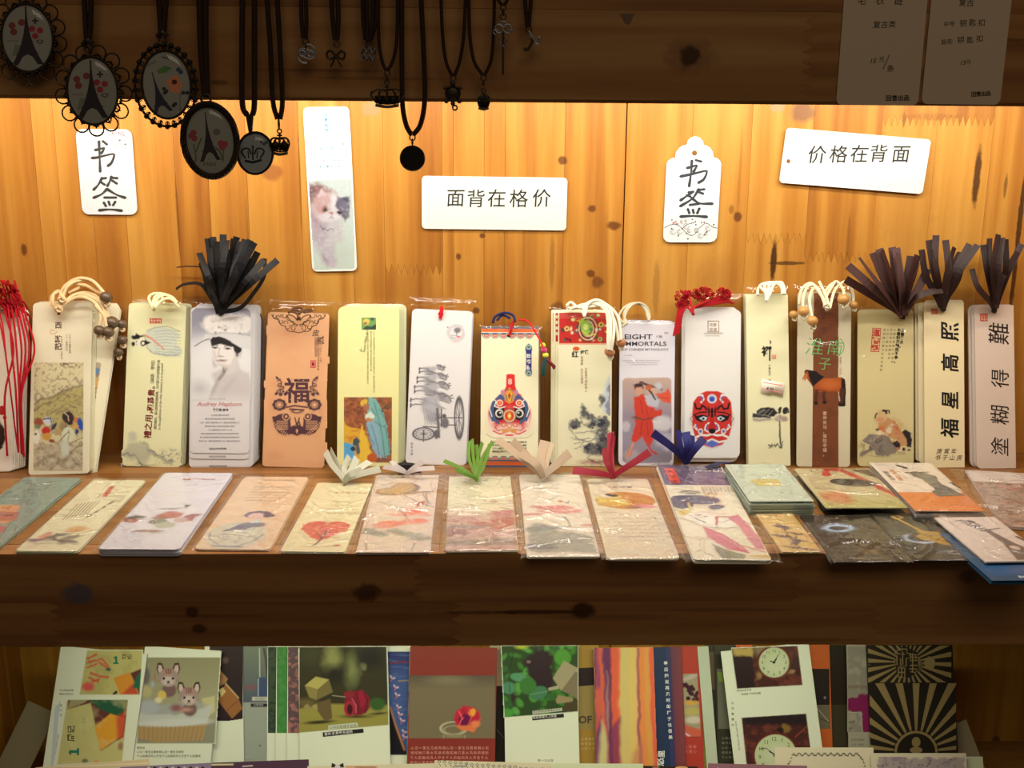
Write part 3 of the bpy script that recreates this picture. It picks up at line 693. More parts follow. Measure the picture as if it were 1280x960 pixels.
# ================================================================== PRICE CARDS ON THE UPPER BOARD
def fascard(label, q, Y):
    return wallcard(label, 'price card', q, (215, 195, 172), .0042, Y=Y, name='price_card', zone='raw', corners=(1, 1, 1, 1))
t, fr, c = fascard('translucent white price card, left of the two, reading fifteen yuan per piece', [(1057, -34), (1163, -34), (1147, 131.5), (1045.5, 131.5)], FY-.0012)
BK = (34, 30, 28); hw = dict(shear=.12, jit=.1)
c.txt('毛衣链', 1071, 5, 11.5, BK, step=2.0, **hw); c.txt('复古类', 1091, 34, 9.5, BK, step=1.0, **hw)
c.txt('15', 1086, 79, 9, BK, shear=.3); c.txt('元', 1098, 77, 7.5, BK, **hw); c.line([(1112, 68), (1103.5, 87)], .8, BK); c.txt('条', 1108, 89, 9.5, BK, **hw)
c.txt('回音出品', 1107, 125.5, 7.5, BK, bold=.02, step=1.0, ang=-1); c.done(t)
t, fr, c = fascard('translucent white price card at the right end naming two key ring kinds', [(1168, -34), (1268, -34), (1250.5, 130), (1151, 131)], FY-.0012)
c.txt('复古', 1198, 7, 9.5, BK, **hw); c.txt('中号', 1179, 33, 7.2, BK, ang=-3, **hw); c.txt('钥匙扣', 1199, 32.5, 9.5, BK, step=1.22, ang=-2, **hw)
c.txt('异形', 1176, 56, 7.5, BK, ang=-6, **hw); c.txt('钥匙扣', 1196, 54, 9.2, BK, step=1.3, ang=-4, **hw); c.txt('15', 1199, 81, 7.8, BK, shear=.3); c.txt('元', 1207, 80, 6.5, BK, **hw)
c.txt('回音出品', 1214, 120.5, 6.6, BK, bold=.02, step=.92, ang=-4); c.done(t)
# ================================================================== NECKLACES
ZONE = 'raw'
BR = alb((74, 66, 56)); BRD = alb((50, 44, 38)); CD = alb((56, 38, 31))
ZR = .405
g = G(); tube(g, [(XL+.001, -.2505, ZR), (XR-.001, -.2505, ZR)], .0022, alb((60, 50, 42)), 8, k=0)
tag(g.build('hanging_rail', M_BRONZE), 'thin dark metal rail along the upper board holding every necklace', 'rail')
def cords(t, pts_l, pts_r, Y, r=.0011, col=None):
    """loop of cord over the rail: px points downwards on the left and the right"""
    L_ = [hy(x, y, Y) for x, y in pts_l]; R_ = [hy(x, y, Y) for x, y in pts_r]
    a = L_[0].copy(); b = R_[0].copy(); yb = -.2505
    top = [(a[0], Y, ZR-.012), (a[0]*.95+b[0]*.05, yb-.0036, ZR), (a[0]*.8+b[0]*.2, yb, ZR+.0036), ((a[0]+b[0])/2, yb+.002, ZR+.0036), (b[0]*.8+a[0]*.2, yb, ZR+.0036), (b[0]*.95+a[0]*.05, yb-.0036, ZR), (b[0], Y, ZR-.012)]
    g = G(); tube(g, L_[::-1]+top+R_, r, CD if col is None else col, 6, k=4); return g.build('cord', M_CORD, t)
ZONE = 'pend'
def necklace(label, name='necklace'):
    return thing(name, label, 'necklace', group='necklaces hanging before the upper board')
def ell_pts(cx, cy, rx, ry, rot, n, ph=0):
    t = np.arange(n)*2*math.pi/n+ph; c, s = math.cos(math.radians(rot)), math.sin(math.radians(rot))
    return np.c_[cx+rx*np.cos(t)*c-ry*np.sin(t)*s, cy+rx*np.cos(t)*s+ry*np.sin(t)*c]
def cabochon(t, cx, cy, rx, ry, rot, Y, bez=3.0, bg=(112, 103, 86), draw=None, th=.0025):
    fr = Fr(hy(cx, cy, Y), (1, 0, 0), (0, 0, 1)); k = .00052
    g = G(); P = fr.px(ell_pts(cx, cy, rx+bez*.5, ry+bez*.5, rot, 36)[::-1]); prism(g, P, -th, -.0002, BRD)
    Q = [fr.wld([x, y, .0001])[0] if 0 else np.array([x, y, .0001]) for x, y in fr.px(ell_pts(cx, cy, rx+bez*.55, ry+bez*.55, rot, 40))]
    tube(g, np.array(Q), bez*.5*k, BR, 6, k=0, closed=True)
    g.V = [fr.wld(v) for v in g.V]; g.build('bezel', M_BRONZE, t)
    c = Card(fr, off=.0); n = 36
    c.poly(ell_pts(cx, cy, rx, ry, rot, n), bg)
    if draw: draw(c)
    c.g.V = [fr.wld(v) for v in c.g.V]; c.done(t, 'picture')
    g = G(); rows = 7; V = []
    for i in range(rows+1):
        a = i/rows*math.pi/2; P = fr.px(ell_pts(cx, cy, rx*math.cos(a) if i < rows else .01, ry*math.cos(a) if i < rows else .01, rot, 36))
        V.append(np.c_[P, np.full(36, .0006+.0034*math.sin(a))])
    V = fr.wld(np.concatenate(V)); idx = np.arange(36*(rows+1)).reshape(rows+1, 36); a = idx[:-1]; b = idx[1:]
    g.add(V, [np.stack([a, np.roll(a, -1, 1), np.roll(b, -1, 1), b], -1).reshape(-1, 4)], (1, 1, 1)); g.build('glass_dome', M_GLASS, t, smooth=True)
    return fr
def tower(c, P, col=(34, 28, 26)):
    """lattice iron tower between apex (x,y) and foot (x,y) with half width hw"""
    (ax, ay), (bx, by), hw = P; v = np.array([bx-ax, by-ay], float); L_ = np.hypot(*v); v /= L_; nn = np.array([-v[1], v[0]])
    at = lambda t, s: tuple(np.array([ax, ay])+v*L_*t+nn*s*hw)
    prof = lambda t: .05+.95*(t**2.4)
    ts = np.linspace(0, 1, 12); c.poly([at(t, -prof(t)) for t in ts]+[at(1, -.62), at(.86, -.3), at(.82, 0), at(.86, .3), at(1, .62)]+[at(t, prof(t)) for t in ts[::-1]], col)
    for t in (.6, .8): c.line([at(t, -prof(t)*1.15), at(t, prof(t)*1.15)], 1.0, col)
def dots(c, L_, col, r): [c.disc(x, y, r, r*.95, col, 10) for x, y in L_]
def pic1(c, ox, oy, cap=1):
    dots(c, [(15+ox, 32+oy), (17+ox, 40+oy), (27+ox, 28+oy)], (98, 40, 36), 4.6); dots(c, [(40+ox, 36+oy), (44+ox, 45+oy), (50+ox, 38+oy)], (120, 34, 36), 4.2)
    c.line([(44+ox, 22+oy), (44+ox, 30+oy)], 2.2, (40, 34, 32)); c.line([(40+ox, 26+oy), (48+ox, 26+oy)], 2.2, (40, 34, 32)); c.ring(50+ox, 52+oy, 4, 2, 1, (60, 50, 44)); c.line([(46+ox, 50+oy), (50+ox, 55+oy), (54+ox, 50+oy)], .9, (60, 50, 44))
    for k in range(5): c.line([(16+ox+k*2, 70+oy), (20+ox+k*2, 56+oy)], 1.3, (78, 76, 52))
    for k in range(7): c.disc(10+ox+k*2, 51+oy, .7, .7, (60, 50, 44), 6)
    tower(c, ((32+ox, 8+oy), (35+ox, 81+oy), 20))
def lace(t, cx, cy, rx, ry, rot, Y, n, style=0):
    g = G(); fr = Fr(hy(cx, cy, Y), (1, 0, 0), (0, 0, 1)); k = .00052; A = ell_pts(cx, cy, rx, ry, rot, n, .2); B = ell_pts(cx, cy, rx-7, ry-7, rot, n, .2)
    W_ = lambda p, z=0: fr.wld(np.c_[fr.px(p), [z]])[0]
    nn = (0, -1, 0)
    for i in range(n):
        if style == 0:
            torus(g, W_(A[i]), nn, 9*k, 1.05*k, BR, 14, 5); torus(g, W_(B[i]), nn, 4.4*k, 1.2*k, BRD, 8, 5)
            m = (A[i]+A[(i+1) % n])/2; m2 = (B[i]+B[(i+1) % n])/2; m = m*.6+m2*.4; ball(g, W_(m, .0003), 2.0*k, BR, 7)
            tube(g, [W_(A[i]), W_(B[i])], .6*k, BR, 4, k=0); ball(g, W_(A[i]*.72+B[i]*.28), 1.3*k, BRD, 6)
        else:
            ball(g, W_(A[i]), 3.3*k, BRD, 8); tube(g, [W_(A[i]), W_(A[(i+1) % n])], 1.6*k, BR, 5, k=0); tube(g, [W_(A[i]), W_(B[i])], 1.2*k, BR, 5, k=0)
            torus(g, W_((A[i]+B[i])/2), nn, 2.6*k, .6*k, BRD, 8, 4)
    g.build('lace_border', M_BRONZE, t)
def bail(t, x, y, w, h, Y):
    g = G(); P = [hy(x-w, y, Y), hy(x, y-h*.5, Y-.001), hy(x+w, y, Y)]; tube(g, P, .0016, BR, 6); torus(g, hy(x, y+h*.4, Y), (0, -1, 0), .0022, .0007, BR); g.build('bail', M_BRONZE, t)
YN = -.2535
t = necklace('necklace with oval tower picture pendant in a lacy bronze border, cut by the left edge')
lace(t, 34, 49, 40, 50, -6, YN+.0015, 15); cabochon(t, 34, 47.5, 30.5, 41, -6, YN, draw=lambda c: pic1(c, 0, 0)); cords(t, [(26, -30), (27, -12)], [(33, -30), (32, -12)], YN)
t = necklace('necklace with oval tower picture pendant whose open scrollwork overlaps the brushed tag')
lace(t, 117, 113, 39, 48, -8, YN+.0015, 13); cabochon(t, 115.5, 113.5, 30, 41, -7, YN, draw=lambda c: pic1(c, 81, 67)); cords(t, [(105, -10), (107, 30), (108.5, 50)], [(114, -10), (113, 30), (111.5, 50)], YN, .0017); bail(t, 110, 56, 6.5, 12, YN)
def pic3(c):
    c.poly([(196, 88), (206, 82), (215, 85), (207, 91), (198, 92)], (62, 92, 44)); dots(c, [(213, 103), (219, 99), (223, 106), (216, 110), (220, 112)], (170, 92, 56), 5.2); dots(c, [(218, 102.5)], (60, 24, 24), 3.4)
    dots(c, [(205, 111), (208, 114), (206, 116), (219, 130), (217, 132), (229, 116), (234, 116)], (36, 34, 30), 2.6); c.line([(225, 116), (225, 140)], .8, (50, 46, 40)); c.line([(202, 71), (212, 74)], 1.6, (50, 44, 40)); dots(c, [(223, 87), (226, 90)], (40, 50, 66), 3)
    tower(c, ((190, 90), (204, 141), 13), (38, 32, 40)); c.txt('VENISE', 184, 84, 4.5, (60, 52, 46), ang=-28)
t = necklace('necklace with oval pansy and tower picture pendant in a beaded chain-like border')
lace(t, 207, 107, 38.5, 51.5, -6, YN+.0015, 26, 1); cabochon(t, 208, 105.8, 29, 41, -6, YN, draw=pic3); cords(t, [(198, -10), (200, 20), (201.5, 44)], [(208, -10), (206, 20), (204.5, 44)], YN, .0018); bail(t, 203, 46, 6.5, 12, YN)
def pic4(c):
    dots(c, [(239, 170), (242, 166), (243, 173)], (112, 46, 42), 4.0); dots(c, [(276, 179), (281, 180), (278, 184)], (124, 46, 44), 4.2); dots(c, [(271, 165)], (86, 72, 60), 4.6)
    c.line([(242, 180), (245, 196), (244, 203)], 1.6, (66, 66, 42), 4); c.line([(252, 172), (248, 182), (245, 190)], 1.8, (66, 66, 42), 4); c.line([(279, 186), (279, 202)], 1.4, (66, 66, 42)); c.line([(269, 184), (275, 190), (278, 200)], 1.8, (66, 66, 42), 4)
    tower(c, ((256.5, 140), (263, 201), 13)); c.txt('PARIS', 254, 207.5, 6.5, (30, 26, 24))
t = necklace('necklace with plain-rimmed oval pendant showing a tower between two red tulips')
cabochon(t, 262.5, 175.5, 29, 41.5, -9, YN-.006, bez=8, draw=pic4); cords(t, [(249, -10), (251, 60), (256, 122)], [(257, -10), (257, 60), (259.5, 122)], YN-.004, .0019)
g = G(); 
for p in ell_pts(262.5, 175.5, 33.5, 46, -9, 46): ball(g, hy(p[0], p[1], YN-.0085), .0011, BR, 6)
torus(g, hy(257.5, 124, YN-.006), (0, -1, 0), .003, .0008, BR); g.build('bead_rim', M_BRONZE, t)
def crown_pic(c):
    K = (22, 20, 20); cx, cy = 316, 194
    c.line([(cx-10, cy+7), (cx, cy+9), (cx+11, cy+6)], 3.2, K); 
    for s in (-1, 1): c.line([(cx+s*9, cy+4), (cx+s*14, cy-4), (cx+s*11, cy-8), (cx+s*5, cy-8), (cx+s*2, cy-1)], 2.0, K, 4); c.line([(cx+s*6, cy-6), (cx+s*5, cy+4)], 1.4, K)
    c.line([(cx, cy-12), (cx, cy+6)], 2.0, K); c.line([(cx-2, cy-11), (cx+2, cy-11)], 1.2, K); dots(c, [(327, 177), (330, 180), (333, 178)], (60, 56, 62), 2.2)
t = necklace('necklace with round pale cabochon printed with a black crown')
cabochon(t, 319, 191.5, 20.5, 24.5, 0, YN, bez=3, bg=(112, 110, 100), draw=crown_pic); cords(t, [(303, -10), (302.5, 70), (303, 130), (309, 144)], [(318, -10), (318, 70), (318, 130), (315.5, 144)], YN, .0018)
g = G(); P = [hy(307, 143, YN-.001), hy(317, 143, YN-.001), hy(315, 168, YN), hy(311.5, 168, YN)]
for dy in (0,): V = np.array([p+[0, -.0008, 0] for p in P]+[p+[0, .0012, 0] for p in P]); g.add(V, [[[3, 2, 1, 0]], [[4, 5, 6, 7]], [[0, 1, 5, 4]], [[1, 2, 6, 5]], [[2, 3, 7, 6]], [[3, 0, 4, 7]]], BR)
g.build('bail', M_BRONZE, t)
def charm_frame(cx, cy, Y): 
    O = hy(cx, cy, Y); k = .00052; return lambda x, y, z=0: O+np.array([x*k, -z*k, -y*k])
def crown(g, cx, cy, w, h, Y, flare=1.0):
    W_ = charm_frame(cx, cy, Y); k = .00052
    tube(g, [W_(-w*.42, h*.42, 2), W_(0, h*.5, 3.5), W_(w*.42, h*.42, 2)], 1.9*k, BR, 6); tube(g, [W_(-w*.4, h*.3, 1), W_(0, h*.36, 2.5), W_(w*.4, h*.3, 1)], 1.0*k, BRD, 5)
    for s in (-1, -.5, 0, .5, 1):
        tube(g, [W_(s*w*.38, h*.32, 2), W_(s*w*.52*flare, -h*.1, 3), W_(s*w*.34, -h*.36, 2), W_(0, -h*.3, 1)], 1.3*k, BR, 5); ball(g, W_(s*w*.48*flare, -h*.2, 3), 1.9*k, BR, 7)
    for s in (-.8, -.3, .3, .8): tube(g, [W_(s*w*.5, -h*.05, 2), W_(s*w*.4, h*.3, 2)], 2.0*k, BRD, 5)
    tube(g, [W_(0, -h*.3), W_(0, -h*.62)], 1.3*k, BR, 5, k=0); tube(g, [W_(-3, -h*.5), W_(3, -h*.5)], 1.1*k, BR, 5, k=0); torus(g, W_(0, -h*.72), (0, -1, 0), 2.6*k, .9*k, BR)
t = necklace('necklace with a small solid crown charm beside the crown cabochon')
cords(t, [(333, -10), (338, 60), (341, 125), (347, 149)], [(346, -10), (350, 60), (353, 125), (350, 149)], YN, .0016); g = G(); crown(g, 350, 181, 23, 23, YN); torus(g, hy(348.5, 155, YN), (1, .3, 0), .0026, .0005, BR, ell=1.3)
W_ = charm_frame(350, 182, YN); 
for s in (-1, 1): ball(g, W_(s*5.5, 0), 5.4*.00052, BRD, 10)
g.build('charm', M_BRONZE, t)
def hoop(t, x, y, Y, n=1):
    g = G(); [torus(g, hy(x, y+k*5.5, Y), (1, .2, 0) if k % 2 else (0.2, -1, 0), .0018, .00045, BR) for k in range(n)]; return g
t = necklace('necklace with a faint curled crab-sign charm on the dark board')
cords(t, [(376, -10), (377, 25), (379, 48)], [(382, -10), (383, 25), (382.5, 48)], YN, .0013); g = hoop(t, 382, 52, YN, 2); k = .00052
for s, a in ((1, (200, 470)), (-1, (20, 290))): torus(g, hy(383+s*2.5, 67-s*2.5, YN), (0, -1, 0), .0043, .0007, alb((96, 90, 84)), arc=a); torus(g, hy(383+s*5, 67, YN), (0, -1, 0), .0018, .0007, alb((96, 90, 84)))
g.build('charm', M_BRONZE, t)
t = necklace('necklace with a faint flat bow-shaped charm, fourth cord pair from the crown charms')
cords(t, [(414, -10), (416, 25), (419, 50)], [(422, -10), (423, 25), (421.5, 50)], YN, .0015); g = hoop(t, 421, 55, YN, 1); W_ = charm_frame(420, 70, YN)
for s in (-1, 1): tube(g, [W_(0, 0), W_(s*7, -6), W_(s*11, -2), W_(s*8, 4), W_(0, 0)], 1.5*k, BR, 5); tube(g, [W_(0, 0), W_(s*4, 8), W_(s*7, 13)], 1.3*k, BR, 5)
ball(g, W_(0, 0, 1), 2.4*k, BR); g.build('charm', M_BRONZE, t)
t = necklace('necklace with a wavy zodiac charm on four close dark cords')
cords(t, [(453, -10), (454, 25), (457, 50)], [(471, -10), (470, 25), (464, 50)], YN, .0013); cords(t, [(458, -10), (459, 25), (459, 50)], [(466, -10), (465.5, 25), (462, 50)], YN-.002, .0013); g = hoop(t, 461, 54, YN, 1); W_ = charm_frame(461, 67, YN)
for dy in (-4, 4): tube(g, [W_(-10, dy+3), W_(-6, dy-3), W_(-3, dy+3), W_(1, dy-3), W_(4, dy+3), W_(9, dy-3)], 1.3*k, alb((90, 84, 78)), 5)
torus(g, W_(0, 0), (0, -1, 0), 8*k, 1.0*k, BR, ell=1.15); g.build('charm', M_BRONZE, t)
t = necklace('necklace with a broad flared crown charm overlapping the lower edge of the upper board')
cords(t, [(473, -10), (473.5, 50), (478, 78), (483, 88)], [(497, -10), (496, 50), (491, 76), (485, 88)], YN); g = hoop(t, 484, 92, YN, 2); crown(g, 484, 121, 34, 24, YN, 1.12); W_ = charm_frame(484, 122, YN)
for s in (-8, 0, 8): ball(g, W_(s, 3, 0), 5.5*k, BRD, 9)
g.build('charm', M_BRONZE, t)
t = necklace('necklace with a plain round dark disc hanging lowest over the pine wall')
cords(t, [(502, -10), (502.5, 100), (503.5, 135), (508, 157), (514, 168)], [(526, -10), (531, 100), (530, 135), (525, 157), (517, 168)], YN, .0016); g = hoop(t, 515.5, 172, YN, 2); C_ = hy(515.5, 198, YN)
lathe(g, C_, (0, -1, 0), [(1e-8, -.0009), (.0078, -.0009), (.0083, 0), (.0078, .0009), (.0072, .0006), (1e-8, .0006)], BRD, 28); g.build('disc', M_BRONZE, t)
t = necklace('necklace with a leaf-backed turtle charm left of the small crown')
cords(t, [(551, -10), (553, 40), (557, 75), (565, 95)], [(582, -10), (580, 40), (575, 75), (568, 95)], YN); g = hoop(t, 566.5, 98, YN, 1); W_ = charm_frame(566, 117, YN)
ball(g, W_(0, 0), 8.5*k, BR, 12, .55, (0, 1, 0)); torus(g, W_(0, 0), (0, -1, 0), 9*k, 1*k, BRD)
for sx_, sy_ in ((-9, -6), (9, -6), (-8, 9), (8, 9)): ball(g, W_(sx_, sy_), 3*k, BR, 8)
for a in range(6): tube(g, [W_(0, 0, 4), W_(8*math.cos(a), 8*math.sin(a), 2)], .8*k, BRD, 4, k=0)
ball(g, W_(0, -12), 3.5*k, BR, 8); ball(g, W_(0, 12), 3*k, BR, 8); torus(g, W_(2.5, 17), (0, -1, 0), 2.8*k, 1*k, BR); g.build('charm', M_BRONZE, t)
t = necklace('necklace with a tiny crown charm right of the turtle charm')
cords(t, [(586, -10), (587, 40), (592, 75), (603, 94)], [(618, -10), (617, 40), (614, 75), (606, 94)], YN); g = hoop(t, 604.5, 98, YN, 2); crown(g, 604.5, 127, 14, 18, YN); W_ = charm_frame(604.5, 128, YN); ball(g, W_(0, 0), 5.5*k, BRD); g.build('charm', M_BRONZE, t)
t = necklace('necklace with an ornate old key charm, short cord')
cords(t, [(619, -10), (623, 0), (628, 7)], [(637, -10), (634, 0), (630, 7)], YN-.003); g = hoop(t, 629, 10, YN-.003, 3); W_ = charm_frame(629, 40, YN-.003); C3 = alb((92, 86, 80))
for s in (-1, 1): torus(g, W_(s*5, -4), (0, -1, 0), 5*k, 1.1*k, C3); torus(g, W_(s*9, 0), (0, -1, 0), 3*k, 1*k, C3, arc=(0, 260)); tube(g, [W_(s*2, 6), W_(s*5, 10), W_(s*2, 15)], 1*k, C3, 5)
torus(g, W_(0, -9), (0, -1, 0), 3.5*k, 1*k, C3); tube(g, [W_(0, 0), W_(0, 50)], 1.4*k, BR, 6, k=0); box(g, W_(0, 38, 1), W_(6, 42, -1), BR); box(g, W_(0, 44, 1), W_(7, 48, -1), BR); torus(g, W_(0, 16), (0, 0, 1), 2.2*k, .8*k, C3); g.build('charm', M_BRONZE, t)
t = necklace('necklace with a curled hook-like dolphin charm, rightmost of all the cords')
cords(t, [(656, -10), (657, 10), (659, 34)], [(664, -10), (663, 10), (661, 34)], YN, .0013); g = hoop(t, 661, 37, YN, 1); W_ = charm_frame(664, 51, YN)
tube(g, [W_(-3, -11), W_(2, -4), W_(5, 2), W_(9, 3), W_(11, -2), W_(8, -5)], 1.6*k, C3, 6); tube(g, [W_(0, -6), W_(1, 2), W_(-3, 9), W_(-6, 12), W_(-8, 8)], 1.7*k, BR, 6); ball(g, W_(0, -4), 2.6*k, C3); g.build('charm', M_BRONZE, t)
# ================================================================== BACK ROW: BOOKMARK PACKS LEANING ON THE WALL
BACKG = 'bookmark packs standing against the wall'
def pack(label, q, base, nb=3, rad=.003, sl=(.003, .003, .006), creases=None, seed=1, corners=(1, 1, 1, 1), dirs=(.0004, .0), edge=None, bag=True, zz=.0004, thick=.0014, deep=0):
    """returns thing, frame, Card for the front face; nb more cards behind the front one"""
    global ZONE
    ZONE = 'mid'
    T = .0006+nb*thick+.001+deep
    fr = lean_frame(q, T+.0015, zz); t = thing('bookmark_pack', label, 'bookmark', fr, BACKG)
    body(fr, base, t, rad, corners=corners)
    tan = abs(fr.u[1])/fr.u[2]; rn = random.Random(seed)
    for k in range(nb):
        z = -.0007-thick*(k+1)+.0006; dx = dirs[0]*(k+1)+rn.uniform(-.0003, .0003)
        body(fr, edge or base, t, rad, z=z, dx=dx, dy=-z*tan+.0002+dirs[1]*(k+1), rot=rn.uniform(-.25, .25), th=thick*.75, corners=corners)
    if bag:
        cs = crz(rn, fr, 5, h=(.12, .35)) if creases is None else creases
        cs = cs + [([(-2, -3), (6, -1.5), (14, -3.5), (26, -1.5), (40, -2.5)], .35, 1.5), ([(1.0, 2), (1.2, 60), (1.0, 130)], .25, 1.2), ([(fr.w*1000-1, 2), (fr.w*1000-1.2, 60), (fr.w*1000-1, 130)], .25, 1.2)]
        sleeve(fr, t, sl[0], sl[1], sl[2], 0.0, z=.0008, zb=-T*.7, creases=cs, seed=seed)
    return t, fr, Card(fr)
def cordpx(t, L_, r, col, name='cord', depth=.004, k=5, m=None, sides=6):
    """cords given as px paths with a distance in front of the wall: (x, y, d)"""
    g = G()
    for P in L_: tube(g, [hy(p[0], p[1], -(p[2] if len(p) > 2 else depth)) for p in P], r, alb(col), sides, k)
    return g.build(name, m or M_CORD, t, FRS[t.name])
FRS = {}
_thing = thing
def thing(name, label, cat, fr=None, group=None, loc=None):
    o = _thing(name, label, cat, fr, group, loc); FRS[o.name] = fr if fr is not None else Fr(loc if loc is not None else (0, 0, 0), (1, 0, 0), (0, 1, 0)); return o
def partw(g, name, m, t, smooth=True): return g.build(name, m, t, FRS[t.name], smooth=smooth)
def hole(c, x, y, r=2.0, col=(70, 45, 30)): c.disc(x, y, r, r, col, 12)
def onp(fr, x, y, z=0.0):
    """point above a card face seen at a pixel"""
    return hit((x, y), fr.O+fr.n*z, fr.n)[0]
def beads(t, L_, col, kn_col=None, name='bead'):
    for i, (x, y, d, r) in enumerate(L_):
        g = G(); bead_geo(g, hy(x, y, -d), r*1.2/PPM, alb(col)); partw(g, name, M_BEAD, t)
        if kn_col is not None: g = G(); knot_geo(g, hy(x+1, y+r*1.25, -d), r*.55/PPM, alb(kn_col), i); partw(g, 'knot', M_CORD, t)
def strips(t, root, tips, width, col, d0=.006, seed=1, var=12, name='ribbon', m=None, bend=.25, d1=.01):
    rn = random.Random(seed); cw = np.asarray(col, float)
    for i, tp in enumerate(tips):
        x, y = tp[:2]; g = G(); rx, ry = root[0]+rn.uniform(-1.5, 1.5), root[1]; sx_ = rn.uniform(-1, 1)*bend*12+(tp[2] if len(tp) > 2 else 0)
        dd = d0+rn.uniform(0, d1); mx_, my_ = (rx*.45+x*.55)+sx_, (ry*.45+y*.55)
        P = [hy(rx, ry, -d0), hy(rx*.75+mx_*.25, ry*.7+my_*.3, -d0-.002), hy(mx_, my_, -dd), hy(x, y, -dd*.8)]
        c = np.clip(cw+rn.uniform(-var, var), 3, 255)
        ribbon(g, P, np.array([.55, .8, 1, 1, 1, 1, 1, 1, 1, 1, 1, 1, 1, 1, 1, 1, 1, 1, 1])[:19]*width/PPM if 0 else width/PPM, alb(c), face=(rn.uniform(-.6, .6), -1, .15), twist=rn.uniform(-.8, .8)); partw(g, name, m or M_SATIN, t, False)
# ---- 0 leftmost, red tassel cords
t, fr, c = pack('leftmost standing bookmark pack, cut by the frame, red dots and red tassel cords', [(-56, 388), (20, 388), (16, 590), (-62, 590)], (232, 214, 190), 6, dirs=(.0012, 0), seed=2, sl=(.003, .001, .004))
c.disc(2.5, 513, 4.5, 6, (168, 28, 32)); c.disc(6, 522, 2.4, 2.6, (168, 28, 32)); p = Pic(-20, 520, 8, 570); p.warp(2, 5, 3).ell(-5, 545, 11, 20, (30, 26, 26), soft=1.5); c.pic(p, (232, 214, 190)); c.done(t)
RED = (172, 18, 28); rn = random.Random(4)
cordpx(t, [[(x0, 352+rn.uniform(-3, 5), .012), (x0+6, 372, .016), (x0+10+i, 400, .03), (x0+13+i*2, 440, .042), (x1, 500+rn.uniform(-10, 10), .055), (x1+3, 565+i, .058)] for i, (x0, x1) in enumerate(((2, 20), (6, 24), (10, 24), (13, 25), (16, 26), (-6, 6), (18, 27)))], .0009, RED)
cordpx(t, [[(-20, 355, .014), (-4, 390, .03), (5, 430, .045), (12, 480, .052), (20, 545, .058), (23, 566, .06)], [(-10, 370, .02), (2, 400, .035), (8, 450, .05)]], .0007, RED)
g = G()
for i in range(150):
    a = rn.uniform(0, math.pi); R_ = rn.uniform(.3, 1); x = -9+R_*38*math.cos(a); y = 388-R_*40*math.sin(a); P = [(x, y, .010+rn.random()*.012), (x+rn.uniform(2, 6), y+rn.uniform(-2, 5), .016+rn.random()*.01), (x+rn.uniform(6, 12), y+rn.uniform(5, 14), .012+rn.random()*.01)]
    tube(g, [hy(*p[:2], -p[2]) for p in P], .0006, alb((176+rn.uniform(-30, 10), 16, 26)), 4, 3)
o = partw(g, 'tassel', M_CORD, t); o['kind'] = 'stuff'
# ---- 1 journey to the west
CR1 = (226, 208, 172)
t, fr, c = pack('tall cream bookmark pack with mountain picture and three brown title characters', [(40, 380), (117, 376), (110, 594), (37, 592)], CR1, 4, seed=3, dirs=(.0006, 0), edge=(214, 196, 156), sl=(.001, .003, .005))
f = lambda *p: sc(p, 6.0, 30, 440)
B1 = (196, 174, 124)
p = Pic(42, 452.5, 104.5, 589, (206, 186, 138), .75); qd = f((78, 78), (450, 80), (440, 895), (66, 890)); p.clip = np.clip(.5-p._seg(qd, True), 0, 1)
p.grad(452, 500, (214, 194, 146), (204, 186, 140)); p.warp(3, 8, 5)
E_ = lambda x, y, rx, ry, col, **k: p.ell(x/6+30, y/6+440, rx/6, ry/6, col, **k)
p.poly(f((60, 400), (200, 340), (300, 300), (460, 250), (460, 620), (60, 560)), (178, 160, 100), 3); p.mottle((120, 104, 64), 5, .52, .45, 2, 6, 1, 2.2, (74, 505, 36, 24))
p.line(f((78, 385), (150, 350), (250, 320), (330, 280), (450, 255)), 2.2, (72, 60, 48), 3, .8); p.line(f((78, 430), (170, 380), (260, 350)), 1.6, (96, 82, 52), 2, .7); p.line(f((180, 480), (300, 400), (450, 330)), 1.8, (110, 98, 56), 3, .5)
p.mottle((92, 62, 54), 2.5, .45, .8, 3, 8, 1, 1, (84, 456, 28, 5)); p.mottle((92, 70, 58), 2, .48, .7, 4, 8, 1, 1, (77, 486, 14, 5))
p.rect(*f((66, 680))[0], *f((450, 900))[0], (188, 168, 134), 6); p.mottle((120, 96, 80), 3, .52, .55, 6, 7)
p.warp(0)
for i, (x, y, r) in enumerate(((130, 750, 60), (210, 800, 55), (130, 850, 50), (250, 860, 60), (340, 830, 70), (390, 760, 50), (400, 860, 50), (290, 760, 45), (180, 720, 40))):
    for j in range(3): p.ring(x/6+30, y/6+440, (r-j*14)/6, (r-j*14)*.55/6, .5, (128, 104, 84), a=.6)
    p.ell(x/6+30, y/6+443, r*.5/6, r*.25/6, (206, 190, 156), soft=3, a=.6)
p.warp(1.2, 3, 8)
E_(110, 525, 34, 30, (150, 70, 50), soft=1.5); E_(100, 560, 22, 18, (110, 120, 90)); E_(180, 520, 34, 32, (198, 192, 184)); p.line(f((150, 505), (200, 495), (205, 530)), 1.6, (50, 60, 120)); E_(165, 590, 34, 30, (186, 44, 40)); E_(170, 635, 34, 26, (196, 140, 60)); E_(95, 640, 26, 50, (222, 208, 182)); E_(88, 615, 10, 10, (40, 34, 34))
E_(225, 560, 12, 34, (50, 52, 76), rot=35); E_(210, 665, 22, 14, (140, 60, 44)); E_(265, 600, 40, 24, (174, 142, 96)); E_(300, 560, 30, 40, (150, 122, 84))
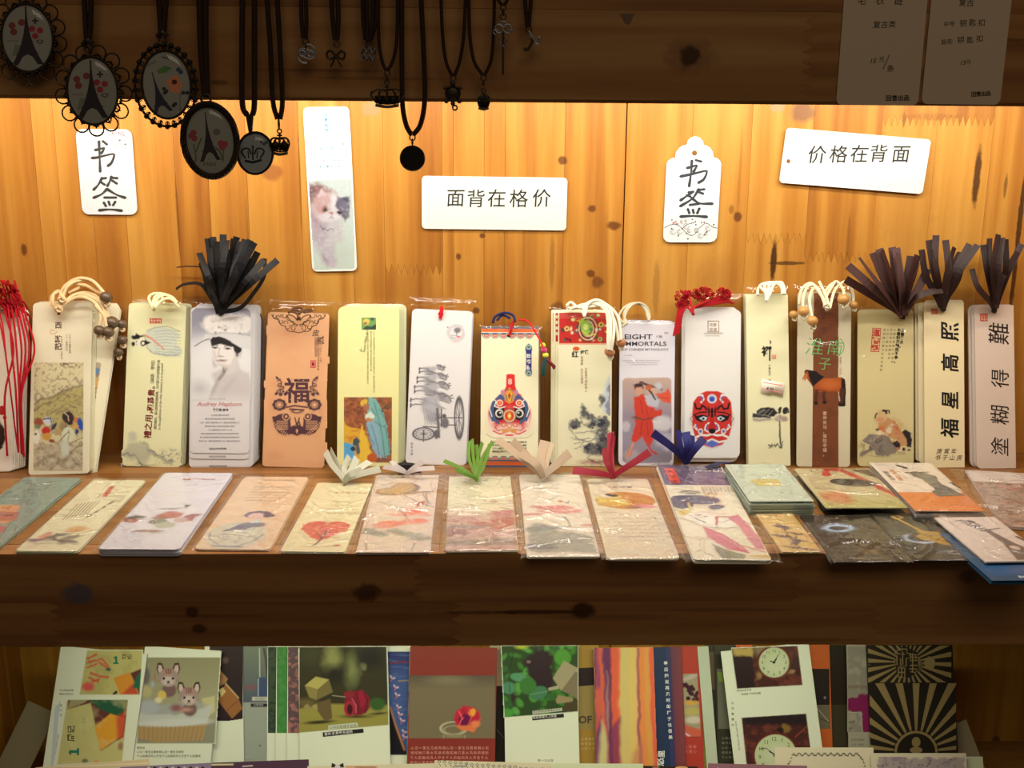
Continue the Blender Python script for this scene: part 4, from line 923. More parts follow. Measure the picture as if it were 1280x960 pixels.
E_(330, 490, 44, 42, (56, 38, 40)); E_(345, 530, 22, 18, (50, 34, 36)); p.line(f((300, 455), (330, 480), (340, 520)), 1.0, (206, 190, 160)); E_(392, 510, 22, 22, (196, 110, 64)); E_(425, 545, 20, 50, (36, 76, 150), rot=-15); E_(385, 560, 26, 18, (204, 148, 80)); E_(395, 600, 12, 22, (44, 54, 110)); E_(310, 580, 9, 24, (54, 62, 104), rot=15)
E_(330, 620, 46, 60, (204, 196, 160)); E_(310, 720, 34, 60, (196, 190, 166), soft=3); p.line(f((340, 590), (330, 660), (345, 700)), 1.0, (130, 120, 90)); p.line(f((250, 690), (290, 640), (330, 600)), 1.0, (110, 90, 60)); p.line(f((360, 680), (400, 660), (445, 640)), 1.2, (120, 108, 60)); p.line(f((340, 760), (390, 720), (445, 690)), 1.2, (120, 108, 60))
c.pic(p, CR1)
c.txt('西', 68.5, 409.8, 9, (74, 44, 40), bold=.02); c.txt('游', 68, 427.5, 9.6, (74, 44, 40), bold=.02); c.txt('記', 68.2, 436.6, 9, (74, 44, 40), bold=.02); c.line([(68, 414), (64, 412), (63, 416), (67, 417.5), (72, 414.5)], .8, (200, 150, 110), 4)
c.txt('十万八千里取经路', 86, 417.5, 2.9, (120, 92, 76), vert=True, ang=0); c.txt('八十一难西行记', 82, 417.5, 2.9, (120, 92, 76), vert=True, ang=0); c.txt('JOURNEY TO THE WEST', 78.2, 449, 3.0, (140, 108, 90), ang=-90, sx=.8)
hole(c, 73.5, 392, 2); c.done(t)
# skewed cards behind
g2 = Fr(fr.O, fr.r, fr.u, fr.w, fr.h)
P = fr.px([(112, 594), (119, 590), (150, 387), (146, 379), (112, 379)], -.006); g = G(); prism(g, P, -.0068, -.006, alb((222, 204, 166))); P = P+[.0008, -.001]; prism(g, P, -.0082, -.0075, alb((214, 198, 166))); g.build('card', M_PAPER, t)
p = Pic(114, 453, 128, 510, (176, 150, 116), .9); p.clip = np.clip(.5-p._seg([(108, 453), (126, 454), (117, 512), (108, 512)], True), 0, 1)
p.mottle((124, 80, 70), 3, .5, .8, 2); p.ell(121, 464, 5, 4, (104, 128, 150)); p.ell(120, 478, 4, 6, (200, 148, 84)); c2 = Card(fr, off=-.0059); c2.mp = lambda P: fr.px(P, -.0059); c2.pic(p, None); c2.done(t)
STR = (226, 188, 136)
cordpx(t, [[(70, 388, .02), (66, 378, .02), (67, 368, .016), (74, 364, .014), (78, 372, .02)], [(72, 386, .02), (78, 362, .015), (92, 350, .012), (106, 348, .012), (118, 353, .015), (130, 366, .02)],
    [(76, 382, .02), (83, 360, .016), (97, 351, .012), (112, 351, .01), (124, 360, .015), (128, 368, .02)], [(79, 380, .02), (92, 369, .014), (110, 366, .01), (124, 374, .015), (134, 392, .02), (139, 405, .024)],
    [(78, 382, .02), (95, 371, .012), (108, 369, .016), (122, 376, .018), (130, 388, .022), (137, 410, .026)], [(76, 384, .022), (92, 373, .02), (106, 372, .022), (120, 380, .026), (126, 395, .032), (124, 406, .034)],
    [(95, 355, .01), (108, 357, .012), (120, 364, .012), (128, 368, .014)], [(64, 382, .02), (65, 370, .016), (75, 364, .014)], [(119, 381, .03), (130, 395, .032), (133, 408, .034)], [(86, 366, .012), (100, 358, .01), (92, 352, .01)]], .00145, STR)
g = G()
for x, y in ((73, 386), (77, 374)): knot_geo(g, hy(x, y, -.023), .0028, alb(STR), 2)
partw(g, 'knot', M_CORD, t)
beads(t, [(132.5, 371.5, .022, 6.6), (139.5, 403, .028, 7.2), (124, 413, .036, 5.8), (135, 415, .034, 6.2), (151.5, 405, .022, 5.2), (153, 425, .022, 5.5), (148, 440, .022, 5.2)], (92, 70, 48), (228, 196, 150))
# ---- 2 cream, court lady lying sideways
CR2 = (234, 220, 168)
t, fr, c = pack('cream bookmark pack with sideways robed figure, reddish vertical saying and small red seal', [(162, 380), (232, 380), (226, 584), (152, 583)], CR2, 4, seed=5, dirs=(.0009, 0), edge=(206, 192, 150))
f = lambda *p: sc(p, 4.365, 150, 375)
p = Pic(160, 406, 228, 452, None, .8); p.warp(.8, 3, 2); E_ = lambda x, y, rx, ry, col, **k: p.ell(x/4.365+150, y/4.365+375, rx/4.365, ry/4.365, col, **k)
E_(230, 190, 92, 42, (206, 202, 178), rot=6, a=.9); E_(250, 270, 95, 38, (196, 192, 170), rot=8, a=.85); E_(220, 230, 90, 55, (212, 206, 178), a=.8)
for k in range(9): p.line(f((190, 175+k*15), (250, 165+k*17), (330, 172+k*17)), .55, (112, 124, 138), .8, .75)
p.line(f((130, 190), (160, 205), (210, 240), (240, 270)), 1.6, (216, 130, 104)); p.line(f((150, 195), (190, 220), (205, 245)), 1.0, (220, 140, 110)); p.line(f((135, 200), (150, 260), (180, 290), (260, 300), (320, 300)), .6, (110, 106, 110)); p.line(f((150, 170), (190, 150), (260, 145), (325, 170)), .6, (110, 106, 110))
E_(100, 235, 24, 20, (236, 218, 184)); E_(122, 232, 20, 20, (236, 222, 190)); E_(78, 205, 16, 10, (36, 30, 34), rot=20); E_(95, 200, 14, 14, (30, 26, 30)); E_(72, 240, 10, 12, (40, 34, 38)); E_(110, 198, 22, 6, (36, 30, 34)); E_(90, 188, 4, 8, (30, 26, 30)); p.ring(*f((126, 236))[0], 2.8, 2.6, 1.6, (32, 26, 30)); p.poly(f((135, 218), (172, 232), (140, 246)), (28, 24, 28)); E_(90, 228, 3, 4, (40, 30, 30)); E_(92, 242, 3, 3, (180, 80, 60))
c.pic(p, CR2)
c.rect(*f((162, 100))[0], *f((228, 128))[0], (206, 92, 72)); 
for x in (172, 186, 204, 218): c.line(f((x, 104), (x+3, 124)), .9, (240, 200, 160))
c.line(f((166, 114), (224, 112)), .6, (240, 200, 160))
c.txt('禮之用，', 188, 548.5, 10.0, (122, 34, 34), ang=-86, bold=.02); c.txt('和爲貴。', 191, 514.5, 9.2, (122, 34, 34), ang=-86, bold=.02); c.txt('（論語·學而）', 191.8, 483, 5.4, (70, 60, 50), ang=-87, step=.95)
c.txt('禮的運用，要以能夠和諧爲貴，古代聖王的道理最可貴', 195.5, 537, 3.9, (60, 52, 44), ang=-87, step=.93); c.txt('In the application of the rites, harmony is to be prized', 200.5, 537, 4.4, (64, 56, 46), ang=-87.5, sx=.86)
p = Pic(152, 535, 227, 583, None, .8); p.warp(4, 7, 3); p.clip = np.clip(.5-p._seg([(155, 532), (227, 532), (225.5, 582), (153.5, 581)], True), 0, 1)
for k in range(13): p.line(f((20+k*6, 840+k*3), (60+k*14, 790+k*4), (110+k*16, 760+k*14), (160+k*12, 840+k*7)), .9, (140, 134, 120), 1.5, .65)
p.poly(f((20, 830), (50, 780), (100, 765), (140, 800), (170, 860), (150, 900), (90, 890), (30, 860)), (190, 180, 148), 5, .8); p.mottle((104, 104, 120), 3, .5, .8, 5, 8, 1, 1, (212, 572, 20, 14)); p.line(f((110, 880), (140, 900), (200, 905)), 1.5, (70, 66, 72), 1.5, .8); p.line(f((15, 850), (50, 840), (100, 870), (130, 905)), 1.2, (100, 96, 92), 1.5, .8); p.ell(165, 545, 5, 6, (200, 192, 160), soft=4)
c.pic(p, CR2); hole(c, 192.5, 387, 2.2, (176, 150, 100)); c.done(t)
# the strip of blue flowers on the card behind, just under the front card
g = G(); P = fr.px([(151, 593), (226, 594), (226, 580), (151, 579)], -.002); prism(g, P, -.0028, -.002, alb((206, 200, 180))); g.build('card', M_PAPER, t)
p = Pic(151, 580, 226, 593.5, (196, 190, 172), .7); p.mottle((74, 72, 104), 4, .5, .9, 8, 9); p.mottle((232, 224, 206), 3, .6, .9, 11, 8); c2 = Card(fr); c2.mp = lambda P: fr.px(P, -.0019); c2.z = -.0019; c2.pic(p, None); c2.done(t)
cordpx(t, [[(192, 386, .03), (186, 374, .02), (190, 368, .014), (200, 367, .012), (214, 371, .014), (222, 379, .02)], [(192, 384, .03), (198, 372, .02), (208, 369, .016), (218, 376, .016)], [(193, 385, .03), (203, 375, .022), (214, 374, .02), (224, 384, .02)], [(190, 384, .028), (194, 371, .02), (202, 371, .018), (205, 380, .022)]], .0013, (232, 212, 160))
# ---- 3 portrait of a woman in a hat
W3 = (224, 209, 198)
t, fr, c = pack('pale grey bookmark pack with monochrome portrait of a woman in plumed hat', [(239, 384), (314, 384), (311, 567), (238, 566)], W3, 0, rad=.004, seed=7, bag=False, zz=.0125, deep=.0105)
tan = abs(fr.u[1])/fr.u[2]
# lower cards of the stack peek out under and beside the front one
for k, (yb, dxk) in enumerate(((574, -1), (585.5, -1.5))):
    P = fr.px([(239+dxk*.3, 384), (314+dxk, 384), (311, yb), (236.5, yb)], -.0008*(k+1)); body(fr, W3, t, .004, z=-.0007*(k+1), w=fr.w*1.01, h=float(P[0, 1]), y0=float(P[2, 1]), dx=float(P[:, 0].mean()))
for k in range(7):
    P = fr.px([(246+k*1.9, 380), (320+k*1.6, 378), (315+k*1.3, 584-k*1.2), (241+k*.6, 584)], -.0024-.0011*k); body(fr, (216-k*3, 202-k*3, 192-k*3), t, .004, z=-.0022-.0011*k, w=fr.w, h=float(P[0, 1]), y0=float(P[2, 1]), dx=float(P[:, 0].mean()))
P = fr.px([(324, 395), (331, 402), (331, 560), (326, 568)], -.0009*7); cc = Card(fr); cc.mp = lambda P: fr.px(P, -.0088); cc.z = -.0087
cc.line([(316, 389), (325, 392), (328.5, 401), (328, 480), (322.5, 576)], 1.8, (52, 50, 52)); cc.done(t)
p = Pic(239, 384.5, 314, 500, (206, 200, 200), .8, radius=0); p.clip = np.clip(.5-p._seg([(245, 385), (309, 385), (313.5, 390), (312.5, 500), (238.6, 500), (239.5, 390)], True), 0, 1)
f = lambda *q: sc(q, 7.38, 235, 380); E_ = lambda x, y, rx, ry, col, **k: p.ell(x/7.38+235, y/7.38+380, rx/7.38, ry/7.38, col, **k)
p.grad(400, 448, (160, 150, 154), (224, 213, 206)); E_(80, 130, 120, 130, (140, 132, 138), soft=18, a=.6); E_(330, 600, 330, 300, (228, 216, 208), soft=24, a=.9); E_(110, 780, 70, 60, (186, 172, 166), soft=14, a=.7, rot=20)
p.warp(2.2, 5, 4); E_(380, 190, 250, 95, (238, 228, 220), soft=3); E_(230, 160, 90, 60, (244, 234, 226), soft=3); E_(480, 180, 120, 80, (244, 236, 228), soft=4); p.mottle((186, 172, 166), 4, .54, .6, 5, 6, 1, 1, (280, 405, 40, 12))
p.warp(.8, 3, 4); p.poly(f((65, 390), (140, 330), (160, 270), (250, 255), (400, 265), (590, 300), (590, 420), (500, 405), (400, 350), (300, 305), (220, 310), (130, 350)), (214, 202, 192), 1.5); p.line(f((65, 388), (130, 348), (200, 318)), 1.1, (96, 84, 80)); p.line(f((150, 268), (250, 285), (320, 262), (450, 272), (590, 290)), 1.0, (170, 156, 148), 2, .8)
for x, y in ((290, 215), (255, 265), (345, 240), (480, 268)): E_(x, y, 12, 10, (150, 136, 130), soft=2)
E_(250, 500, 18, 60, (150, 134, 124), soft=4); E_(250, 560, 20, 20, (200, 184, 172), soft=4); E_(460, 450, 34, 40, (196, 180, 170), soft=5)
p.poly(f((220, 640), (330, 590), (350, 560), (450, 500), (480, 600), (560, 640), (580, 700), (578, 890), (190, 890), (250, 740)), (206, 190, 180), 4); p.poly(f((320, 570), (440, 480), (455, 610), (380, 650), (325, 640)), (216, 198, 186), 3); p.line(f((330, 630), (290, 680), (240, 780), (205, 880)), 2.6, (156, 138, 130), 5, .7); p.line(f((325, 580), (335, 625)), 2.2, (110, 94, 88), 2.5, .9); p.line(f((355, 600), (330, 640), (290, 690)), 1.8, (120, 104, 98), 4, .8); p.line(f((430, 690), (350, 780), (300, 880)), 3, (184, 168, 160), 8, .5)
E_(322, 470, 98, 112, (232, 214, 200), rot=-12, soft=2); p.poly(f((232, 430), (250, 510), (290, 565), (340, 582), (370, 565), (300, 555), (262, 510), (246, 440)), (190, 170, 158), 4, .7)
p.poly(f((208, 330), (225, 308), (280, 300), (350, 318), (430, 370), (500, 410), (490, 440), (450, 465), (430, 440), (420, 400), (360, 385), (300, 370), (240, 385), (222, 395), (210, 370)), (44, 38, 38), 1.4)
E_(250, 402, 26, 7, (70, 58, 54), soft=1.2, rot=5); E_(368, 412, 30, 8, (64, 52, 50), soft=1.2, rot=8); E_(252, 405, 9, 6, (30, 24, 24), soft=.8); E_(366, 415, 9, 6, (30, 24, 24), soft=.8); p.line(f((228, 385), (255, 380), (275, 388)), 1.0, (90, 76, 70)); p.line(f((338, 392), (370, 386), (400, 398)), 1.0, (90, 76, 70))
p.line(f((290, 410), (283, 450), (286, 475)), 1.0, (190, 168, 156), 2); E_(300, 484, 22, 6, (150, 124, 114), soft=1.6); E_(312, 520, 40, 6, (120, 88, 82), soft=1.2, rot=-2); E_(315, 528, 26, 5, (170, 136, 126), soft=1.4); E_(452, 470, 10, 14, (90, 76, 72), soft=2)
E_(290, 900, 400, 46, W3, soft=14)
c.pic(p, W3); c.txt('AUDREY HEPBURN', 261, 499.5, 2.6, (150, 140, 138), sx=.95)
c.txt('Audrey Hepburn', 246, 507.5, 7.4, (196, 84, 84), shear=.35, sx=1.1); c.txt('奥黛丽·赫本', 266, 513.7, 3.7, (70, 64, 64), bold=.02)
for k, n in enumerate((9, 15, 20, 15, 12, 19, 20, 21)): c.txt(tiny(n, k), 275.5-n*1.3, 520+k*4.6, 2.45, (104, 98, 96), shear=.2)
for y in (562,): c.txt('HOLLYWOOD', 261.5, y, 3.3, (60, 56, 58), bold=.03)
hole(c, 275.8, 391, 2.6, (24, 22, 24)); c.done(t)
cc = Card(fr); cc.mp = lambda P: fr.px(P, -.0006); cc.z = -.00065; cc.txt('HOLLYWOOD', 261.5, 571.8, 3.2, (90, 86, 88), bold=.03); cc.mp = lambda P: fr.px(P, -.0013); cc.z = -.00135; cc.txt('HOLLYWOOD', 261.5, 583.8, 3.4, (60, 56, 58), bold=.03); cc.done(t, 'lettering')
sleeve(fr, t, .003, .009, .008, .011, z=.0008, zb=-.006, seed=7, creases=[([(3, -4), (10, -2), (20, -5), (30, -3), (45, -5)], .5, 1.5), ([(54.5, -5), (55, 60), (54.5, 130)], .35, 1.3), ([(42, 138), (50, 130)], .3, 1)])
strips(t, (275, 391), [(259, 298), (266, 296), (271, 302), (279, 293), (284, 300), (291, 298), (296, 296), (301, 302), (306, 299), (313, 300), (318, 303), (322, 315), (249, 316), (250, 328), (262, 310), (268, 318), (288, 312), (297, 318), (304, 322), (277, 315), (281, 325), (255, 335), (312, 322), (330, 325), (347, 325), (293, 330), (271, 335), (262, 345)], 8.3, (10, 10, 12), d0=.016, seed=3, var=4, d1=.022)
g = G(); ribbon(g, [hy(221, 334, -.012), hy(238, 333, -.014), hy(256, 338, -.016), hy(270, 372, -.02)], .002, alb((13, 13, 15)), face=(0, -.3, 1)); partw(g, 'ribbon', M_SATIN, t, False)
g = G(); ribbon(g, [hy(220, 361, -.014), hy(232, 355, -.016), hy(252, 356, -.02), hy(268, 378, -.022)], .004, alb((13, 13, 15)), face=(0, -.6, 1)); partw(g, 'ribbon', M_SATIN, t, False)
g = G(); ribbon(g, [hy(331, 323, -.016), hy(330, 345, -.02), hy(318, 365, -.022), hy(300, 385, -.022), hy(276, 390, -.024)], .004, alb((13, 13, 15)), face=(.6, -.6, 0)); tube(g, [onp(fr, 275, 386, .002), onp(fr, 275.5, 391, .0015), onp(fr, 276, 393, .0004)], .002, alb((20, 20, 22))); partw(g, 'ribbon', M_SATIN, t, False)
def shape(s, ox, oy):
    """helper returning point converter and painters working in the coordinates of an enlarged view"""
    f = lambda *p: sc(p, s, ox, oy)
    def on(p):
        E_ = lambda x, y, rx, ry, col, **k: p.ell(x/s+ox, y/s+oy, rx/s, ry/s, col, **k)
        P_ = lambda pts, col, soft=1.0, a=1.0: p.poly(sc(pts, s, ox, oy), col, soft, a)
        L_ = lambda pts, w, col, soft=.9, a=1.0: p.line(sc(pts, s, ox, oy), w, col, soft, a)
        return E_, P_, L_
    return f, on
def wisp(c, L_, w, col, n=3, sm=4):
    for P in L_: c.line(P, w, col, sm)
# ---- 4 orange paper-cut blessing
OR = (222, 160, 112)
t, fr, c = pack('orange kraft-toned bookmark pack with dark purple paper-cut blessing emblem', [(335, 391), (412, 391), (405, 585), (328, 583)], OR, 2, seed=8, dirs=(-.0003, 0), edge=(150, 104, 70), sl=(.004, .004, .012),
    creases=[([(-2, -9), (5, -14), (8, -17)], .5, 1.2), ([(58, -8), (52, -14), (50, -17)], .5, 1.2), ([(40, 62), (50, 58), (56, 60)], .45, 1.3), ([(42, 84), (47, 91), (56, 92)], .45, 1.3), ([(34, 120), (36, 128), (35, 133)], .3, 1)])
p = Pic(330, 392, 412, 583, None, 3); p.mottle((210, 134, 92), 26, .5, .5, 3, 4); p.clip = np.clip(.5-p._seg([(338, 394), (409, 394), (403, 581), (332, 580)], True)/8, 0, 1); c.pic(p, OR)
f, on = shape(4.566, 325, 380); BK1 = (92, 60, 34)
sp = lambda x, y, r, a0, a1, w=.9, col=BK1: c.line([(x/4.566+325+(r*(1-.55*t_/14))/4.566*math.cos(math.radians(a0+(a1-a0)*t_/14)), y/4.566+380+(r*(1-.55*t_/14))/4.566*math.sin(math.radians(a0+(a1-a0)*t_/14))) for t_ in range(15)], w, col)
for s in (-1, 1):
    X_ = lambda x: 221+s*x
    A = lambda a: a if s > 0 else 180-a
    c.line(f((X_(155), 58), (X_(140), 82), (X_(112), 92), (X_(104), 118), (X_(78), 128), (X_(64), 152), (X_(30), 158), (X_(0), 164)), 1.0, BK1, 4)
    for (x, y, r, a, b) in ((135, 70, 14, -60, 220), (118, 72, 12, 120, -160), (100, 100, 16, -40, 260), (84, 66, 16, 200, -80), (76, 108, 15, 160, 420), (60, 130, 16, -30, 250), (52, 82, 22, -120, 130), (40, 108, 16, 60, 330), (28, 140, 15, -60, 230), (18, 118, 12, 200, -60), (106, 66, 9, 0, 300)): sp(X_(x), y, r, A(a), A(b))
    c.line(f((X_(8), 95), (X_(30), 70), (X_(62), 60)), 1.1, BK1, 4); c.line(f((X_(8), 120), (X_(44), 98), (X_(70), 62)), 1.0, BK1, 4)
hole(c, *f((221, 82))[0], 2.6, (84, 46, 24))
c.txt('皮', 390, 419.5, 9, (66, 44, 34), shear=.15); c.txt('影', 395, 430, 10.5, (66, 44, 34), shear=.1); c.line(f((362, 182), (352, 196)), .9, (66, 44, 34)); c.line(f((352, 215), (366, 226)), .9, (66, 44, 34))
c.txt('CHINESE SHADOW', 393.4, 421, 4.0, (150, 100, 76), ang=90, sx=.72, bold=.02); c.txt('中国民间艺术剪影纸', 396.2, 431, 3.4, (130, 90, 66), vert=True); c.txt('一方水土一方情', 399.6, 431, 3.0, (140, 98, 70), vert=True)
c.rect(*f((288, 322))[0], *f((318, 364))[0], (190, 70, 62)); c.rect(*f((292, 327))[0], *f((314, 359))[0], (222, 120, 100)); c.disc(*f((303, 343))[0], 1.6, 2.4, (120, 30, 40))
p = Pic(339, 467, 403, 549, None, .6); E_, P_, L_ = on(p); PU = (84, 50, 56)
for s in (-1, 1):
    X_ = lambda x: 211+s*x
    P_([(X_(142), 642), (X_(120), 640), (X_(108), 632), (X_(70), 622), (X_(40), 640), (X_(30), 680), (X_(0), 700), (X_(0), 752), (X_(28), 742), (X_(70), 750), (X_(105), 735), (X_(130), 700)], PU)
    P_([(X_(22), 650), (X_(38), 664), (X_(34), 700), (X_(12), 690), (X_(6), 672)], OR); E_(X_(62), 642, 22, 22, OR); E_(X_(62), 642, 17, 17, PU); E_(X_(62), 642, 7, 7, OR)
    for k in range(5):
        for j in range(4): L_([(X_(52+j*16), 668+k*11), (X_(60+j*16), 672+k*11), (X_(66+j*16), 667+k*11)], .75, OR, .8)
    for k in range(9): L_([(X_(126-k*9), 676+k*8), (X_(136-k*9), 690+k*8)], .8, OR, .7)
    for k in range(8): a = k*.785; E_(X_(100)+26*math.cos(a), 575+22*math.sin(a), 16, 13, PU, rot=0)
    for k in range(7): a = k*.9; p.ring((X_(100)+14*math.cos(a))/4.566+325, (575+12*math.sin(a))/4.566+380, 1.8, 1.6, .5, OR)
    E_(X_(100), 574, 6, 6, OR)
    E_(X_(112), 424, 9, 7, PU, rot=20); L_([(X_(118), 415), (X_(88), 445), (X_(92), 470)], 1.5, PU); L_([(X_(112), 440), (X_(94), 430)], 1.3, PU)
    for x, y, r in ((100, 462, 14), (86, 480, 15), (104, 500, 15), (92, 516, 12), (118, 512, 10), (78, 500, 8)): E_(X_(x), y, r, r*.8, PU, rot=30*s)
    for x, y in ((100, 462), (88, 480), (104, 500)): p.ring(X_(x)/4.566+325, y/4.566+380, 1.3, 1.0, .5, OR)
L_([(150, 590), (200, 580), (270, 590)], 2, PU); L_([(170, 600), (250, 605)], 2, PU); E_(211, 612, 34, 12, PU); E_(211, 612, 20, 5, OR); L_([(200, 650), (212, 700), (225, 650)], 1.6, PU); P_([(198, 720), (211, 756), (224, 720), (211, 700)], PU); P_([(204, 722), (211, 742), (218, 722), (211, 712)], OR); L_([(205, 690), (222, 668), (230, 690), (215, 696)], 1.5, PU)
c.pic(p, OR); c.txt('福', 354.5, 500.5, 33, PU, bold=.018, sx=1.02)
for x, y in ((180, 432), (222, 430), (248, 436), (172, 470), (160, 500), (232, 470), (255, 490), (230, 530), (176, 545), (215, 552), (250, 556)): c.disc(x/4.566+325, y/4.566+380, 1.0, .9, (190, 136, 104), 8)
c.done(t)
cordpx(t, [[(373, 398, .035), (371, 392, .03), (364, 389, .022), (368, 385, .016), (378, 386, .018), (374, 393, .03)], [(373, 392, .03), (384, 387, .02), (390, 388, .018), (380, 391, .026)], [(360, 391, .02), (369, 388, .018), (378, 390, .022)]], .0009, (92, 62, 44))
# ---- 5 yellow painter card
YL = (236, 220, 150)
t, fr, c = pack('pale yellow bookmark pack with small green portrait and a blue-clad resting pair below', [(424, 384), (498, 383), (499, 585), (420, 581)], YL, 5, rad=.005, seed=9, dirs=(.0012, .0002), edge=(206, 196, 150), sl=(.003, .006, .006),
    creases=[([(8, -1), (20, 1), (34, -3), (46, 2), (52, -4)], .6, 1.6), ([(12, 36), (18, 42), (14, 48), (22, 52)], .5, 2.2), ([(10, 66), (20, 64)], .35, 1.4), ([(3, 8), (4, 70)], .3, 1.2)])
f, on = shape(4.566, 415, 380)
p = Pic(430, 496, 490, 579, (150, 84, 52), .65); E_, P_, L_ = on(p); p.clip = np.clip(.5-p._seg(f((66, 532), (344, 532), (340, 905), (60, 903)), True), 0, 1); p.warp(2.2, 4, 4)
p.mottle((184, 108, 66), 3, .45, .8, 3, 6); p.mottle((96, 56, 50), 4, .55, .7, 8, 6); P_([(50, 640), (90, 700), (190, 720), (200, 760), (250, 910), (50, 910)], (226, 168, 54), 2); p.mottle((206, 112, 48), 4, .5, .7, 9, 5, 1, 1, (444, 545, 18, 14)); P_([(170, 690), (200, 780), (230, 910), (160, 910), (150, 800)], (236, 186, 64), 1.5)
P_([(55, 790), (120, 800), (134, 830), (128, 910), (55, 910)], (92, 164, 208), 2); E_(138, 790, 20, 26, (74, 84, 84)); E_(150, 830, 12, 28, (90, 96, 92)); E_(120, 830, 16, 14, (56, 66, 74)); E_(230, 880, 30, 26, (196, 92, 44)); p.mottle((70, 84, 66), 3, .5, .7, 12, 7, 1, 1, (482, 515, 9, 26))
P_([(205, 525), (250, 540), (300, 640), (310, 680), (335, 860), (300, 880), (270, 840), (245, 700), (215, 640), (190, 600), (215, 580)], (128, 172, 160), 1.4); P_([(195, 680), (240, 660), (275, 760), (290, 880), (255, 870), (215, 780)], (144, 170, 178), 1.4); E_(185, 565, 22, 22, (222, 174, 70), soft=1); E_(200, 590, 18, 18, (176, 110, 80)); E_(215, 640, 28, 24, (218, 222, 196), soft=1.4); E_(212, 664, 20, 10, (196, 128, 80))
p.warp(.6, 3, 2)
for P in ([(240, 560), (262, 640), (290, 760), (300, 870)], [(270, 600), (300, 650)], [(225, 690), (255, 790), (270, 860)], [(245, 670), (270, 690), (300, 700)], [(200, 700), (215, 760), (240, 800)], [(300, 690), (322, 780), (330, 850)], [(230, 600), (250, 640)], [(285, 880), (260, 895)], [(305, 870), (285, 900)]): L_(P, .9, (70, 96, 100), 1, .8)
c.pic(p, YL)
p = Pic(452, 397, 470, 412, (116, 152, 84), .6); E_, P_, L_ = on(p); P_([(200, 150), (255, 110), (255, 150)], (44, 62, 60)); P_([(170, 150), (195, 125), (235, 130), (252, 150)], (52, 74, 64)); E_(195, 103, 18, 20, (204, 170, 84)); E_(196, 96, 18, 10, (222, 190, 90)); E_(190, 110, 9, 7, (150, 96, 60)); E_(230, 80, 12, 16, (60, 92, 70)); c.pic(p, YL)
c.txt('Vincent Willem van Gogh', 456.3, 441, 4.4, (90, 84, 50), ang=-82, shear=.3, sx=.74); c.txt('V', 451.5, 441.5, 6.5, (70, 66, 40), ang=-50, shear=.3)
for k, (x, y0, n) in enumerate(((458.5, 414, 25), (462.5, 414, 19), (466.3, 414, 29))): c.txt(tiny(n, k), x, y0, 2.5, (126, 120, 70), vert=True, step=1.06)
c.done(t)
# ---- 6 horse chariot
WH = (232, 216, 216)
t, fr, c = pack('white bookmark pack with grey engraved four-horse chariot and a red cord loop', [(516, 387), (590, 388), (583, 582), (506, 580)], WH, 3, rad=.004, seed=10, dirs=(.0004, -.0004), edge=(206, 192, 190), sl=(.004, .004, .012),
    creases=[([(1, -8), (4, -14), (3, -17)], .5, 1.2), ([(55, -6), (50, -13), (54, -17)], .5, 1.2), ([(14, -8), (20, -4), (24, -8)], .4, 1.2), ([(40, -6), (48, -9), (52, -14)], .4, 1.2), ([(46, 96), (53, 98), (55, 90)], .4, 1.2)])
f, on = shape(4.571, 505, 380); GK = (84, 76, 78)
p = Pic(506, 446, 582, 554, None, .6); E_, P_, L_ = on(p)
for i, (x, y, s) in enumerate(((205, 360, .62), (215, 410, .75), (222, 460, .9), (225, 530, 1.12))):
    lx = 150-40*s
    for dy in (-12*s, 12*s+4): L_([(lx+20, y+26*s+dy), (lx-34*s, y+22*s+dy), (lx-58*s, y+28*s+dy)], 1.5, (130, 120, 120)); L_([(lx-58*s, y+20*s+dy), (lx-60*s, y+36*s+dy)], 1.8, (90, 82, 84))
    p.warp(1.0, 3, i); E_(150-10*(1-s), y+40*s, 52*s, 34*s, (160, 150, 148), soft=4, rot=30); E_(165, y+18*s, 40*s, 22*s, (184, 172, 170), soft=3, rot=-20); E_(x, y, 34*s, 20*s, (150, 138, 138), soft=2.5, rot=30); E_(x+22*s, y+14*s, 22*s, 13*s, (170, 158, 156), soft=2, rot=40); p.warp(0)
    for a in range(9): L_([(130+a*10*s, y+20*s+a*4*s), (142+a*11*s, y+48*s+a*2*s)], .7, (110, 100, 102), .8, .8)
    L_([(x-28*s, y-12*s), (x, y-20*s), (x+30*s, y+2*s), (x+40*s, y+26*s)], .9, GK); L_([(x-20*s, y+16*s), (x+12*s, y+26*s), (x+30*s, y+34*s)], .9, GK); L_([(x+34*s, y-2*s), (x+46*s, y-8*s)], 1.2, GK); L_([(x+36*s, y+8*s), (x+50*s, y+6*s)], 1.2, GK); E_(x+8*s, y-2*s, 4*s, 3*s, (60, 54, 56)); L_([(120, y+64*s), (160, y+72*s), (190, y+58*s)], .9, (104, 96, 96), 1)
E_(165, 640, 44, 40, (176, 164, 162), soft=5); E_(150, 600, 50, 34, (186, 176, 172), soft=5)
for k in range(8): L_([(110+k*11, 590+k*5), (122+k*12, 690)], .7, (126, 116, 116), .8, .7)
p.ring(315/4.571+505, 652/4.571+380, 5.6, 24, 1.7, (92, 84, 86), 0); p.ring(315/4.571+505, 652/4.571+380, 3.6, 20, .8, (130, 120, 120), 0)
for k in range(9): a = k*.7; L_([(315, 652), (315+20*math.cos(a), 652+95*math.sin(a))], .8, (110, 100, 102), .8)
p.ring(112/4.571+505, 742/4.571+380, 13, 7.6, 1.6, (96, 88, 90)); p.ring(112/4.571+505, 742/4.571+380, 9.5, 5.4, .7, (130, 120, 122))
for k in range(14): a = k*.449; L_([(112, 742), (112+54*math.cos(a), 742+31*math.sin(a))], .6, (110, 100, 102), .8)
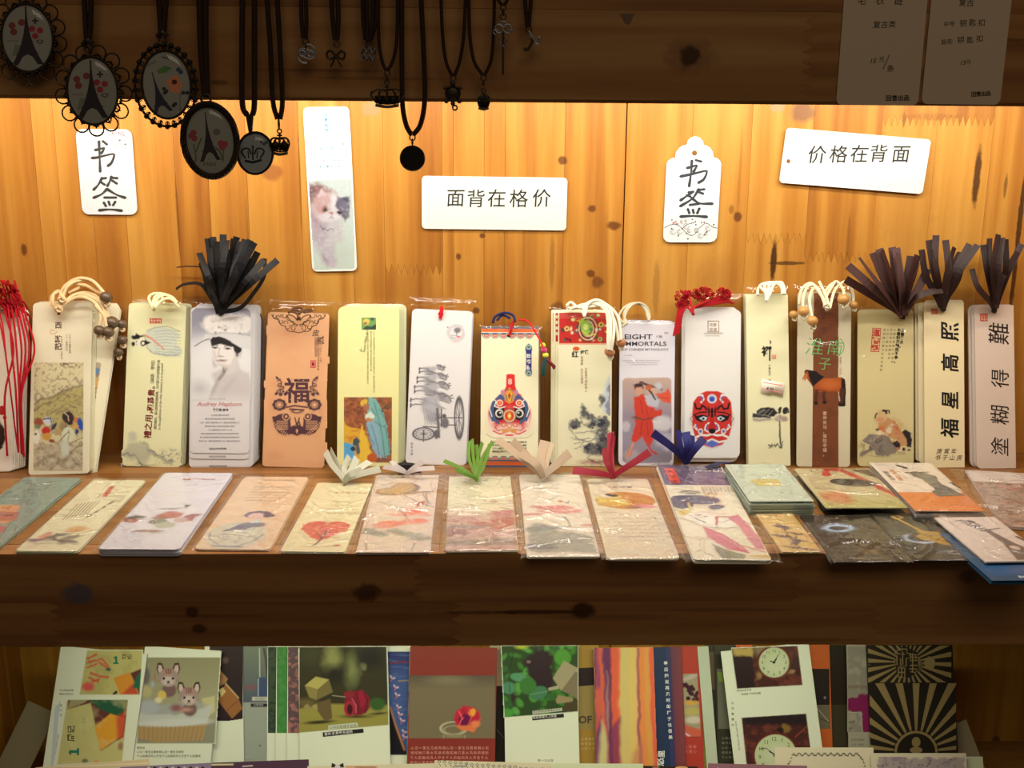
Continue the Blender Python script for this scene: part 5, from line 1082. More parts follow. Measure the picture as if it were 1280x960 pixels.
L_([(112, 720), (112, 785)], 1.3, GK); L_([(190, 600), (200, 760)], 3, (110, 102, 102), 1.5); L_([(215, 600), (212, 700)], 1.6, GK); L_([(200, 650), (330, 650)], 1.4, GK); L_([(215, 690), (300, 692)], 1.4, GK); E_(235, 680, 22, 30, (120, 112, 112), soft=2); E_(230, 640, 12, 12, (100, 92, 94)); E_(185, 745, 14, 26, (110, 100, 102)); L_([(110, 700), (190, 705)], 1.4, GK); p.mottle((96, 88, 90), 2, .56, .6, 5, 8, 1, 1, (548, 525, 12, 18))
c.pic(p, WH)
f2 = f
p = Pic(556, 402, 584, 430, None, .6); E_, P_, L_ = on(p); p.warp(1.4, 3, 2)
for r in (48, 42, 36): p.ring(298/4.571+505, 165/4.571+380, r/4.571, r/4.571, .6, (160, 146, 150), a=.8)
p.warp(0); E_(305, 150, 20, 16, (130, 120, 122), soft=2); L_([(300, 150), (302, 185)], .9, (110, 100, 102)); L_([(265, 178), (300, 180)], .6, (130, 120, 120)); L_([(265, 190), (298, 194)], .6, (130, 120, 120)); E_(312, 188, 10, 5, (220, 74, 66)); E_(250, 133, 4, 4, (110, 100, 102)); L_([(280, 215), (310, 217)], .7, (236, 160, 150)); c.pic(p, WH)
c.txt('铜车马图', 513, 553, 3.4, (110, 100, 102), vert=True, step=1.25); c.done(t)
g = G(); W2 = [(551, 386, -.02), (550, 392, -.024), (550.5, 398, -.026)]
tube(g, [onp(fr, 552, 384, -.001), onp(fr, 552, 387, .002), onp(fr, 551, 393, .0018), onp(fr, 550.5, 398, .001)], .0016, alb((212, 24, 32))); knot_geo(g, onp(fr, 551, 392, .002), .0017, alb((200, 20, 30)), 3); partw(g, 'cord', M_CORD, t)
# ---- 7 bottle shaped opera mask
BM = (236, 218, 176); O1 = (228, 104, 52); B2_ = (84, 98, 120)
t, fr, c = pack('cream bookmark pack with red bottle-shaped opera mask between orange and blue borders', [(601, 409), (674, 409), (672, 584), (601, 583)], BM, 3, rad=.0006, seed=11, dirs=(.0006, 0), edge=(140, 110, 90), sl=(.003, .005, .003),
    creases=[([(-2, -2), (8, 2), (18, -2), (30, 3), (44, -1), (54, 3)], .6, 1.8), ([(55, 30), (56, 90)], .4, 1.6), ([(2, 4), (3, 60)], .3, 1.2), ([(10, -1), (16, 6)], .4, 1.4), ([(42, 0), (50, 8)], .4, 1.4)])
f, on = shape(5.056, 595, 400)
R_ = lambda a, b, col: c.poly([f((34, a))[0], f((395, a+2))[0], f((395, b+2))[0], f((34, b))[0]], col)
R_(45, 54, B2_); R_(54, 76, O1); R_(76, 80, (240, 220, 180)); R_(80, 92, B2_); R_(918, 940, B2_); R_(892, 918, O1); R_(884, 892, B2_)
for k in range(7):
    x = 66+k*54
    for r, col in ((27, B2_), (22, (238, 200, 160)), (18, (206, 84, 66)), (11, (236, 170, 130)), (6, (206, 84, 66))):
        if 34 <= x-r and x+r <= 400:
            for yy, s in ((92, 1), (884, -1)):
                c.poly([f((x+r*math.cos(a), yy+s*r*.95*math.sin(a)))[0] for a in np.linspace(0, math.pi, 9)], col)
    if x < 390: c.line(f((x+15, 82), (x+27, 90), (x+39, 82)), .7, (230, 200, 160))
# blue title plate
c.poly(f((333, 148), (352, 165), (356, 185), (350, 200), (316, 200), (310, 185), (314, 165)), (70, 84, 92)); c.poly(f((316, 315), (350, 315), (356, 330), (352, 342), (333, 358), (314, 342), (310, 330)), (70, 84, 92)); c.poly(f((316, 185), (351, 185), (351, 325), (316, 325)), (46, 42, 104))
for y in (172, 338): c.ring(*f((333, y))[0], 2.4, 2.0, .7, (200, 210, 190)); c.ring(*f((333, y))[0], 4, 3.2, .5, (150, 168, 150))
c.txt('脸谱瓶', 658.0, 442, 5.6, (224, 214, 196), vert=True, step=1.28, bold=.03); c.txt('京', 658.4, 463, 4.6, (224, 214, 196))
p = Pic(607, 466, 668, 547, None, .55); E_, P_, L_ = on(p); RD = (214, 42, 40); WHT = (240, 222, 200); BLU = (66, 88, 120)
P_([(192, 345), (218, 340), (245, 345), (248, 420), (262, 455), (290, 480), (150, 480), (175, 455), (190, 420)], RD); E_(212, 600, 137, 134, (218, 96, 84)); E_(212, 600, 130, 128, (206, 40, 42)); P_([(150, 470), (280, 470), (300, 500), (120, 500)], RD, 2)
E_(212, 700, 100, 38, (238, 206, 186), soft=8); E_(95, 640, 18, 50, (236, 190, 170), soft=6); E_(328, 640, 18, 50, (236, 190, 170), soft=6)
for s in (-1, 1):
    X_ = lambda x: 211+s*x
    P_([(X_(10), 480), (X_(60), 470), (X_(110), 520), (X_(130), 590), (X_(112), 640), (X_(80), 640), (X_(100), 590), (X_(80), 530), (X_(40), 520)], BLU); L_([(X_(112), 500), (X_(126), 560), (X_(110), 610)], 1.1, WHT)
    P_([(X_(30), 545), (X_(70), 560), (X_(96), 540), (X_(100), 590), (X_(80), 640), (X_(40), 630)], (34, 32, 36)); E_(X_(64), 590, 25, 26, WHT); E_(X_(62), 592, 19, 19, (26, 24, 28)); E_(X_(57), 586, 6, 5, (230, 214, 190))
    L_([(X_(88), 640), (X_(68), 655), (X_(76), 632)], 2.0, BLU)
    E_(X_(60), 524, 26, 24, RD); p.ring(X_(62)/5.056+595, 524/5.056+400, 3.6, 3.4, 1.1, WHT); E_(X_(62), 524, 7, 7, (226, 170, 80)); L_([(X_(84), 516), (X_(94), 545), (X_(60), 558), (X_(26), 548)], 1.2, WHT); L_([(X_(86), 512), (X_(112), 490)], 1.0, WHT)
    E_(X_(36), 664, 16, 14, (206, 110, 80)); E_(X_(36), 664, 8, 7, (236, 180, 140)); L_([(X_(40), 690), (X_(70), 700), (X_(90), 680), (X_(80), 664)], 1.1, (206, 60, 50)); L_([(X_(20), 708), (X_(60), 722), (X_(104), 700)], 1.4, RD); E_(X_(40), 460, 14, 20, (200, 120, 150), rot=20*s); E_(X_(26), 700, 22, 12, (220, 160, 70), soft=2)
P_([(211, 425), (250, 470), (238, 515), (211, 530), (184, 515), (172, 470)], (216, 130, 60)); P_([(211, 440), (232, 475), (211, 520), (190, 475)], (230, 170, 60)); P_([(211, 455), (222, 478), (211, 505), (200, 478)], (178, 60, 40)); L_([(192, 475), (198, 510)], 1.2, (70, 120, 80)); L_([(230, 475), (224, 510)], 1.2, (70, 120, 80)); E_(211, 548, 24, 12, (210, 70, 60))
E_(211, 606, 42, 44, (90, 80, 84)); E_(211, 606, 37, 39, (226, 200, 160)); E_(211, 606, 31, 33, (216, 104, 40)); E_(195, 606, 10, 22, (206, 60, 36)); E_(227, 606, 10, 22, (206, 60, 36)); E_(211, 606, 12, 16, (232, 180, 70)); E_(211, 606, 5, 6, (244, 232, 200)); E_(211, 668, 18, 16, (214, 140, 110)); E_(211, 668, 9, 8, (236, 190, 150)); L_([(190, 728), (230, 728)], 1.8, RD); P_([(160, 690), (211, 680), (262, 690), (250, 716), (211, 706), (172, 716)], (218, 140, 80), 1.2, .8)
for y in (381, 397): p.ring(215/5.056+595, y/5.056+400, 1.7, 1.4, .8, WHT)
p.warp(0); L_([(176, 440), (250, 446)], .8, (90, 110, 90)); L_([(160, 462), (186, 500)], .8, (150, 130, 160)); L_([(262, 462), (238, 500)], .8, (150, 130, 160))
c.pic(p, BM)
for k in range(4): c.txt(tiny(16, k), 615.5, 553.5+k*3.9, 2.5, (70, 54, 50), bold=.02, step=1.08)
hole(c, 636, 419.5, 2.0, (60, 24, 24)); c.done(t)
g = G(); tube(g, [onp(fr, 644, 400, .001), onp(fr, 640, 405, .003), onp(fr, 639, 412, .003), onp(fr, 636.5, 419, .001)], .0012, alb((196, 34, 38))); tube(g, [onp(fr, 636, 404, .001), onp(fr, 640, 411, .003), onp(fr, 637, 417, .002)], .0009, alb((216, 70, 50))); partw(g, 'cord', M_CORD, t)
cordpx(t, [[(616, 404, .012), (619, 396, .012), (630, 391, .012), (641, 394, .012), (644, 402, .016)], [(621, 401, .012), (628, 394, .011), (638, 398, .012)]], .0011, (34, 40, 78)); cordpx(t, [[(648, 400, .012), (660, 402, .016), (672, 420, .03), (680, 436, .04)]], .0008, (196, 34, 38))
beads(t, [(678.5, 431.5, .026, 3.1)], (222, 204, 60)); beads(t, [(680, 437.5, .026, 3.4)], (216, 60, 116)); beads(t, [(682, 444, .026, 3.3)], (226, 210, 64))
cordpx(t, [[(681, 448, .028), (679, 458, .03), (678, 468, .03)], [(682, 448, .028), (681, 458, .03), (680, 470, .03)]], .0013, (30, 70, 66), 'tassel_thread'); cordpx(t, [[(683, 448, .028), (688, 453, .03), (694, 459, .03)], [(683, 449, .028), (690, 456, .03), (693, 461, .03)]], .0012, (120, 40, 44), 'tassel_thread')
# ---- 8 phoenix brocade and ink pine
CT = (234, 218, 176)
t, fr, c = pack('cream bookmark pack with red phoenix brocade top and blue-black ink pine', [(699, 390), (764, 390), (765, 584), (696, 582)], CT, 0, rad=.0015, seed=12, bag=False, deep=.009)
f, on = shape(4.465, 685, 375)
for k, (dx, sh) in enumerate(((-3.0, 0), (-6.0, 0), (-8.5, 0))): body(fr, CT, t, .0015, z=-.0012-.0022*k, dx=dx*.0007, dy=.0008+.0007*k, th=.0014)
for k, dx in enumerate((-4.5, -9)): cc = Card(fr); z_ = -.00117-.0022*(k*2); cc.mp = (lambda zz: lambda P: fr.px(P, zz))(z_); cc.z = z_+.00003; cc.rect(691 if k else 694.5, 391, 698.5, 427, (176, 44, 40)); [cc.disc(696-k*2.5, 396+j*7, 1.5, 2.4, (216, 196, 150), 8) for j in range(4)]; cc.done(t)
p = Pic(699, 391, 762, 429, (192, 44, 38), .55); E_, P_, L_ = on(p); p.warp(1.5, 4, 2)
rn = random.Random(3)
for k in range(34):
    x, y = rn.uniform(60, 340), rn.uniform(75, 230); col = rn.choice(((40, 66, 60), (222, 190, 110), (226, 206, 170), (110, 30, 34), (70, 90, 80))); E_(x, y, rn.uniform(5, 12), rn.uniform(4, 9), col, rot=rn.uniform(0, 180))
p.warp(0); 
for r in range(5): p.ring(222/4.465+685, 160/4.465+375, (58-r*9)/4.465, (72-r*10)/4.465, 1.0, (214, 200, 150) if r % 2 else (52, 62, 56))
E_(188, 120, 16, 18, (166, 190, 60)); E_(178, 108, 8, 6, (216, 90, 50)); P_([(170, 110), (158, 116), (170, 120)], (230, 190, 60)); P_([(180, 130), (215, 110), (250, 150), (240, 180), (205, 200), (185, 170)], (150, 180, 66)); L_([(215, 120), (235, 90), (250, 84)], 1.2, (130, 160, 70)); L_([(190, 170), (230, 200), (262, 190)], 1.6, (190, 200, 90)); E_(210, 150, 14, 18, (210, 214, 120)); E_(240, 165, 10, 12, (90, 130, 80)); E_(296, 138, 14, 14, (214, 190, 70)); E_(296, 138, 7, 7, (60, 60, 50)); E_(290, 218, 12, 12, (200, 180, 80)); E_(290, 218, 6, 6, (50, 50, 46)); E_(105, 160, 14, 14, (216, 196, 110)); E_(105, 160, 7, 7, (180, 60, 40)); E_(140, 110, 12, 9, (216, 200, 120)); E_(280, 85, 10, 7, (204, 210, 120)); E_(330, 100, 8, 12, (200, 180, 90))
c.pic(p, None); c.rect(698.5, 429, 763.5, 430.6, (226, 160, 120))
c.disc(*f((157, 272))[0], 4.2, 2.6, (218, 86, 40)); c.txt('红', 714.5, 446, 8.5, (40, 34, 36), bold=.03); c.txt('梅傲', 725.5, 442.5, 5.2, (40, 34, 36), bold=.03, ang=-5); c.txt('墨梅图·花开见佛悟', 725.5, 445, 3.7, (160, 110, 84), vert=True); c.txt('只留清气满乾坤人', 730.6, 459.5, 3.7, (160, 110, 84), vert=True)
p = Pic(710, 462, 763, 582, None, .65); E_, P_, L_ = on(p); DB = (40, 42, 62); p.warp(3.4, 4, 6)
P_([(318, 480), (350, 400), (352, 620), (300, 640)], (190, 196, 196), 4, .9); P_([(335, 480), (352, 470), (352, 640), (325, 640)], (120, 108, 130), 3, .8)
for x, y, rx, ry in ((195, 605, 18, 22), (210, 635, 26, 16), (150, 690, 36, 24), (150, 710, 30, 12), (235, 655, 32, 18), (275, 680, 44, 26), (300, 560, 16, 34), (250, 700, 40, 14), (310, 690, 40, 40), (300, 740, 50, 20), (250, 835, 55, 34), (310, 820, 44, 50), (300, 770, 40, 22), (215, 820, 20, 16), (330, 870, 20, 40)): E_(x, y, rx, ry, DB, soft=3, a=.85)
p.mottle((196, 196, 176), 3, .6, .6, 5, 8, 1, 1, (744, 540, 20, 36))
p.warp(1.5, 3, 2)
for P in ([(120, 720), (160, 770), (220, 790), (280, 770)], [(130, 770), (180, 780), (240, 770)], [(150, 740), (200, 740), (260, 730)], [(150, 800), (210, 790), (260, 800)], [(200, 780), (180, 820), (150, 830)], [(180, 650), (190, 690), (230, 710)], [(200, 600), (200, 640)]): L_(P, .9, (84, 76, 84), 1.2, .8)
E_(260, 905, 70, 14, (160, 110, 96), soft=4, a=.7); L_([(190, 910), (230, 895), (300, 915)], 1.4, (180, 110, 90), 2, .8); L_([(220, 880), (260, 905), (330, 900)], 1.2, (70, 60, 76), 2, .8); c.pic(p, CT); c.done(t)
CO = (226, 208, 176)
cordpx(t, [[(731, 396, .035), (729, 388, .03), (736, 378, .022), (748, 378, .022), (758, 386, .03), (763, 400, .04), (763, 420, .05), (762, 437, .052)], [(731, 394, .034), (735, 380, .024), (747, 375, .022), (761, 384, .028), (767, 400, .038), (767, 420, .05), (764, 438, .052)],
    [(712, 386, .02), (722, 383, .02), (738, 381, .02), (756, 380, .02), (770, 392, .026), (775, 408, .034), (776, 425, .04)], [(708, 382, .016), (714, 378, .016), (722, 384, .02), (733, 384, .022), (752, 383, .022), (766, 396, .03), (771, 412, .036), (773, 426, .04)], [(708, 383, .014), (716, 386, .018), (728, 381, .02), (745, 380, .022), (757, 388, .03), (760, 404, .04), (760, 425, .05), (760, 437, .052)]], .0013, CO)
beads(t, [(762, 440, .048, 5.4), (776, 428, .036, 5.4)], (176, 110, 68), (226, 208, 176))
sleeve(fr, t, .010, .004, .006, .001, z=.0010, zb=-.007, seed=12, creases=[([(-3, 0), (-3, 130)], .3, 1.5), ([(1, -3), (10, 1), (20, -3), (34, -2)], .5, 1.6), ([(47, 60), (49, 128)], .4, 1.2)])
# ---- 9 eight immortals
W9 = (222, 208, 210)
t, fr, c = pack('white bookmark pack titled with eight immortals above a red-robed flying figure', [(776, 402), (843, 402), (843, 583), (772, 582)], W9, 4, rad=.005, seed=13, dirs=(.0002, 0), edge=(190, 176, 174), sl=(.003, .003, .003),
    creases=[([(4, 24), (8, 34), (14, 38)], .7, 2.6), ([(14, 53), (16, 60), (15, 72)], .6, 2.4), ([(15, 76), (17, 86), (18, 96)], .6, 2.2), ([(44, 30), (46, 60), (45, 90)], .35, 1.3), ([(30, 90), (34, 92), (38, 90)], .5, 2.0)])
f, on = shape(4.923, 770, 395)
c.txt('EIGHT', 780, 424, 8.6, (62, 54, 60), bold=.018, sx=1.46); c.txt('八仙', 820, 422, 3.8, (62, 54, 60), bold=.02); c.txt('過海', 830, 417, 2.6, (62, 54, 60)); c.txt('IMMORTALS', 779.2, 432.3, 7.6, (62, 54, 60), bold=.018, sx=1.3); c.txt('OF CHINESE MYTHOLOGY', 778.5, 438.3, 4.1, (128, 112, 116), bold=.02, sx=1.17); c.txt('Lan Caihe', 780, 444.8, 2.6, (150, 136, 140))
for k in range(3): c.txt('bearing a basket of flowers walking on clouds above the sea', 778.5+k*5, 451+k*2.6, 2.0, (150, 136, 138), sx=.95-k*.14)
p = Pic(778, 471, 840, 580, (180, 150, 134), .65, radius=7); p.clip = np.clip(.5-p._seg(f((40, 400), (55, 382), (320, 378), (340, 392), (344, 880), (325, 905), (60, 905), (40, 890)), True), 0, 1); E_, P_, L_ = on(p)
p.grad(471, 520, (196, 160, 140), (150, 130, 136)); p.warp(3, 7, 3); E_(280, 660, 70, 50, (206, 192, 186), soft=5); E_(80, 740, 50, 60, (150, 136, 144), soft=5); E_(300, 780, 60, 60, (176, 164, 168), soft=5); E_(230, 850, 80, 50, (140, 128, 134), soft=5); E_(100, 860, 50, 40, (168, 154, 154), soft=4); E_(60, 680, 30, 30, (190, 176, 172), soft=4)
p.warp(1.2, 4, 5); SC_ = (202, 62, 46)
P_([(110, 500), (170, 480), (210, 540), (240, 580), (282, 575), (280, 610), (230, 625), (225, 660), (235, 720), (215, 800), (190, 790), (160, 740), (130, 770), (100, 790), (95, 740), (120, 660), (115, 600)], SC_, 1.5); P_([(240, 480), (300, 470), (320, 440), (344, 500), (335, 540), (290, 530)], (214, 84, 56), 1.5); P_([(175, 490), (230, 480), (270, 520), (255, 560), (215, 560), (190, 540)], (188, 176, 176), 2)
E_(140, 440, 28, 22, (130, 80, 60)); E_(142, 462, 22, 26, (206, 150, 120)); E_(138, 425, 30, 12, (70, 46, 44)); E_(220, 460, 34, 24, (200, 160, 130), soft=2); L_([(150, 408), (280, 452)], 2.2, (92, 64, 58)); L_([(190, 430), (240, 510)], 2.2, (80, 56, 60)); E_(200, 440, 20, 16, (196, 96, 60)); E_(262, 430, 20, 24, (196, 184, 180), soft=3)
E_(82, 840, 14, 30, (206, 120, 90), rot=20); L_([(105, 780), (85, 830), (70, 875)], 2.6, (214, 140, 110)); L_([(195, 790), (220, 830), (250, 850)], 3.0, (190, 70, 56)); E_(130, 628, 34, 8, (120, 80, 60), rot=10); L_([(120, 620), (170, 640), (225, 625)], 1.2, (90, 60, 50))
for P in ([(150, 520), (165, 600)], [(185, 560), (200, 620)], [(160, 650), (150, 730)], [(190, 650), (200, 740)], [(260, 500), (320, 510)]): L_(P, .8, (140, 36, 34), 1, .8)
c.pic(p, W9); c.done(t)
cordpx(t, [[(784-i*1.5, 405+i, .03), (780+i, 392-i, .02), (788+i*2, 381-i*.6, .014), (800+i*2, 380+i*.8, .012), (808+i, 390+i, .014), (811, 401, .02)] for i in range(5)]+[[(778, 404, .03), (774, 394, .02), (782, 383, .014), (795, 379, .012), (806, 386, .012), (810, 398, .018)]], .001, (190, 172, 140))
# ---- 10 red mask
W10 = (234, 220, 206)
t, fr, c = pack('white bookmark pack with round red opera face and knotted red tassels on top', [(857, 387), (926, 387), (925, 573), (855, 572)], W10, 0, rad=.005, seed=14, bag=False, zz=.0065, deep=.007)
for k, (dx, dyb) in enumerate(((-.8, -.6), (-1.8, -5.5), (-2.6, -7), (-3.4, -7.5))): body(fr, W10, t, .005, z=-.0009-.0011*k, dx=dx*.0007, dy=.0008*k, y0=dyb*.0007-.0002, th=.0009)
f, on = shape(4.575, 850, 380)
for r, col in ((0, (150, 110, 76)),): 
    c.line([(885, 401.3), (898.5, 401.3), (898.5, 414.8), (885, 414.8), (885, 401)], 1.0, col)
c.txt('戏面', 886.5, 407.6, 4.6, (150, 110, 76)); c.txt('脸谱', 886.8, 413.6, 4.6, (150, 110, 76)); c.txt('中国传统戏曲脸谱艺术', 880, 417.6, 2.4, (150, 116, 92)); c.txt('Opera Face Painting', 881.5, 420.4, 2.2, (150, 116, 92))
p = Pic(860, 486, 920, 563, None, .55); E_, P_, L_ = on(p); RR = (204, 52, 44); K = (30, 24, 28); Wt = (236, 220, 206)
for s in (-1, 1):
    X_ = lambda x: 183+s*x
    E_(X_(116), 660, 13, 34, (196, 180, 168)); E_(X_(116), 660, 9, 27, (236, 222, 208)); L_([(X_(112), 640), (X_(122), 655), (X_(112), 680)], .9, (90, 80, 76))
P_([(70, 620), (76, 560), (110, 515), (150, 498), (215, 498), (255, 515), (292, 560), (298, 620), (296, 700), (280, 760), (240, 805), (183, 822), (125, 805), (86, 760), (70, 700)], RR, 1.4)
for s in (-1, 1):
    X_ = lambda x: 183+s*x
    L_([(X_(84), 522), (X_(56), 520), (X_(48), 545), (X_(62), 562)], 2.2, Wt); L_([(X_(70), 530), (X_(52), 536), (X_(56), 556)], 1.4, (90, 96, 170))
    L_([(X_(98), 570), (X_(90), 598), (X_(66), 600), (X_(56), 580), (X_(40), 590), (X_(32), 604)], 2.4, K); P_([(X_(104), 632), (X_(84), 640), (X_(60), 632), (X_(24), 640), (X_(30), 664), (X_(60), 676), (X_(92), 662)], K); L_([(X_(30), 618), (X_(70), 620), (X_(104), 634)], 1.6, K)
    P_([(X_(28), 648), (X_(50), 642), (X_(74), 654), (X_(52), 668), (X_(34), 664)], (206, 206, 206), .7); E_(X_(50), 656, 8, 8, (90, 100, 100), soft=.6); E_(X_(50), 656, 4, 4, (30, 30, 34), soft=.5)
    L_([(X_(18), 680), (X_(36), 694), (X_(42), 720), (X_(20), 732)], 1.8, Wt); L_([(X_(26), 690), (X_(32), 710), (X_(22), 722)], 1.3, (90, 96, 150)); E_(X_(66), 728, 14, 16, Wt); E_(X_(66), 728, 8, 9, (90, 96, 150)); L_([(X_(104), 700), (X_(86), 720), (X_(96), 690)], 1.6, Wt); L_([(X_(92), 705), (X_(86), 690)], 1.2, (90, 96, 150)); L_([(X_(16), 600), (X_(18), 640)], 1.6, K)
    L_([(X_(5), 745), (X_(30), 752), (X_(60), 748), (X_(92), 762)], 2.6, Wt, .8); L_([(X_(2), 775), (X_(40), 790), (X_(80), 782)], 2.4, Wt, .8)
E_(183, 542, 27, 26, Wt); E_(183, 542, 21, 21, (160, 170, 206)); E_(183, 544, 14, 14, (66, 74, 160)); L_([(183, 600), (183, 645)], 3.0, K); L_([(160, 590), (166, 636)], 1.4, K); L_([(206, 590), (200, 636)], 1.4, K); L_([(165, 615), (202, 615)], 1.2, K); P_([(168, 712), (198, 712), (204, 730), (183, 745), (163, 730)], K); P_([(176, 650), (190, 650), (204, 712), (163, 712)], (190, 40, 38)); P_([(140, 800), (183, 778), (226, 800), (183, 820)], (90, 110, 180), 2)
c.pic(p, W10); hole(c, 866.5, 392.5, 2, (120, 30, 30)); c.done(t)
cordpx(t, [[(866.5, 393, .034), (867, 385, .03), (880-i*2, 378+i*1.5, .02), (895+i*3, 372+i*1.4, .014), (905+i*3, 371+i*2, .012)] for i in range(5)]+[[(858+i, 366+i, .016), (850+i*2, 378, .016), (846+i*1.6, 400, .02), (842+i*2, 420-i, .024)] for i in range(4)]+[[(866, 392, .034), (859, 384, .03), (853, 392, .03), (850, 410, .03)], [(866, 392, .034), (864, 382, .03), (862, 372, .02), (860, 366, .02)]], .0010, (168, 22, 28))
g = G(); rn = random.Random(8)
for cx_, cy_, rx_, ry_, n in ((853, 374, 9, 12, 60), (880, 368, 12, 8, 60), (905, 367, 9, 7, 50), (866, 368, 8, 7, 30)):
    for i in range(n):
        a, r = rn.uniform(0, 6.28), rn.random()**.5; x, y = cx_+rx_*r*math.cos(a), cy_+ry_*r*math.sin(a); d = rn.uniform(.008, .02); torus(g, hy(x, y, -d), (rn.uniform(-1, 1), -1, rn.uniform(-1, 1)), .0013, .00042, alb((172+rn.uniform(-30, 10), 18, 26)), 7, 4)
o = partw(g, 'tassel', M_CORD, t); o['kind'] = 'stuff'
sleeve(fr, t, .007, .004, .016, .005, z=.0010, zb=-.006, seed=15, creases=[([(-4, -8), (-3.5, 60), (-3, 130)], .3, 1.5), ([(36, 8), (46, 4), (50, 8)], .35, 1.4)])
# ---- 11 zen lotus
CZ = (236, 220, 172)
t, fr, c = pack('narrow cream bookmark pack with ink lotus and a small price sticker', [(932, 368), (985, 368), (988, 583), (936, 583)], CZ, 4, rad=.0012, seed=16, dirs=(-.0001, -.0001), edge=(214, 198, 156), sl=(.001, .004, .009), creases=[([(2, -5), (4, -9), (10, -10)], .4, 1.4), ([(30, -9), (36, -8)], .4, 1.4)])
f, on = shape(6.4, 930, 410)
p = Pic(938, 470, 988, 566, None, .6); E_, P_, L_ = on(p); K = (48, 44, 46); p.warp(.8, 3, 3)
P_([(66, 718), (120, 725), (215, 722), (235, 735), (130, 748), (72, 742)], (180, 160, 138)); P_([(72, 680), (120, 690), (220, 710), (215, 722), (110, 716), (66, 715)], (60, 58, 60), 1.2)
P_([(100, 660), (140, 640), (190, 632), (240, 640), (270, 680), (230, 712), (150, 695), (104, 690)], K, 1.4); P_([(275, 690), (272, 650), (285, 630), (300, 632), (296, 680)], K); P_([(305, 672), (312, 640), (345, 632), (356, 650), (340, 690), (315, 690)], K); P_([(340, 680), (362, 650), (362, 680)], (70, 62, 62))
for q in ([(110, 690), (170, 655)], [(150, 697), (200, 650)], [(190, 702), (230, 660)], [(120, 672), (160, 650)]): L_(q, .8, (150, 140, 124), 1)
E_(285, 722, 44, 24, (190, 164, 142), soft=3); E_(325, 728, 26, 20, (170, 142, 122), soft=3); L_([(250, 730), (275, 745)], .8, (120, 100, 90)); L_([(288, 700), (290, 730)], 1.4, (150, 130, 110)); p.warp(.6, 3, 1)
L_([(284, 745), (284, 850), (294, 960)], 1.3, (70, 64, 60)); L_([(288, 750), (290, 860), (300, 962)], .9, (90, 84, 76)); L_([(302, 960), (310, 905)], .9, K); L_([(288, 960), (268, 925)], 1.0, K); L_([(196, 935), (215, 942), (205, 960)], 1.4, K); L_([(222, 930), (224, 955)], 1.2, K); L_([(232, 945), (246, 930), (250, 950), (268, 925)], 1.2, K); c.pic(p, CZ)
c.txt('禪', 952, 444, 13.0, (30, 28, 28), bold=.035); c.line(f((206, 150), (205, 262)), 1.7, (30, 28, 28)); c.line(f((206, 100), (214, 112), (208, 128)), 1.2, (30, 28, 28), 3); c.rect(*f((221, 215))[0], *f((256, 248))[0], (220, 130, 96)); c.txt('印', 964.7, 448, 4.8, (240, 200, 160)); c.txt('心静自然·禅', 960.3, 455, 3.4, (90, 80, 64), vert=True, step=1.1)
c.done(t)
fr2 = Fr(onp(fr, 966, 484, .0016), fr.r*.985+fr.u*-.09, fr.u, fr.w, fr.h); g = G()
Q = [(952.5, 474), (981, 479), (978.5, 495.5), (966, 491.5), (963, 493.5), (951, 489.5)]; prism(g, fr2.px(Q)[::-1], 0, .0002, alb((240, 216, 190)))
cc = Card(fr2, off=.00024); cc.line([(954, 478), (979, 482)], 1.0, (228, 130, 120)); cc.line([(953, 486), (977, 490.5)], 1.0, (228, 130, 120)); cc.txt('¥ 20', 958, 487, 4.6, (40, 36, 36), ang=8, bold=.02); cc.g.V = [fr2.wld(v) for v in cc.g.V]
g.V = [fr2.wld(v) for v in g.V]; o = partw(g, 'price_sticker', M_PAPER, t); o2 = partw(cc.g, 'sticker_print', M_PAPER, t)
cordpx(t, [[(958, 376, .034), (957+i*2, 366, .024), (950+i*6, 357-i*.5, .014), (965+i*4, 353, .012), (976+i*1.5, 358+i, .014), (978+i, 368, .02)] for i in range(4)]+[[(958, 377, .034), (961, 368, .024), (966, 358, .014)], [(947+i*2, 369, .02), (948+i*2, 360, .014), (954+i*2, 354, .012)] and [(947, 369, .02), (948, 360, .014), (956, 354, .012)]], .00125, (222, 206, 176))
# ---- 12 horse
C12 = (214, 194, 156); BN = (122, 66, 38)
t, fr, c = pack('cream bookmark pack with brown centre band, bay horse and beaded cream cords', [(998, 366), (1063, 366), (1063, 584), (995, 583)], C12, 2, rad=.003, seed=17, edge=(196, 176, 140), sl=(.003, .003, .008), creases=[([(6, 14), (20, 10), (34, 5)], .5, 1.6), ([(14, 44), (22, 47), (32, 46)], .8, 2.4), ([(2, 6), (3, 20)], .6, 2), ([(40, 20), (44, 17)], .4, 1.5)])
f, on = shape(5.05, 990, 400)
c.poly([(1017.5, 366), (1047.5, 366), (1048, 584), (1015, 583.6)], BN)
p = Pic(1016, 366, 1048, 583, None, 1.2); p.clip = np.clip(.5-p._seg([(1018, 367), (1047, 367), (1047.5, 583), (1015.5, 583)], True), 0, 1); p.warp(2, 6, 2); p.mottle((104, 54, 32), 10, .5, .5, 5, 5); p.mottle((90, 50, 34), 5, .5, .8, 7, 8, 1, 1, (1032, 400, 12, 26)); c.pic(p, BN)
p = Pic(1002, 460, 1060, 508, None, .55); E_, P_, L_ = on(p); HB = (166, 78, 34); HK = (34, 24, 26)
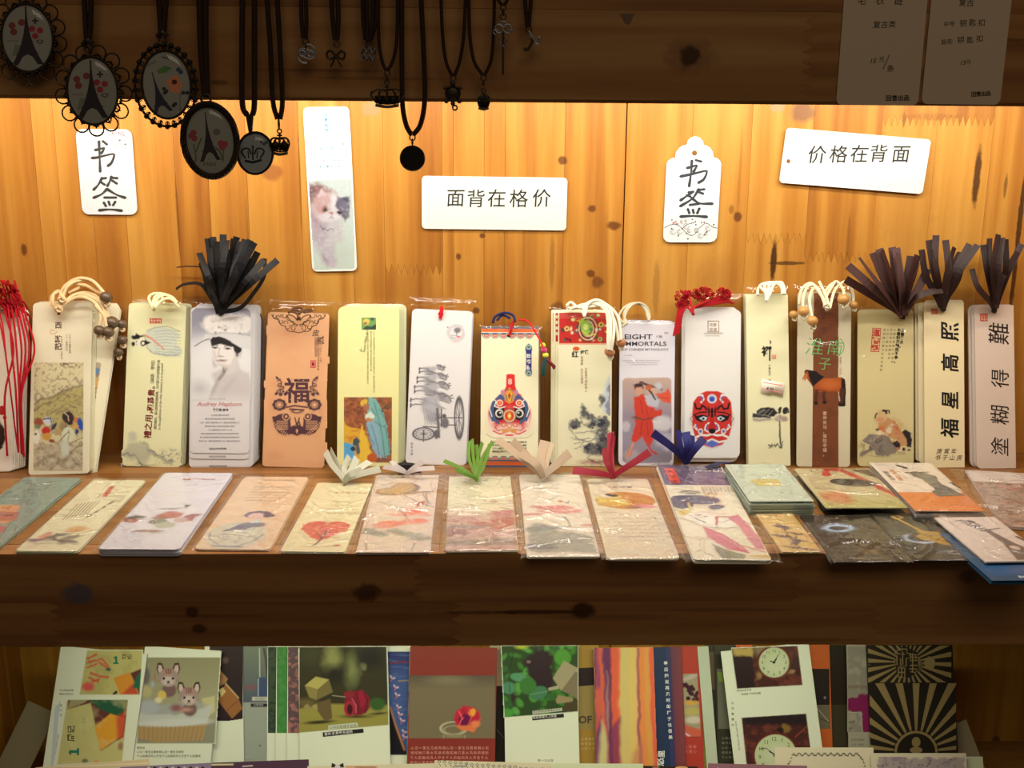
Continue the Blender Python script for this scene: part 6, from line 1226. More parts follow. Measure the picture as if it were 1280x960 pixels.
P_([(150, 400), (200, 372), (262, 368), (310, 362), (330, 380), (336, 410), (318, 450), (270, 456), (210, 455), (170, 450), (145, 435)], HB, 1.4); E_(240, 405, 60, 30, (188, 96, 42), soft=5); P_([(78, 330), (88, 318), (104, 320), (150, 400), (160, 440), (135, 420), (104, 380), (90, 360)], HB); P_([(66, 372), (80, 345), (92, 335), (98, 352), (84, 378), (70, 382)], (186, 110, 62)); E_(72, 378, 7, 6, (214, 176, 140))
P_([(98, 316), (150, 325), (180, 350), (200, 358), (160, 395), (134, 420), (112, 380)], HK, 1.5); E_(90, 322, 9, 5, HK, rot=-30); P_([(312, 366), (332, 376), (338, 440), (334, 540), (316, 538), (310, 450)], HK, 1.4)
for a in ([(158, 445), (150, 480), (152, 520)], [(205, 452), (198, 480), (208, 515)], [(310, 440), (304, 490), (302, 530)], [(325, 440), (318, 490), (312, 535)]): L_(a, 3.4, (84, 44, 30), 1)
for x, y in ((150, 524), (204, 520), (304, 535), (318, 538)): E_(x, y, 11, 9, HK)
L_([(296, 480), (300, 510)], 1.4, (196, 176, 150)); E_(84, 344, 2.5, 2.5, HK, soft=.5); L_([(170, 440), (230, 455), (280, 452)], 1.4, (120, 54, 26), 2); c.pic(p, None)
GN = (110, 170, 96)
c.txt('淮', 1005, 441, 24, GN, shear=.1, bold=-.008, ang=5); c.txt('南', 1032, 441, 21, GN, shear=.05, bold=-.008, ang=8); c.txt('子', 1022, 460, 17, GN, bold=-.008, ang=6); c.ring(1045, 433, 10, 11, 1.1, GN, arc=(-60, 90))
c.txt('塞翁失马，焉知非福。', 1028.3, 514, 5.3, (206, 170, 130), vert=True, step=1.08, bold=.015); c.txt('淮南子·人间训', 1049, 446, 3.1, (150, 110, 80), vert=True); c.done(t)
cordpx(t, [[(1034, 388, .036), (1030, 378, .028), (1028+s*3, 366, .02), (1028+s*14, 354, .014), (1028+s*26, 362, .016), (1028+s*28+(3 if s > 0 else -1), 380, .02)] for s in (-1, 1)]+[[(1034, 388, .036), (1031, 376, .028), (1040, 358, .02), (1046, 352, .016), (1054, 362, .022), (1054.5, 374, .028)], [(1033, 386, .036), (1030, 374, .026), (1020, 358, .016), (1010, 358, .016), (1004, 372, .024), (1004, 388, .032)], [(1033, 388, .036), (1028, 372, .026), (1018, 360, .02), (1012, 374, .028), (1015, 396, .04), (1016, 408, .044)], [(1036, 386, .036), (1034, 374, .03), (1028, 360, .02), (1024, 352, .014)], [(1037, 386, .036), (1044, 362, .02), (1058, 352, .014), (1066, 366, .016), (1067, 380, .02)]], .0013, (224, 200, 160))
g = G(); knot_geo(g, hy(1033, 382, -.036), .0024, alb((226, 204, 164)), 4); partw(g, 'knot', M_CORD, t)
beads(t, [(1054, 374, .03, 6.2), (1004, 389, .036, 5.8), (1015.5, 401, .048, 5.8), (1067, 381, .022, 4.6), (992, 393, .02, 4.6)], (186, 130, 66), (228, 208, 170))
# ---- 13 daodejing
C13 = (208, 184, 128)
t, fr, c = pack('tan bookmark pack with red seal script and a child leaning on grey rocks', [(1073, 388), (1141, 388), (1143, 583), (1071, 583)], C13, 3, rad=.004, seed=18, dirs=(.0006, 0), edge=(190, 168, 120), sl=(.003, .003, .004), creases=[([(42, 20), (46, 24)], .8, 2), ([(50, 92), (46, 102)], .8, 2), ([(12, 104), (16, 108), (22, 110)], .7, 2), ([(3, 42), (6, 43)], .7, 1.6)])
f, on = shape(9.6, 1065, 385)
c.poly(f((245, 238), (350, 242), (325, 528), (222, 525)), (184, 56, 42)); c.poly(f((253, 246), (341, 250), (318, 520), (231, 517)), (212, 178, 122))
for k, q in enumerate('道德經'): c.txt(q, 1090.6-k*1.0, 419.3+k*9.6, 9.4, (184, 56, 42), bold=.04, ang=2)
for k, (s_, x, y) in enumerate((('上善若水。', 1126, 410.5), ('水善利万物而不争。', 1121.3, 410))): 
    for i, q in enumerate(s_): c.txt(q, x-.5*i, y+4.2+i*4.9, 4.8, (44, 36, 28), bold=.03)
for k, n in enumerate((9, 8, 6, 11)):
    for i, q in enumerate(tiny(n, k)): c.txt(q, 1116.8-k*4.3-.42*i, 413.5+i*5.0, 3.2, (130, 112, 76))
f, on = shape(9.14, 1065, 485)
p = Pic(1072, 508, 1142, 573, None, .6); E_, P_, L_ = on(p); p.warp(1.6, 3, 4)
P_([(120, 600), (200, 520), (260, 535), (350, 530), (430, 560), (470, 640), (520, 700), (500, 740), (400, 780), (280, 775), (240, 710), (170, 740), (110, 785), (85, 760), (120, 720), (190, 700), (200, 640), (140, 630)], (134, 116, 98), 1.4); p.mottle((92, 78, 70), 4, .5, .8, 4, 7, 1, 1, (1095, 556, 26, 14)); p.mottle((176, 160, 134), 3, .6, .7, 9, 7, 1, 1, (1098, 552, 22, 12))
P_([(560, 510), (615, 470), (665, 510), (685, 610), (665, 680), (620, 660), (600, 580)], (44, 34, 36), 1.4); P_([(460, 630), (520, 590), (560, 640), (540, 690), (500, 680)], (40, 32, 34), 1.2); p.warp(1.2, 3, 8)
P_([(300, 400), (400, 330), (480, 370), (540, 440), (580, 520), (620, 590), (630, 650), (570, 670), (530, 600), (440, 570), (380, 520), (310, 470)], (190, 136, 88), 1.5); p.mottle((186, 84, 46), 3, .5, .75, 5, 7, 1, 1, (1117, 538, 16, 18)); E_(420, 480, 34, 40, (214, 186, 150), soft=3); E_(455, 420, 20, 20, (206, 176, 140), soft=2); E_(330, 460, 26, 30, (196, 104, 60), soft=2)
p.warp(0); E_(335, 320, 66, 72, (204, 164, 112), soft=1.4); E_(320, 365, 50, 28, (198, 140, 96), soft=3); L_([(262, 345), (272, 300), (285, 290)], 1.6, (50, 36, 34)); L_([(355, 258), (385, 262), (392, 285)], 2.8, (40, 30, 30)); L_([(400, 256), (425, 262), (425, 285)], 1.6, (40, 30, 30)); E_(318, 510, 28, 26, (222, 190, 148)); E_(290, 475, 20, 14, (80, 66, 50)); E_(566, 695, 16, 18, (220, 180, 150)); E_(650, 688, 14, 14, (214, 176, 146)); E_(590, 700, 18, 20, (40, 32, 32)); E_(650, 708, 18, 10, (40, 32, 32)); E_(530, 690, 20, 12, (180, 84, 56)); L_([(500, 700), (530, 740), (600, 740)], 1.4, (120, 90, 80), 2, .8)
c.pic(p, C13); c.done(t)
DBR = (48, 27, 23)
strips(t, (1128.5, 394), [(1060, 332), (1074, 322), (1099, 311), (1103, 312), (1115, 309), (1120, 310), (1122, 316), (1139, 320), (1147, 319), (1152, 322), (1160, 336), (1091, 316), (1057, 349)], 10, (66, 38, 32), d0=.02, seed=5, var=18, d1=.02, bend=.1)
g = G(); tube(g, [onp(fr, 1129, 388, .003), onp(fr, 1129, 393, .002), onp(fr, 1128, 398, .0004)], .0026, alb((34, 24, 22))); ribbon(g, [onp(fr, 1128, 388, .006), hy(1145, 372, -.03), hy(1162, 365, -.03), hy(1178, 363, -.028)], .0062, alb(DBR), face=(0, -.7, .7)); partw(g, 'ribbon', M_SATIN, t, False)
# ---- 14, 15 calligraphy
C14 = (222, 196, 146)  # paper colour holds the weaker strip light of this end
t, fr, c = pack('cream bookmark pack with four sideways black calligraphy characters, second from the right end', [(1154, 379), (1205.5, 378), (1205, 585), (1157, 584)], C14, 0, rad=.0016, seed=19, bag=False, deep=.008, corners=(1, 0, 0, 1))
for k, (x0, x1, yt, yb) in enumerate(((1157, 1205, 375, 580), (1148, 1200, 378, 578), (1144, 1196, 379, 576))):
    z = -.0012-.0022*k; P = fr.px([(x0, yt), (x1, yt), (x1, yb), (x0, yb)], z); body(fr, (214-k*8, 190-k*8, 144-k*6), t, .003, z=z, w=float(P[1, 0]-P[0, 0]), h=float(P[0, 1]), y0=float(P[2, 1]), dx=float(P[:, 0].mean()), th=.0014)
K = (30, 24, 22)
for q, y, s in (('福', 548, 24), ('星', 512, 23), ('高', 466, 23), ('照', 427, 24)): c.txt(q, 1196, y, s, K, ang=-90, bold=.022, shear=.12)
c.rect(1164, 386, 1171.5, 393, (206, 88, 66)); c.txt('印', 1164.7, 392.4, 6, (236, 180, 140))
for k, s_ in enumerate(('庚寅年', '书于山房')):
    for i, q in enumerate(s_): c.txt(q, 1170+i*9-k*2, 567+k*8, 7.2, (60, 48, 40), shear=.3, ang=-4)
c.done(t)
g = G(); tube(g, [onp(fr, 1177, 380, .004), onp(fr, 1178, 383, .003), onp(fr, 1179.5, 387, .0004)], .0026, alb((34, 24, 22))); partw(g, 'ribbon_knot', M_SATIN, t)
strips(t, (1178, 384), [(1161, 300), (1170, 294), (1167, 312), (1182, 300), (1193, 309), (1200, 315), (1212, 305), (1222, 306), (1152, 312), (1206, 322)], 8, (46, 27, 23), d0=.02, seed=9, var=14, d1=.016, bend=.5)
W15 = (214, 184, 160)  # dimmer light at the right end is part of this colour
t, fr, c = pack('pinkish white bookmark pack with four sideways calligraphy characters at the right end', [(1218, 381), (1267, 382), (1270, 586), (1221, 585)], W15, 0, rad=.004, seed=20, bag=False, deep=.006, corners=(1, 0, 0, 1))
for k in range(2): body(fr, (196, 170, 150), t, .006, z=-.0012-.0022*k, dx=-.0022*(k+1), dy=.0008, th=.0018, corners=(1, 0, 0, 1))
for q, y, s in (('塗', 571, 24), ('糊', 532, 25), ('得', 486, 24), ('難', 432, 28)): c.txt(q, 1259, y, s, K, ang=-90, bold=.003, shear=.12)
c.rect(1225, 392, 1234.5, 401.5, (196, 84, 62)); c.txt('印', 1225.8, 400.4, 8, (230, 180, 140)); c.done(t)
g = G(); tube(g, [onp(fr, 1243, 382, .004), onp(fr, 1243, 385, .003), onp(fr, 1242.5, 389, .0004)], .0026, alb((30, 22, 20))); partw(g, 'ribbon_knot', M_SATIN, t)
strips(t, (1243, 385), [(1229, 306), (1237, 298), (1248, 293), (1253, 297), (1257, 299), (1277, 305), (1272, 315), (1215, 336), (1246, 302)], 7.5, (42, 25, 22), d0=.02, seed=10, var=12, d1=.016, bend=.5)
sleeve(fr, t, .006, .004, .008, .001, z=.0012, zb=-.006, seed=22, creases=[([(-5, 6), (-4, 60), (-4, 130)], .4, 1.6)])
# ================================================================== FRONT ROW: BOOKMARKS LYING FLAT
FLG = 'bookmarks lying flat along the shelf front'
def flat(label, q, base, n=2, rad=.003, z0=0.0, gap=.0006, sl=(.003, .003, .004, .001), nc=7, seed=1, bag=True, edge=None, creases=None, name='flat_bookmark', corners=(1, 1, 1, 1), off=.0006, cat='bookmark', group=FLG, amp=.0009):
    global ZONE
    ZONE = 'flat'
    T = z0+.0006+n*gap; fr = flat_frame(np.array(q, float), T); t = thing(name, label, cat, fr, group); rn = random.Random(seed)
    body(fr, base, t, rad, corners=corners)
    for k in range(n): body(fr, edge or base, t, rad, z=-gap*(k+1)+.00005, th=gap*.8, dx=rn.uniform(-off, off), dy=rn.uniform(-off, off*.3), rot=rn.uniform(-.4, .4), corners=corners)
    if bag:
        cs = crz(rn, fr, nc+7, 8, 40, (.7, 1.5), (1.3, 2.4)) if creases is None else creases
        cs = cs+[([(-1, -1), (fr.w*500, -2.5), (fr.w*1000+1, -1)], .5, 1.2), ([(fr.w*1000+1, 0), (fr.w*1000+1.4, 60), (fr.w*1000+1, 130)], .35, 1.0)]
        sleeve(fr, t, *sl, z=.0010, zb=-T+.0003, creases=cs, seed=seed, amp=amp, step=.0009)
    return t, fr, Card(fr, 'mm')
def P_mm(c, *pts): return [c.mm(x, y) for x, y in pts]
def bow(t, root, tips, w, col, z0=.004, seed=1, up=.03, m=None, name='ribbon', var=14):
    """ribbon ends: tips (px x, px y, distance of the tip from the wall)"""
    rn = random.Random(seed)
    for x, y, d in tips:
        R0 = np.array(root); T_ = hy(x, y, -d); mid = (R0+T_)/2+np.array([rn.uniform(-.003, .003), -.006, .004]); g = G()
        ribbon(g, [R0, R0*.75+mid*.25+[0, -.001, .002], mid, T_], w*.85*np.linspace(.45, 1, 19), alb(np.clip(np.asarray(col, float)+rn.uniform(-var, var), 4, 250)), face=(rn.uniform(-.4, .4), -1, .4), twist=rn.uniform(-.6, .6)); partw(g, name, m or M_SATIN, t, False)
def lineup(c, x0, y0, rows, size, col, lead, **k):
    for i, n in enumerate(rows): c.txt(tiny(n, i+3), x0, y0+i*lead, size, col, **k)
# teal at the far left
t, fr, c = flat('teal flat bookmark at the left edge with an orange and red sketch', [(33, 597), (100, 597), (-6, 690), (-96, 690)], (142, 156, 132), 3, seed=31)
A = lambda x, y: c.mm(x, y); w_, h_ = fr.w*1000, fr.h*1000
q = P_mm(c, (-4, 637), (14, 637), (16, 650), (4, 662), (-30, 690), (-50, 690)); p = Pic(0, 0, w_, h_, None, 1.2); p.warp(3, 8, 2); p.poly(P_mm(c, (0, 632), (25, 632), (18, 648), (8, 655), (-40, 656)), (222, 150, 96), 2); p.poly(P_mm(c, (-10, 640), (26, 640), (22, 650), (-20, 653)), (176, 80, 66), 1.5, .8); p.line(P_mm(c, (-12, 644), (24, 643)), 1.2, (90, 76, 90)); p.poly(P_mm(c, (-30, 658), (7, 658), (-2, 668), (-40, 672)), (186, 70, 66), 2); p.line(P_mm(c, (38, 607), (62, 604), (56, 612), (36, 612), (38, 607)), 1.0, (110, 88, 84)); p.line(P_mm(c, (30, 610), (60, 606), (40, 616), (10, 622)), .8, (120, 132, 110)); p.mottle((118, 138, 122), 14, .5, .35, 4, 4); c.pic(p, (142, 156, 132)); c.done(t)
# cream with lotus
t, fr, c = flat('cream flat bookmark with painted flowers at its foot, next to the teal one', [(117, 600), (183, 600), (97, 689), (18, 689)], (232, 214, 166), 3, seed=32, rad=.004); w_, h_ = fr.w*1000, fr.h*1000
p = Pic(0, h_*.60, w_, h_, None, 1.0); p.warp(3, 5, 2)
for (x, y), rx, ry, col, r in zip(P_mm(c, (98, 661), (92, 664), (56, 671), (45, 675), (70, 675), (85, 676), (92, 671), (72, 670), (60, 668)), (9, 6, 5, 9, 9, 8, 7, 8, 3), (4, 3, 6, 3, 3, 4, 3, 3, 5), ((216, 156, 84), (206, 140, 80), (222, 150, 110), (120, 100, 110), (90, 80, 76), (104, 92, 84), (110, 94, 84), (84, 76, 72), (206, 140, 110)), (0, 0, 0, 0, 30, 20, -20, -30, 0)): p.ell(x, y, rx, ry, col, r, 2.5, .9)
p.line(P_mm(c, (40, 679), (100, 680)), .8, (150, 120, 100), 2); p.line(P_mm(c, (72, 668), (65, 674), (88, 677)), 1.4, (80, 70, 66), 1.5); c.pic(p, (232, 214, 166))
q = A = P_mm(c, (137, 608), (143, 608), (134, 621), (127, 621)); p = Pic(0, 0, w_, h_*.62, None, 1.0); p.poly(q, (206, 92, 70), 1.2); p.line(P_mm(c, (122, 622), (127, 618)), 1.0, (150, 110, 80)); p.warp(1, 2, 3)
for i in range(4): p.poly([(x_, y_) for x_, y_ in P_mm(c, (140-i*9, 627+i*5.5), (144-i*9, 625.5+i*5.5), (139-i*9, 630+i*5.5), (133-i*9, 631+i*5.5))], (74, 64, 52), 1)
c.pic(p, (232, 214, 166))
for i in range(7): a, b = P_mm(c, (125-i*4.5, 626+i*.6), (108-i*5, 643+i*1.2)); c.line([a, b], .9, (170, 150, 110))
c.done(t)
# white embroidered birds
W_ = (226, 210, 204)
t, fr, c = flat('white flat bookmark with small red and grey figures, third from the left', [(207, 590), (291, 592), (224, 687), (122, 686)], W_, 5, gap=.0009, seed=33, rad=.004, sl=(.004, .004, .002, .003), creases=[([(28, -3), (36, 30), (40, 60)], .7, 2.2), ([(24, -3), (30, 30), (36, 64)], .4, 1.2), ([(12, 18), (22, 14)], .8, 2.2), ([(16, 44), (34, 40)], .7, 3), ([(12, 118), (18, 116), (24, 119)], .9, 2), ([(52, 26), (57, 22)], .8, 2)]); w_, h_ = fr.w*1000, fr.h*1000
p = Pic(0, h_*.3, w_, h_*.95, None, .9); p.warp(2, 4, 2)
for (x, y), rx, ry, col, r in zip(P_mm(c, (160, 650), (168, 647), (172, 646), (211, 645), (215, 643), (200, 647), (198, 652), (208, 656), (184, 664), (240, 645), (237, 649), (234, 633), (212, 636), (226, 650)), (9, 6, 6, 9, 8, 7, 7, 8, 11, 4, 4, 2.4, 9, 5), (5, 3, 3, 5, 6, 3, 6, 6, 2.6, 7, 4, 3, 1.2, 5), ((170, 64, 64), (90, 84, 72), (110, 100, 90), (176, 72, 70), (186, 84, 80), (150, 70, 66), (120, 116, 92), (176, 170, 140), (150, 88, 84), (150, 60, 66), (176, 80, 84), (90, 84, 80), (130, 120, 110), (200, 150, 146)), (20, 0, 0, 10, 0, 0, 0, 0, 0, 60, 0, 0, -4, 0)): p.ell(x, y, rx, ry, col, r, 1.6, .9)
c.pic(p, W_); q = P_mm(c, (227, 600)); c.txt('芳草萋萋鹦鹉洲', q[0][0], q[0][1], 3.9, (190, 90, 76), bold=.02); c.txt('Parrots on the islet', q[0][0]+3, q[0][1]+4.5, 2.4, (190, 150, 146)); c.done(t)
# peach with lady
PE = (232, 190, 146)
t, fr, c = flat('peach flat bookmark with a lady in a wide flowered gown', [(306, 596), (386, 596), (337, 687), (243, 686)], PE, 2, seed=34, rad=.004, sl=(.004, .005, .005, .003)); w_, h_ = fr.w*1000, fr.h*1000
p = Pic(0, h_*.35, w_, h_, None, .8); p.warp(1.5, 4, 2); cx = w_*.47
p.ell(cx-2, h_*.83, w_*.40, h_*.165, (208, 192, 158), 0, 2); p.mottle((226, 210, 176), 5, .5, .7, 3, 6, 1, 1, (cx, h_*.83, w_*.38, h_*.16)); p.mottle((150, 140, 120), 4, .56, .6, 7, 6, 1, 1, (cx, h_*.83, w_*.38, h_*.16)); p.mottle((170, 120, 130), 4, .62, .7, 5, 6, 1, 1, (cx, h_*.86, w_*.38, h_*.14))
p.poly([(cx-14, h_*.79), (cx-4, h_*.70), (cx+4, h_*.67), (cx+10, h_*.72), (cx+2, h_*.76)], (104, 94, 108), 1.5); p.ell(cx+6, h_*.70, 10, 6, (120, 112, 116), 0, 2); p.poly([(cx+2, h_*.68), (cx+8, h_*.62), (cx+12, h_*.67)], (206, 200, 180)); p.ell(cx+5, h_*.565, 10.5, 8, (96, 84, 100), -8, 1.2); p.ell(cx+5, h_*.585, 6.5, 7, (226, 176, 150), 0, 1); p.ell(cx+14, h_*.575, 5, 4, (88, 76, 96), 20, 1.2); p.warp(0); p.line([(cx-22, h_*.80), (cx-20, h_*.88), (cx-10, h_*.95)], .8, (120, 104, 96)); p.line([(cx+18, h_*.82), (cx+14, h_*.9), (cx+4, h_*.965)], .9, (110, 84, 100)); p.line([(cx-14, h_*.965), (cx+8, h_*.975)], 2, (104, 92, 110), 1.5)
c.pic(p, PE); c.txt('如梦令·昨夜雨疏', w_*.33, h_*.065, 3.6, (120, 84, 70), shear=.2); lineup(c, w_*.24, h_*.17, (13, 12, 13, 11, 13, 11), 2.5, (150, 112, 90), 6.6); c.done(t)
# heart tree
CH = (236, 214, 160)
t, fr, c = flat('cream flat bookmark with a red heart-shaped tree and a white ribbon bow', [(399, 604), (464, 604), (433, 690), (348, 689)], CH, 2, seed=35, rad=.002, sl=(.003, .004, .006, .003)); w_, h_ = fr.w*1000, fr.h*1000
p = Pic(0, h_*.5, w_, h_, None, .8); p.warp(2.0, 3, 2)
for s, x in ((-1, .36), (1, .70)): p.ell(w_*x, h_*.68, w_*.215, h_*.085, (216, 90, 70), s*-8, 1.2)
p.poly([(w_*.16, h_*.70), (w_*.92, h_*.69), (w_*.72, h_*.80), (w_*.52, h_*.87), (w_*.3, h_*.79)], (214, 92, 72), 1.4); p.mottle((236, 140, 104), 2.2, .52, .8, 4, 8, 1, 1, (w_*.53, h_*.70, w_*.44, h_*.14)); p.mottle((186, 60, 56), 2.5, .6, .8, 9, 8, 1, 1, (w_*.53, h_*.72, w_*.42, h_*.14)); p.warp(0); p.line([(w_*.56, h_*.72), (w_*.545, h_*.82), (w_*.52, h_*.88), (w_*.47, h_*.93)], 1.8, (110, 76, 66)); p.line([(w_*.54, h_*.82), (w_*.42, h_*.76)], .9, (110, 76, 66)); p.line([(w_*.55, h_*.8), (w_*.68, h_*.74)], .9, (110, 76, 66)); p.line([(w_*.28, h_*.935), (w_*.5, h_*.94), (w_*.85, h_*.925)], .9, (190, 140, 96)); p.ell(w_*.84, h_*.92, 2.6, 1.6, (180, 90, 66)); c.pic(p, CH)
c.txt('最长情的告白', w_*.38, h_*.17, 4.0, (214, 128, 92), step=1.2); lineup(c, w_*.42, h_*.31, (6, 6, 8, 10), 2.7, (170, 146, 100), 8.6, step=1.1); c.disc(w_*.5, 5, 1.9, 1.9, (130, 90, 60), 10); c.done(t)
bow(t, hz(431, 603, .004), [(407, 565, .05), (413, 563, .05), (437, 571, .06), (446, 572, .06), (462, 577, .06), (475, 586, .08), (452, 588, .09)], .0075, (214, 202, 168), seed=3, name='white_ribbon', var=8)
# bread and blossoms
CB = (232, 198, 168)
t, fr, c = flat('pinkish flat bookmark with a heart-shaped cookie above coral blossoms', [(474, 592), (547, 596), (538, 691), (444, 690)], CB, 2, seed=36, rad=.0008, sl=(.003, .006, .006, .001), amp=.0014); w_, h_ = fr.w*1000, fr.h*1000
p = Pic(0, 0, w_, h_, None, .9); p.warp(1.0, 4, 2); u = lambda x, y: (w_*x, h_*y)
p.ell(*u(.30, .245), 14, 9.5, (176, 128, 80), -10, 1.2); p.ell(*u(.46, .26), 14, 6, (186, 136, 84), 0, 1.4); p.ell(*u(.50, .19), 12, 12.5, (140, 110, 90), 0, 1.2); p.ell(*u(.47, .185), 9.5, 12, (206, 158, 100), 0, 1.4); p.ell(*u(.31, .235), 11, 7, (214, 162, 100), -8, 1.6); p.mottle((150, 108, 70), 2, .55, .5, 3, 6, 1, 1, (w_*.4, h_*.22, 26, 16)); p.warp(3, 5, 3)
for x, y, r, s, col in ((.35, .68, 9, 6, 0), (.25, .70, 8, 5, 1), (.5, .66, 7, 5, 0), (.62, .55, 7, 4.5, 1), (.70, .52, 8, 4, 0), (.72, .64, 9, 5, 1), (.82, .63, 6, 4, 0), (.86, .56, 5, 4, 1), (.42, .56, 5, 3, 1)): p.ell(*u(x, y), r, s, ((236, 110, 84), (240, 144, 116))[col], 20, 2.5, .9)
for x, y, r, s in ((.15, .78, 10, 4), (.25, .80, 7, 5), (.48, .76, 8, 5), (.7, .80, 11, 5), (.8, .86, 9, 3), (.08, .74, 6, 4), (.9, .84, 9, 3)): p.ell(*u(x, y), r, s, (140, 134, 112), 10, 2.5, .8)
p.warp(0)
for q in ([u(.5, .30), u(.75, .40), u(.98, .46)], [u(.62, .24), u(.9, .28)], [u(.78, .28), u(.92, .42)], [u(.84, .28), u(.88, .45)], [u(.4, .46), u(.52, .52), u(.6, .6)], [u(.1, .90), u(.14, .98)], [u(.78, .90), u(.75, .98)]): p.line(q, 1.0, (130, 80, 66), 1.2, .9)
p.ell(*u(.77, .42), 2.2, 7, (190, 90, 66), 25); p.ell(*u(.85, .25), 6, 1.4, (110, 80, 66)); c.pic(p, CB); c.done(t)
bow(t, hz(509, 594, .004), [(480, 583, .07), (490, 576, .06), (528, 577, .06), (543, 585, .08)], .006, (214, 190, 172), seed=4, name='pale_ribbon', var=8); g = G(); tube(g, [hz(498, 584, .004), hz(506, 583, .008), hz(516, 584, .008), hz(524, 587, .004)], .0035, alb((30, 26, 28))); partw(g, 'dark_ribbon', M_SATIN, t, False)
# bird and leaves with green ribbon
CG = (232, 212, 168)
t, fr, c = flat('crinkly bagged flat bookmark with a reddish landscape and lime green ribbon', [(562, 596), (637, 595), (648, 688), (556, 689)], CG, 2, seed=37, nc=14, rad=.0008, sl=(.004, .006, .005, .001), amp=.0018); w_, h_ = fr.w*1000, fr.h*1000
p = Pic(0, h_*.35, w_, h_, None, 1.0); p.warp(5, 9, 2); p.grad(h_*.48, h_*.62, (232, 212, 168), (206, 160, 140)); p.ell(w_*.62, h_*.68, 26, 11, (190, 96, 76), -18, 3); p.ell(w_*.3, h_*.62, 14, 6, (206, 150, 130), 0, 4); p.ell(w_*.85, h_*.55, 12, 8, (196, 120, 110), 0, 4); p.ell(w_*.3, h_*.72, 16, 6, (170, 140, 130), 0, 4); p.ell(w_*.1, h_*.78, 12, 10, (160, 110, 104), 0, 4); p.ell(w_*.6, h_*.9, 40, 7, (150, 128, 104), -3, 4); p.mottle((150, 90, 76), 4, .58, .6, 5, 7); p.mottle((226, 196, 160), 5, .62, .7, 9, 7); c.pic(p, CG); c.txt('霜叶红于二月花', w_*.55, h_*.42, 3.2, (150, 130, 90), shear=.3); c.done(t)
bow(t, hz(596, 602, .005), [(555, 576, .075), (586, 552, .05), (590, 549, .05), (595, 556, .055), (603, 553, .05), (612, 556, .055), (616, 552, .05), (570, 587, .09), (607, 566, .06)], .0042, (104, 138, 40), seed=6, name='green_ribbon')
# lotus
CL = (236, 214, 182)
t, fr, c = flat('crinkly bagged flat bookmark with pink lotus over grey water, wide beige ribbons', [(650, 594), (723, 593), (751, 695), (659, 697)], CL, 2, seed=38, nc=16, rad=.003, sl=(.005, .004, .006, .002), amp=.0018); w_, h_ = fr.w*1000, fr.h*1000; u = lambda x, y: (w_*x, h_*y)
p = Pic(0, h_*.3, w_, h_*.97, None, 1.0); p.warp(3, 7, 2); p.poly([u(.02, .70), u(.2, .62), u(.42, .68), u(.5, .74), u(.75, .74), u(.98, .80), u(.98, .96), u(.03, .96)], (168, 160, 138), 3); p.mottle((120, 120, 110), 8, .5, .6, 4, 5, 1, 2, (w_*.5, h_*.83, w_*.55, h_*.15)); p.ell(w_*.3, h_*.70, 17, 5, (140, 142, 130), -8, 3); p.ell(w_*.18, h_*.9, 12, 5, (120, 122, 116), 0, 3); p.warp(1.5, 4, 3)
for x, y, a, b, r in ((.35, .455, 10, 3.4, 15), (.55, .44, 10, 4, 5), (.62, .46, 9, 4, -10), (.25, .44, 6, 2.4, 30), (.12, .53, 11, 2.4, -5), (.45, .5, 12, 3.4, 5), (.75, .5, 9, 3, -10), (.84, .48, 5, 2, -15), (.92, .66, 5, 2.6, 0)): p.ell(*u(x, y), a, b, (222, 128, 120), r, 1.8, .9)
p.warp(0); p.line([u(.6, .54), u(.66, .62), u(.68, .72)], 1.3, (130, 120, 100)); p.line([u(.62, .36), u(.70, .40), u(.74, .36)], .9, (110, 110, 100)); p.ell(*u(.6, .37), 1.8, 2.6, (214, 80, 60)); c.pic(p, CL); c.txt('接天莲叶无穷碧', w_*.2, h_*.2, 3.0, (170, 140, 110)); c.txt('映日荷花', w_*.2, h_*.25, 3.0, (170, 140, 110)); c.done(t)
bow(t, hz(679, 598, .006), [(622, 549, .045), (640, 552, .05), (681, 551, .05), (687, 553, .05), (712, 566, .06), (650, 566, .08)], .010, (196, 162, 126), seed=7, name='beige_ribbon', var=8)
# oval lady
CO2 = (232, 206, 166)
t, fr, c = flat('tan flat bookmark with an orange oval picture and red ribbon, overhanging the edge', [(735, 598), (808, 599), (851, 697), (758, 700)], CO2, 2, seed=39, nc=9, rad=.004, sl=(.004, .004, .005, .001), amp=.0014); w_, h_ = fr.w*1000, fr.h*1000; u = lambda x, y: (w_*x, h_*y)
p = Pic(0, h_*.08, w_, h_*.5, None, .8); p.ell(*u(.52, .31), w_*.47, h_*.115, (204, 132, 48), 0, 1.0); p.warp(1, 4, 2); p.ell(*u(.33, .33), 13, 9, (226, 184, 70), 10, 1.4); p.ell(*u(.26, .27), 11, 5, (232, 196, 96), -15, 1.4); p.ell(*u(.22, .36), 8, 5, (216, 160, 60), 0, 1.4); p.ell(*u(.24, .25), 5, 4, (240, 214, 180)); p.ell(*u(.32, .24), 6, 3, (60, 48, 50), 25, 1); p.line([u(.1, .27), u(.2, .23)], 1, (240, 210, 140)); p.ell(*u(.72, .385), 9, 3.4, (228, 120, 120), -12, 1.5); p.ell(*u(.84, .39), 7, 3, (236, 150, 140), 10, 1.5); p.ell(*u(.62, .4), 5, 2, (130, 110, 60), 0, 1.5); c.pic(p, CO2); c.txt('花间集', w_*.36, h_*.135, 5.2, (110, 80, 60), shear=.3, step=1.15); lineup(c, w_*.23, h_*.55, (12, 12, 12, 12, 13, 12, 12), 2.9, (180, 150, 120), 7.6, step=1.22); c.done(t)
bow(t, hz(766, 598, .005), [(763, 541, .045), (767, 543, .05), (812, 565, .07), (716, 588, .09), (757, 560, .06)], .0082, (158, 30, 44), seed=8, name='red_ribbon')
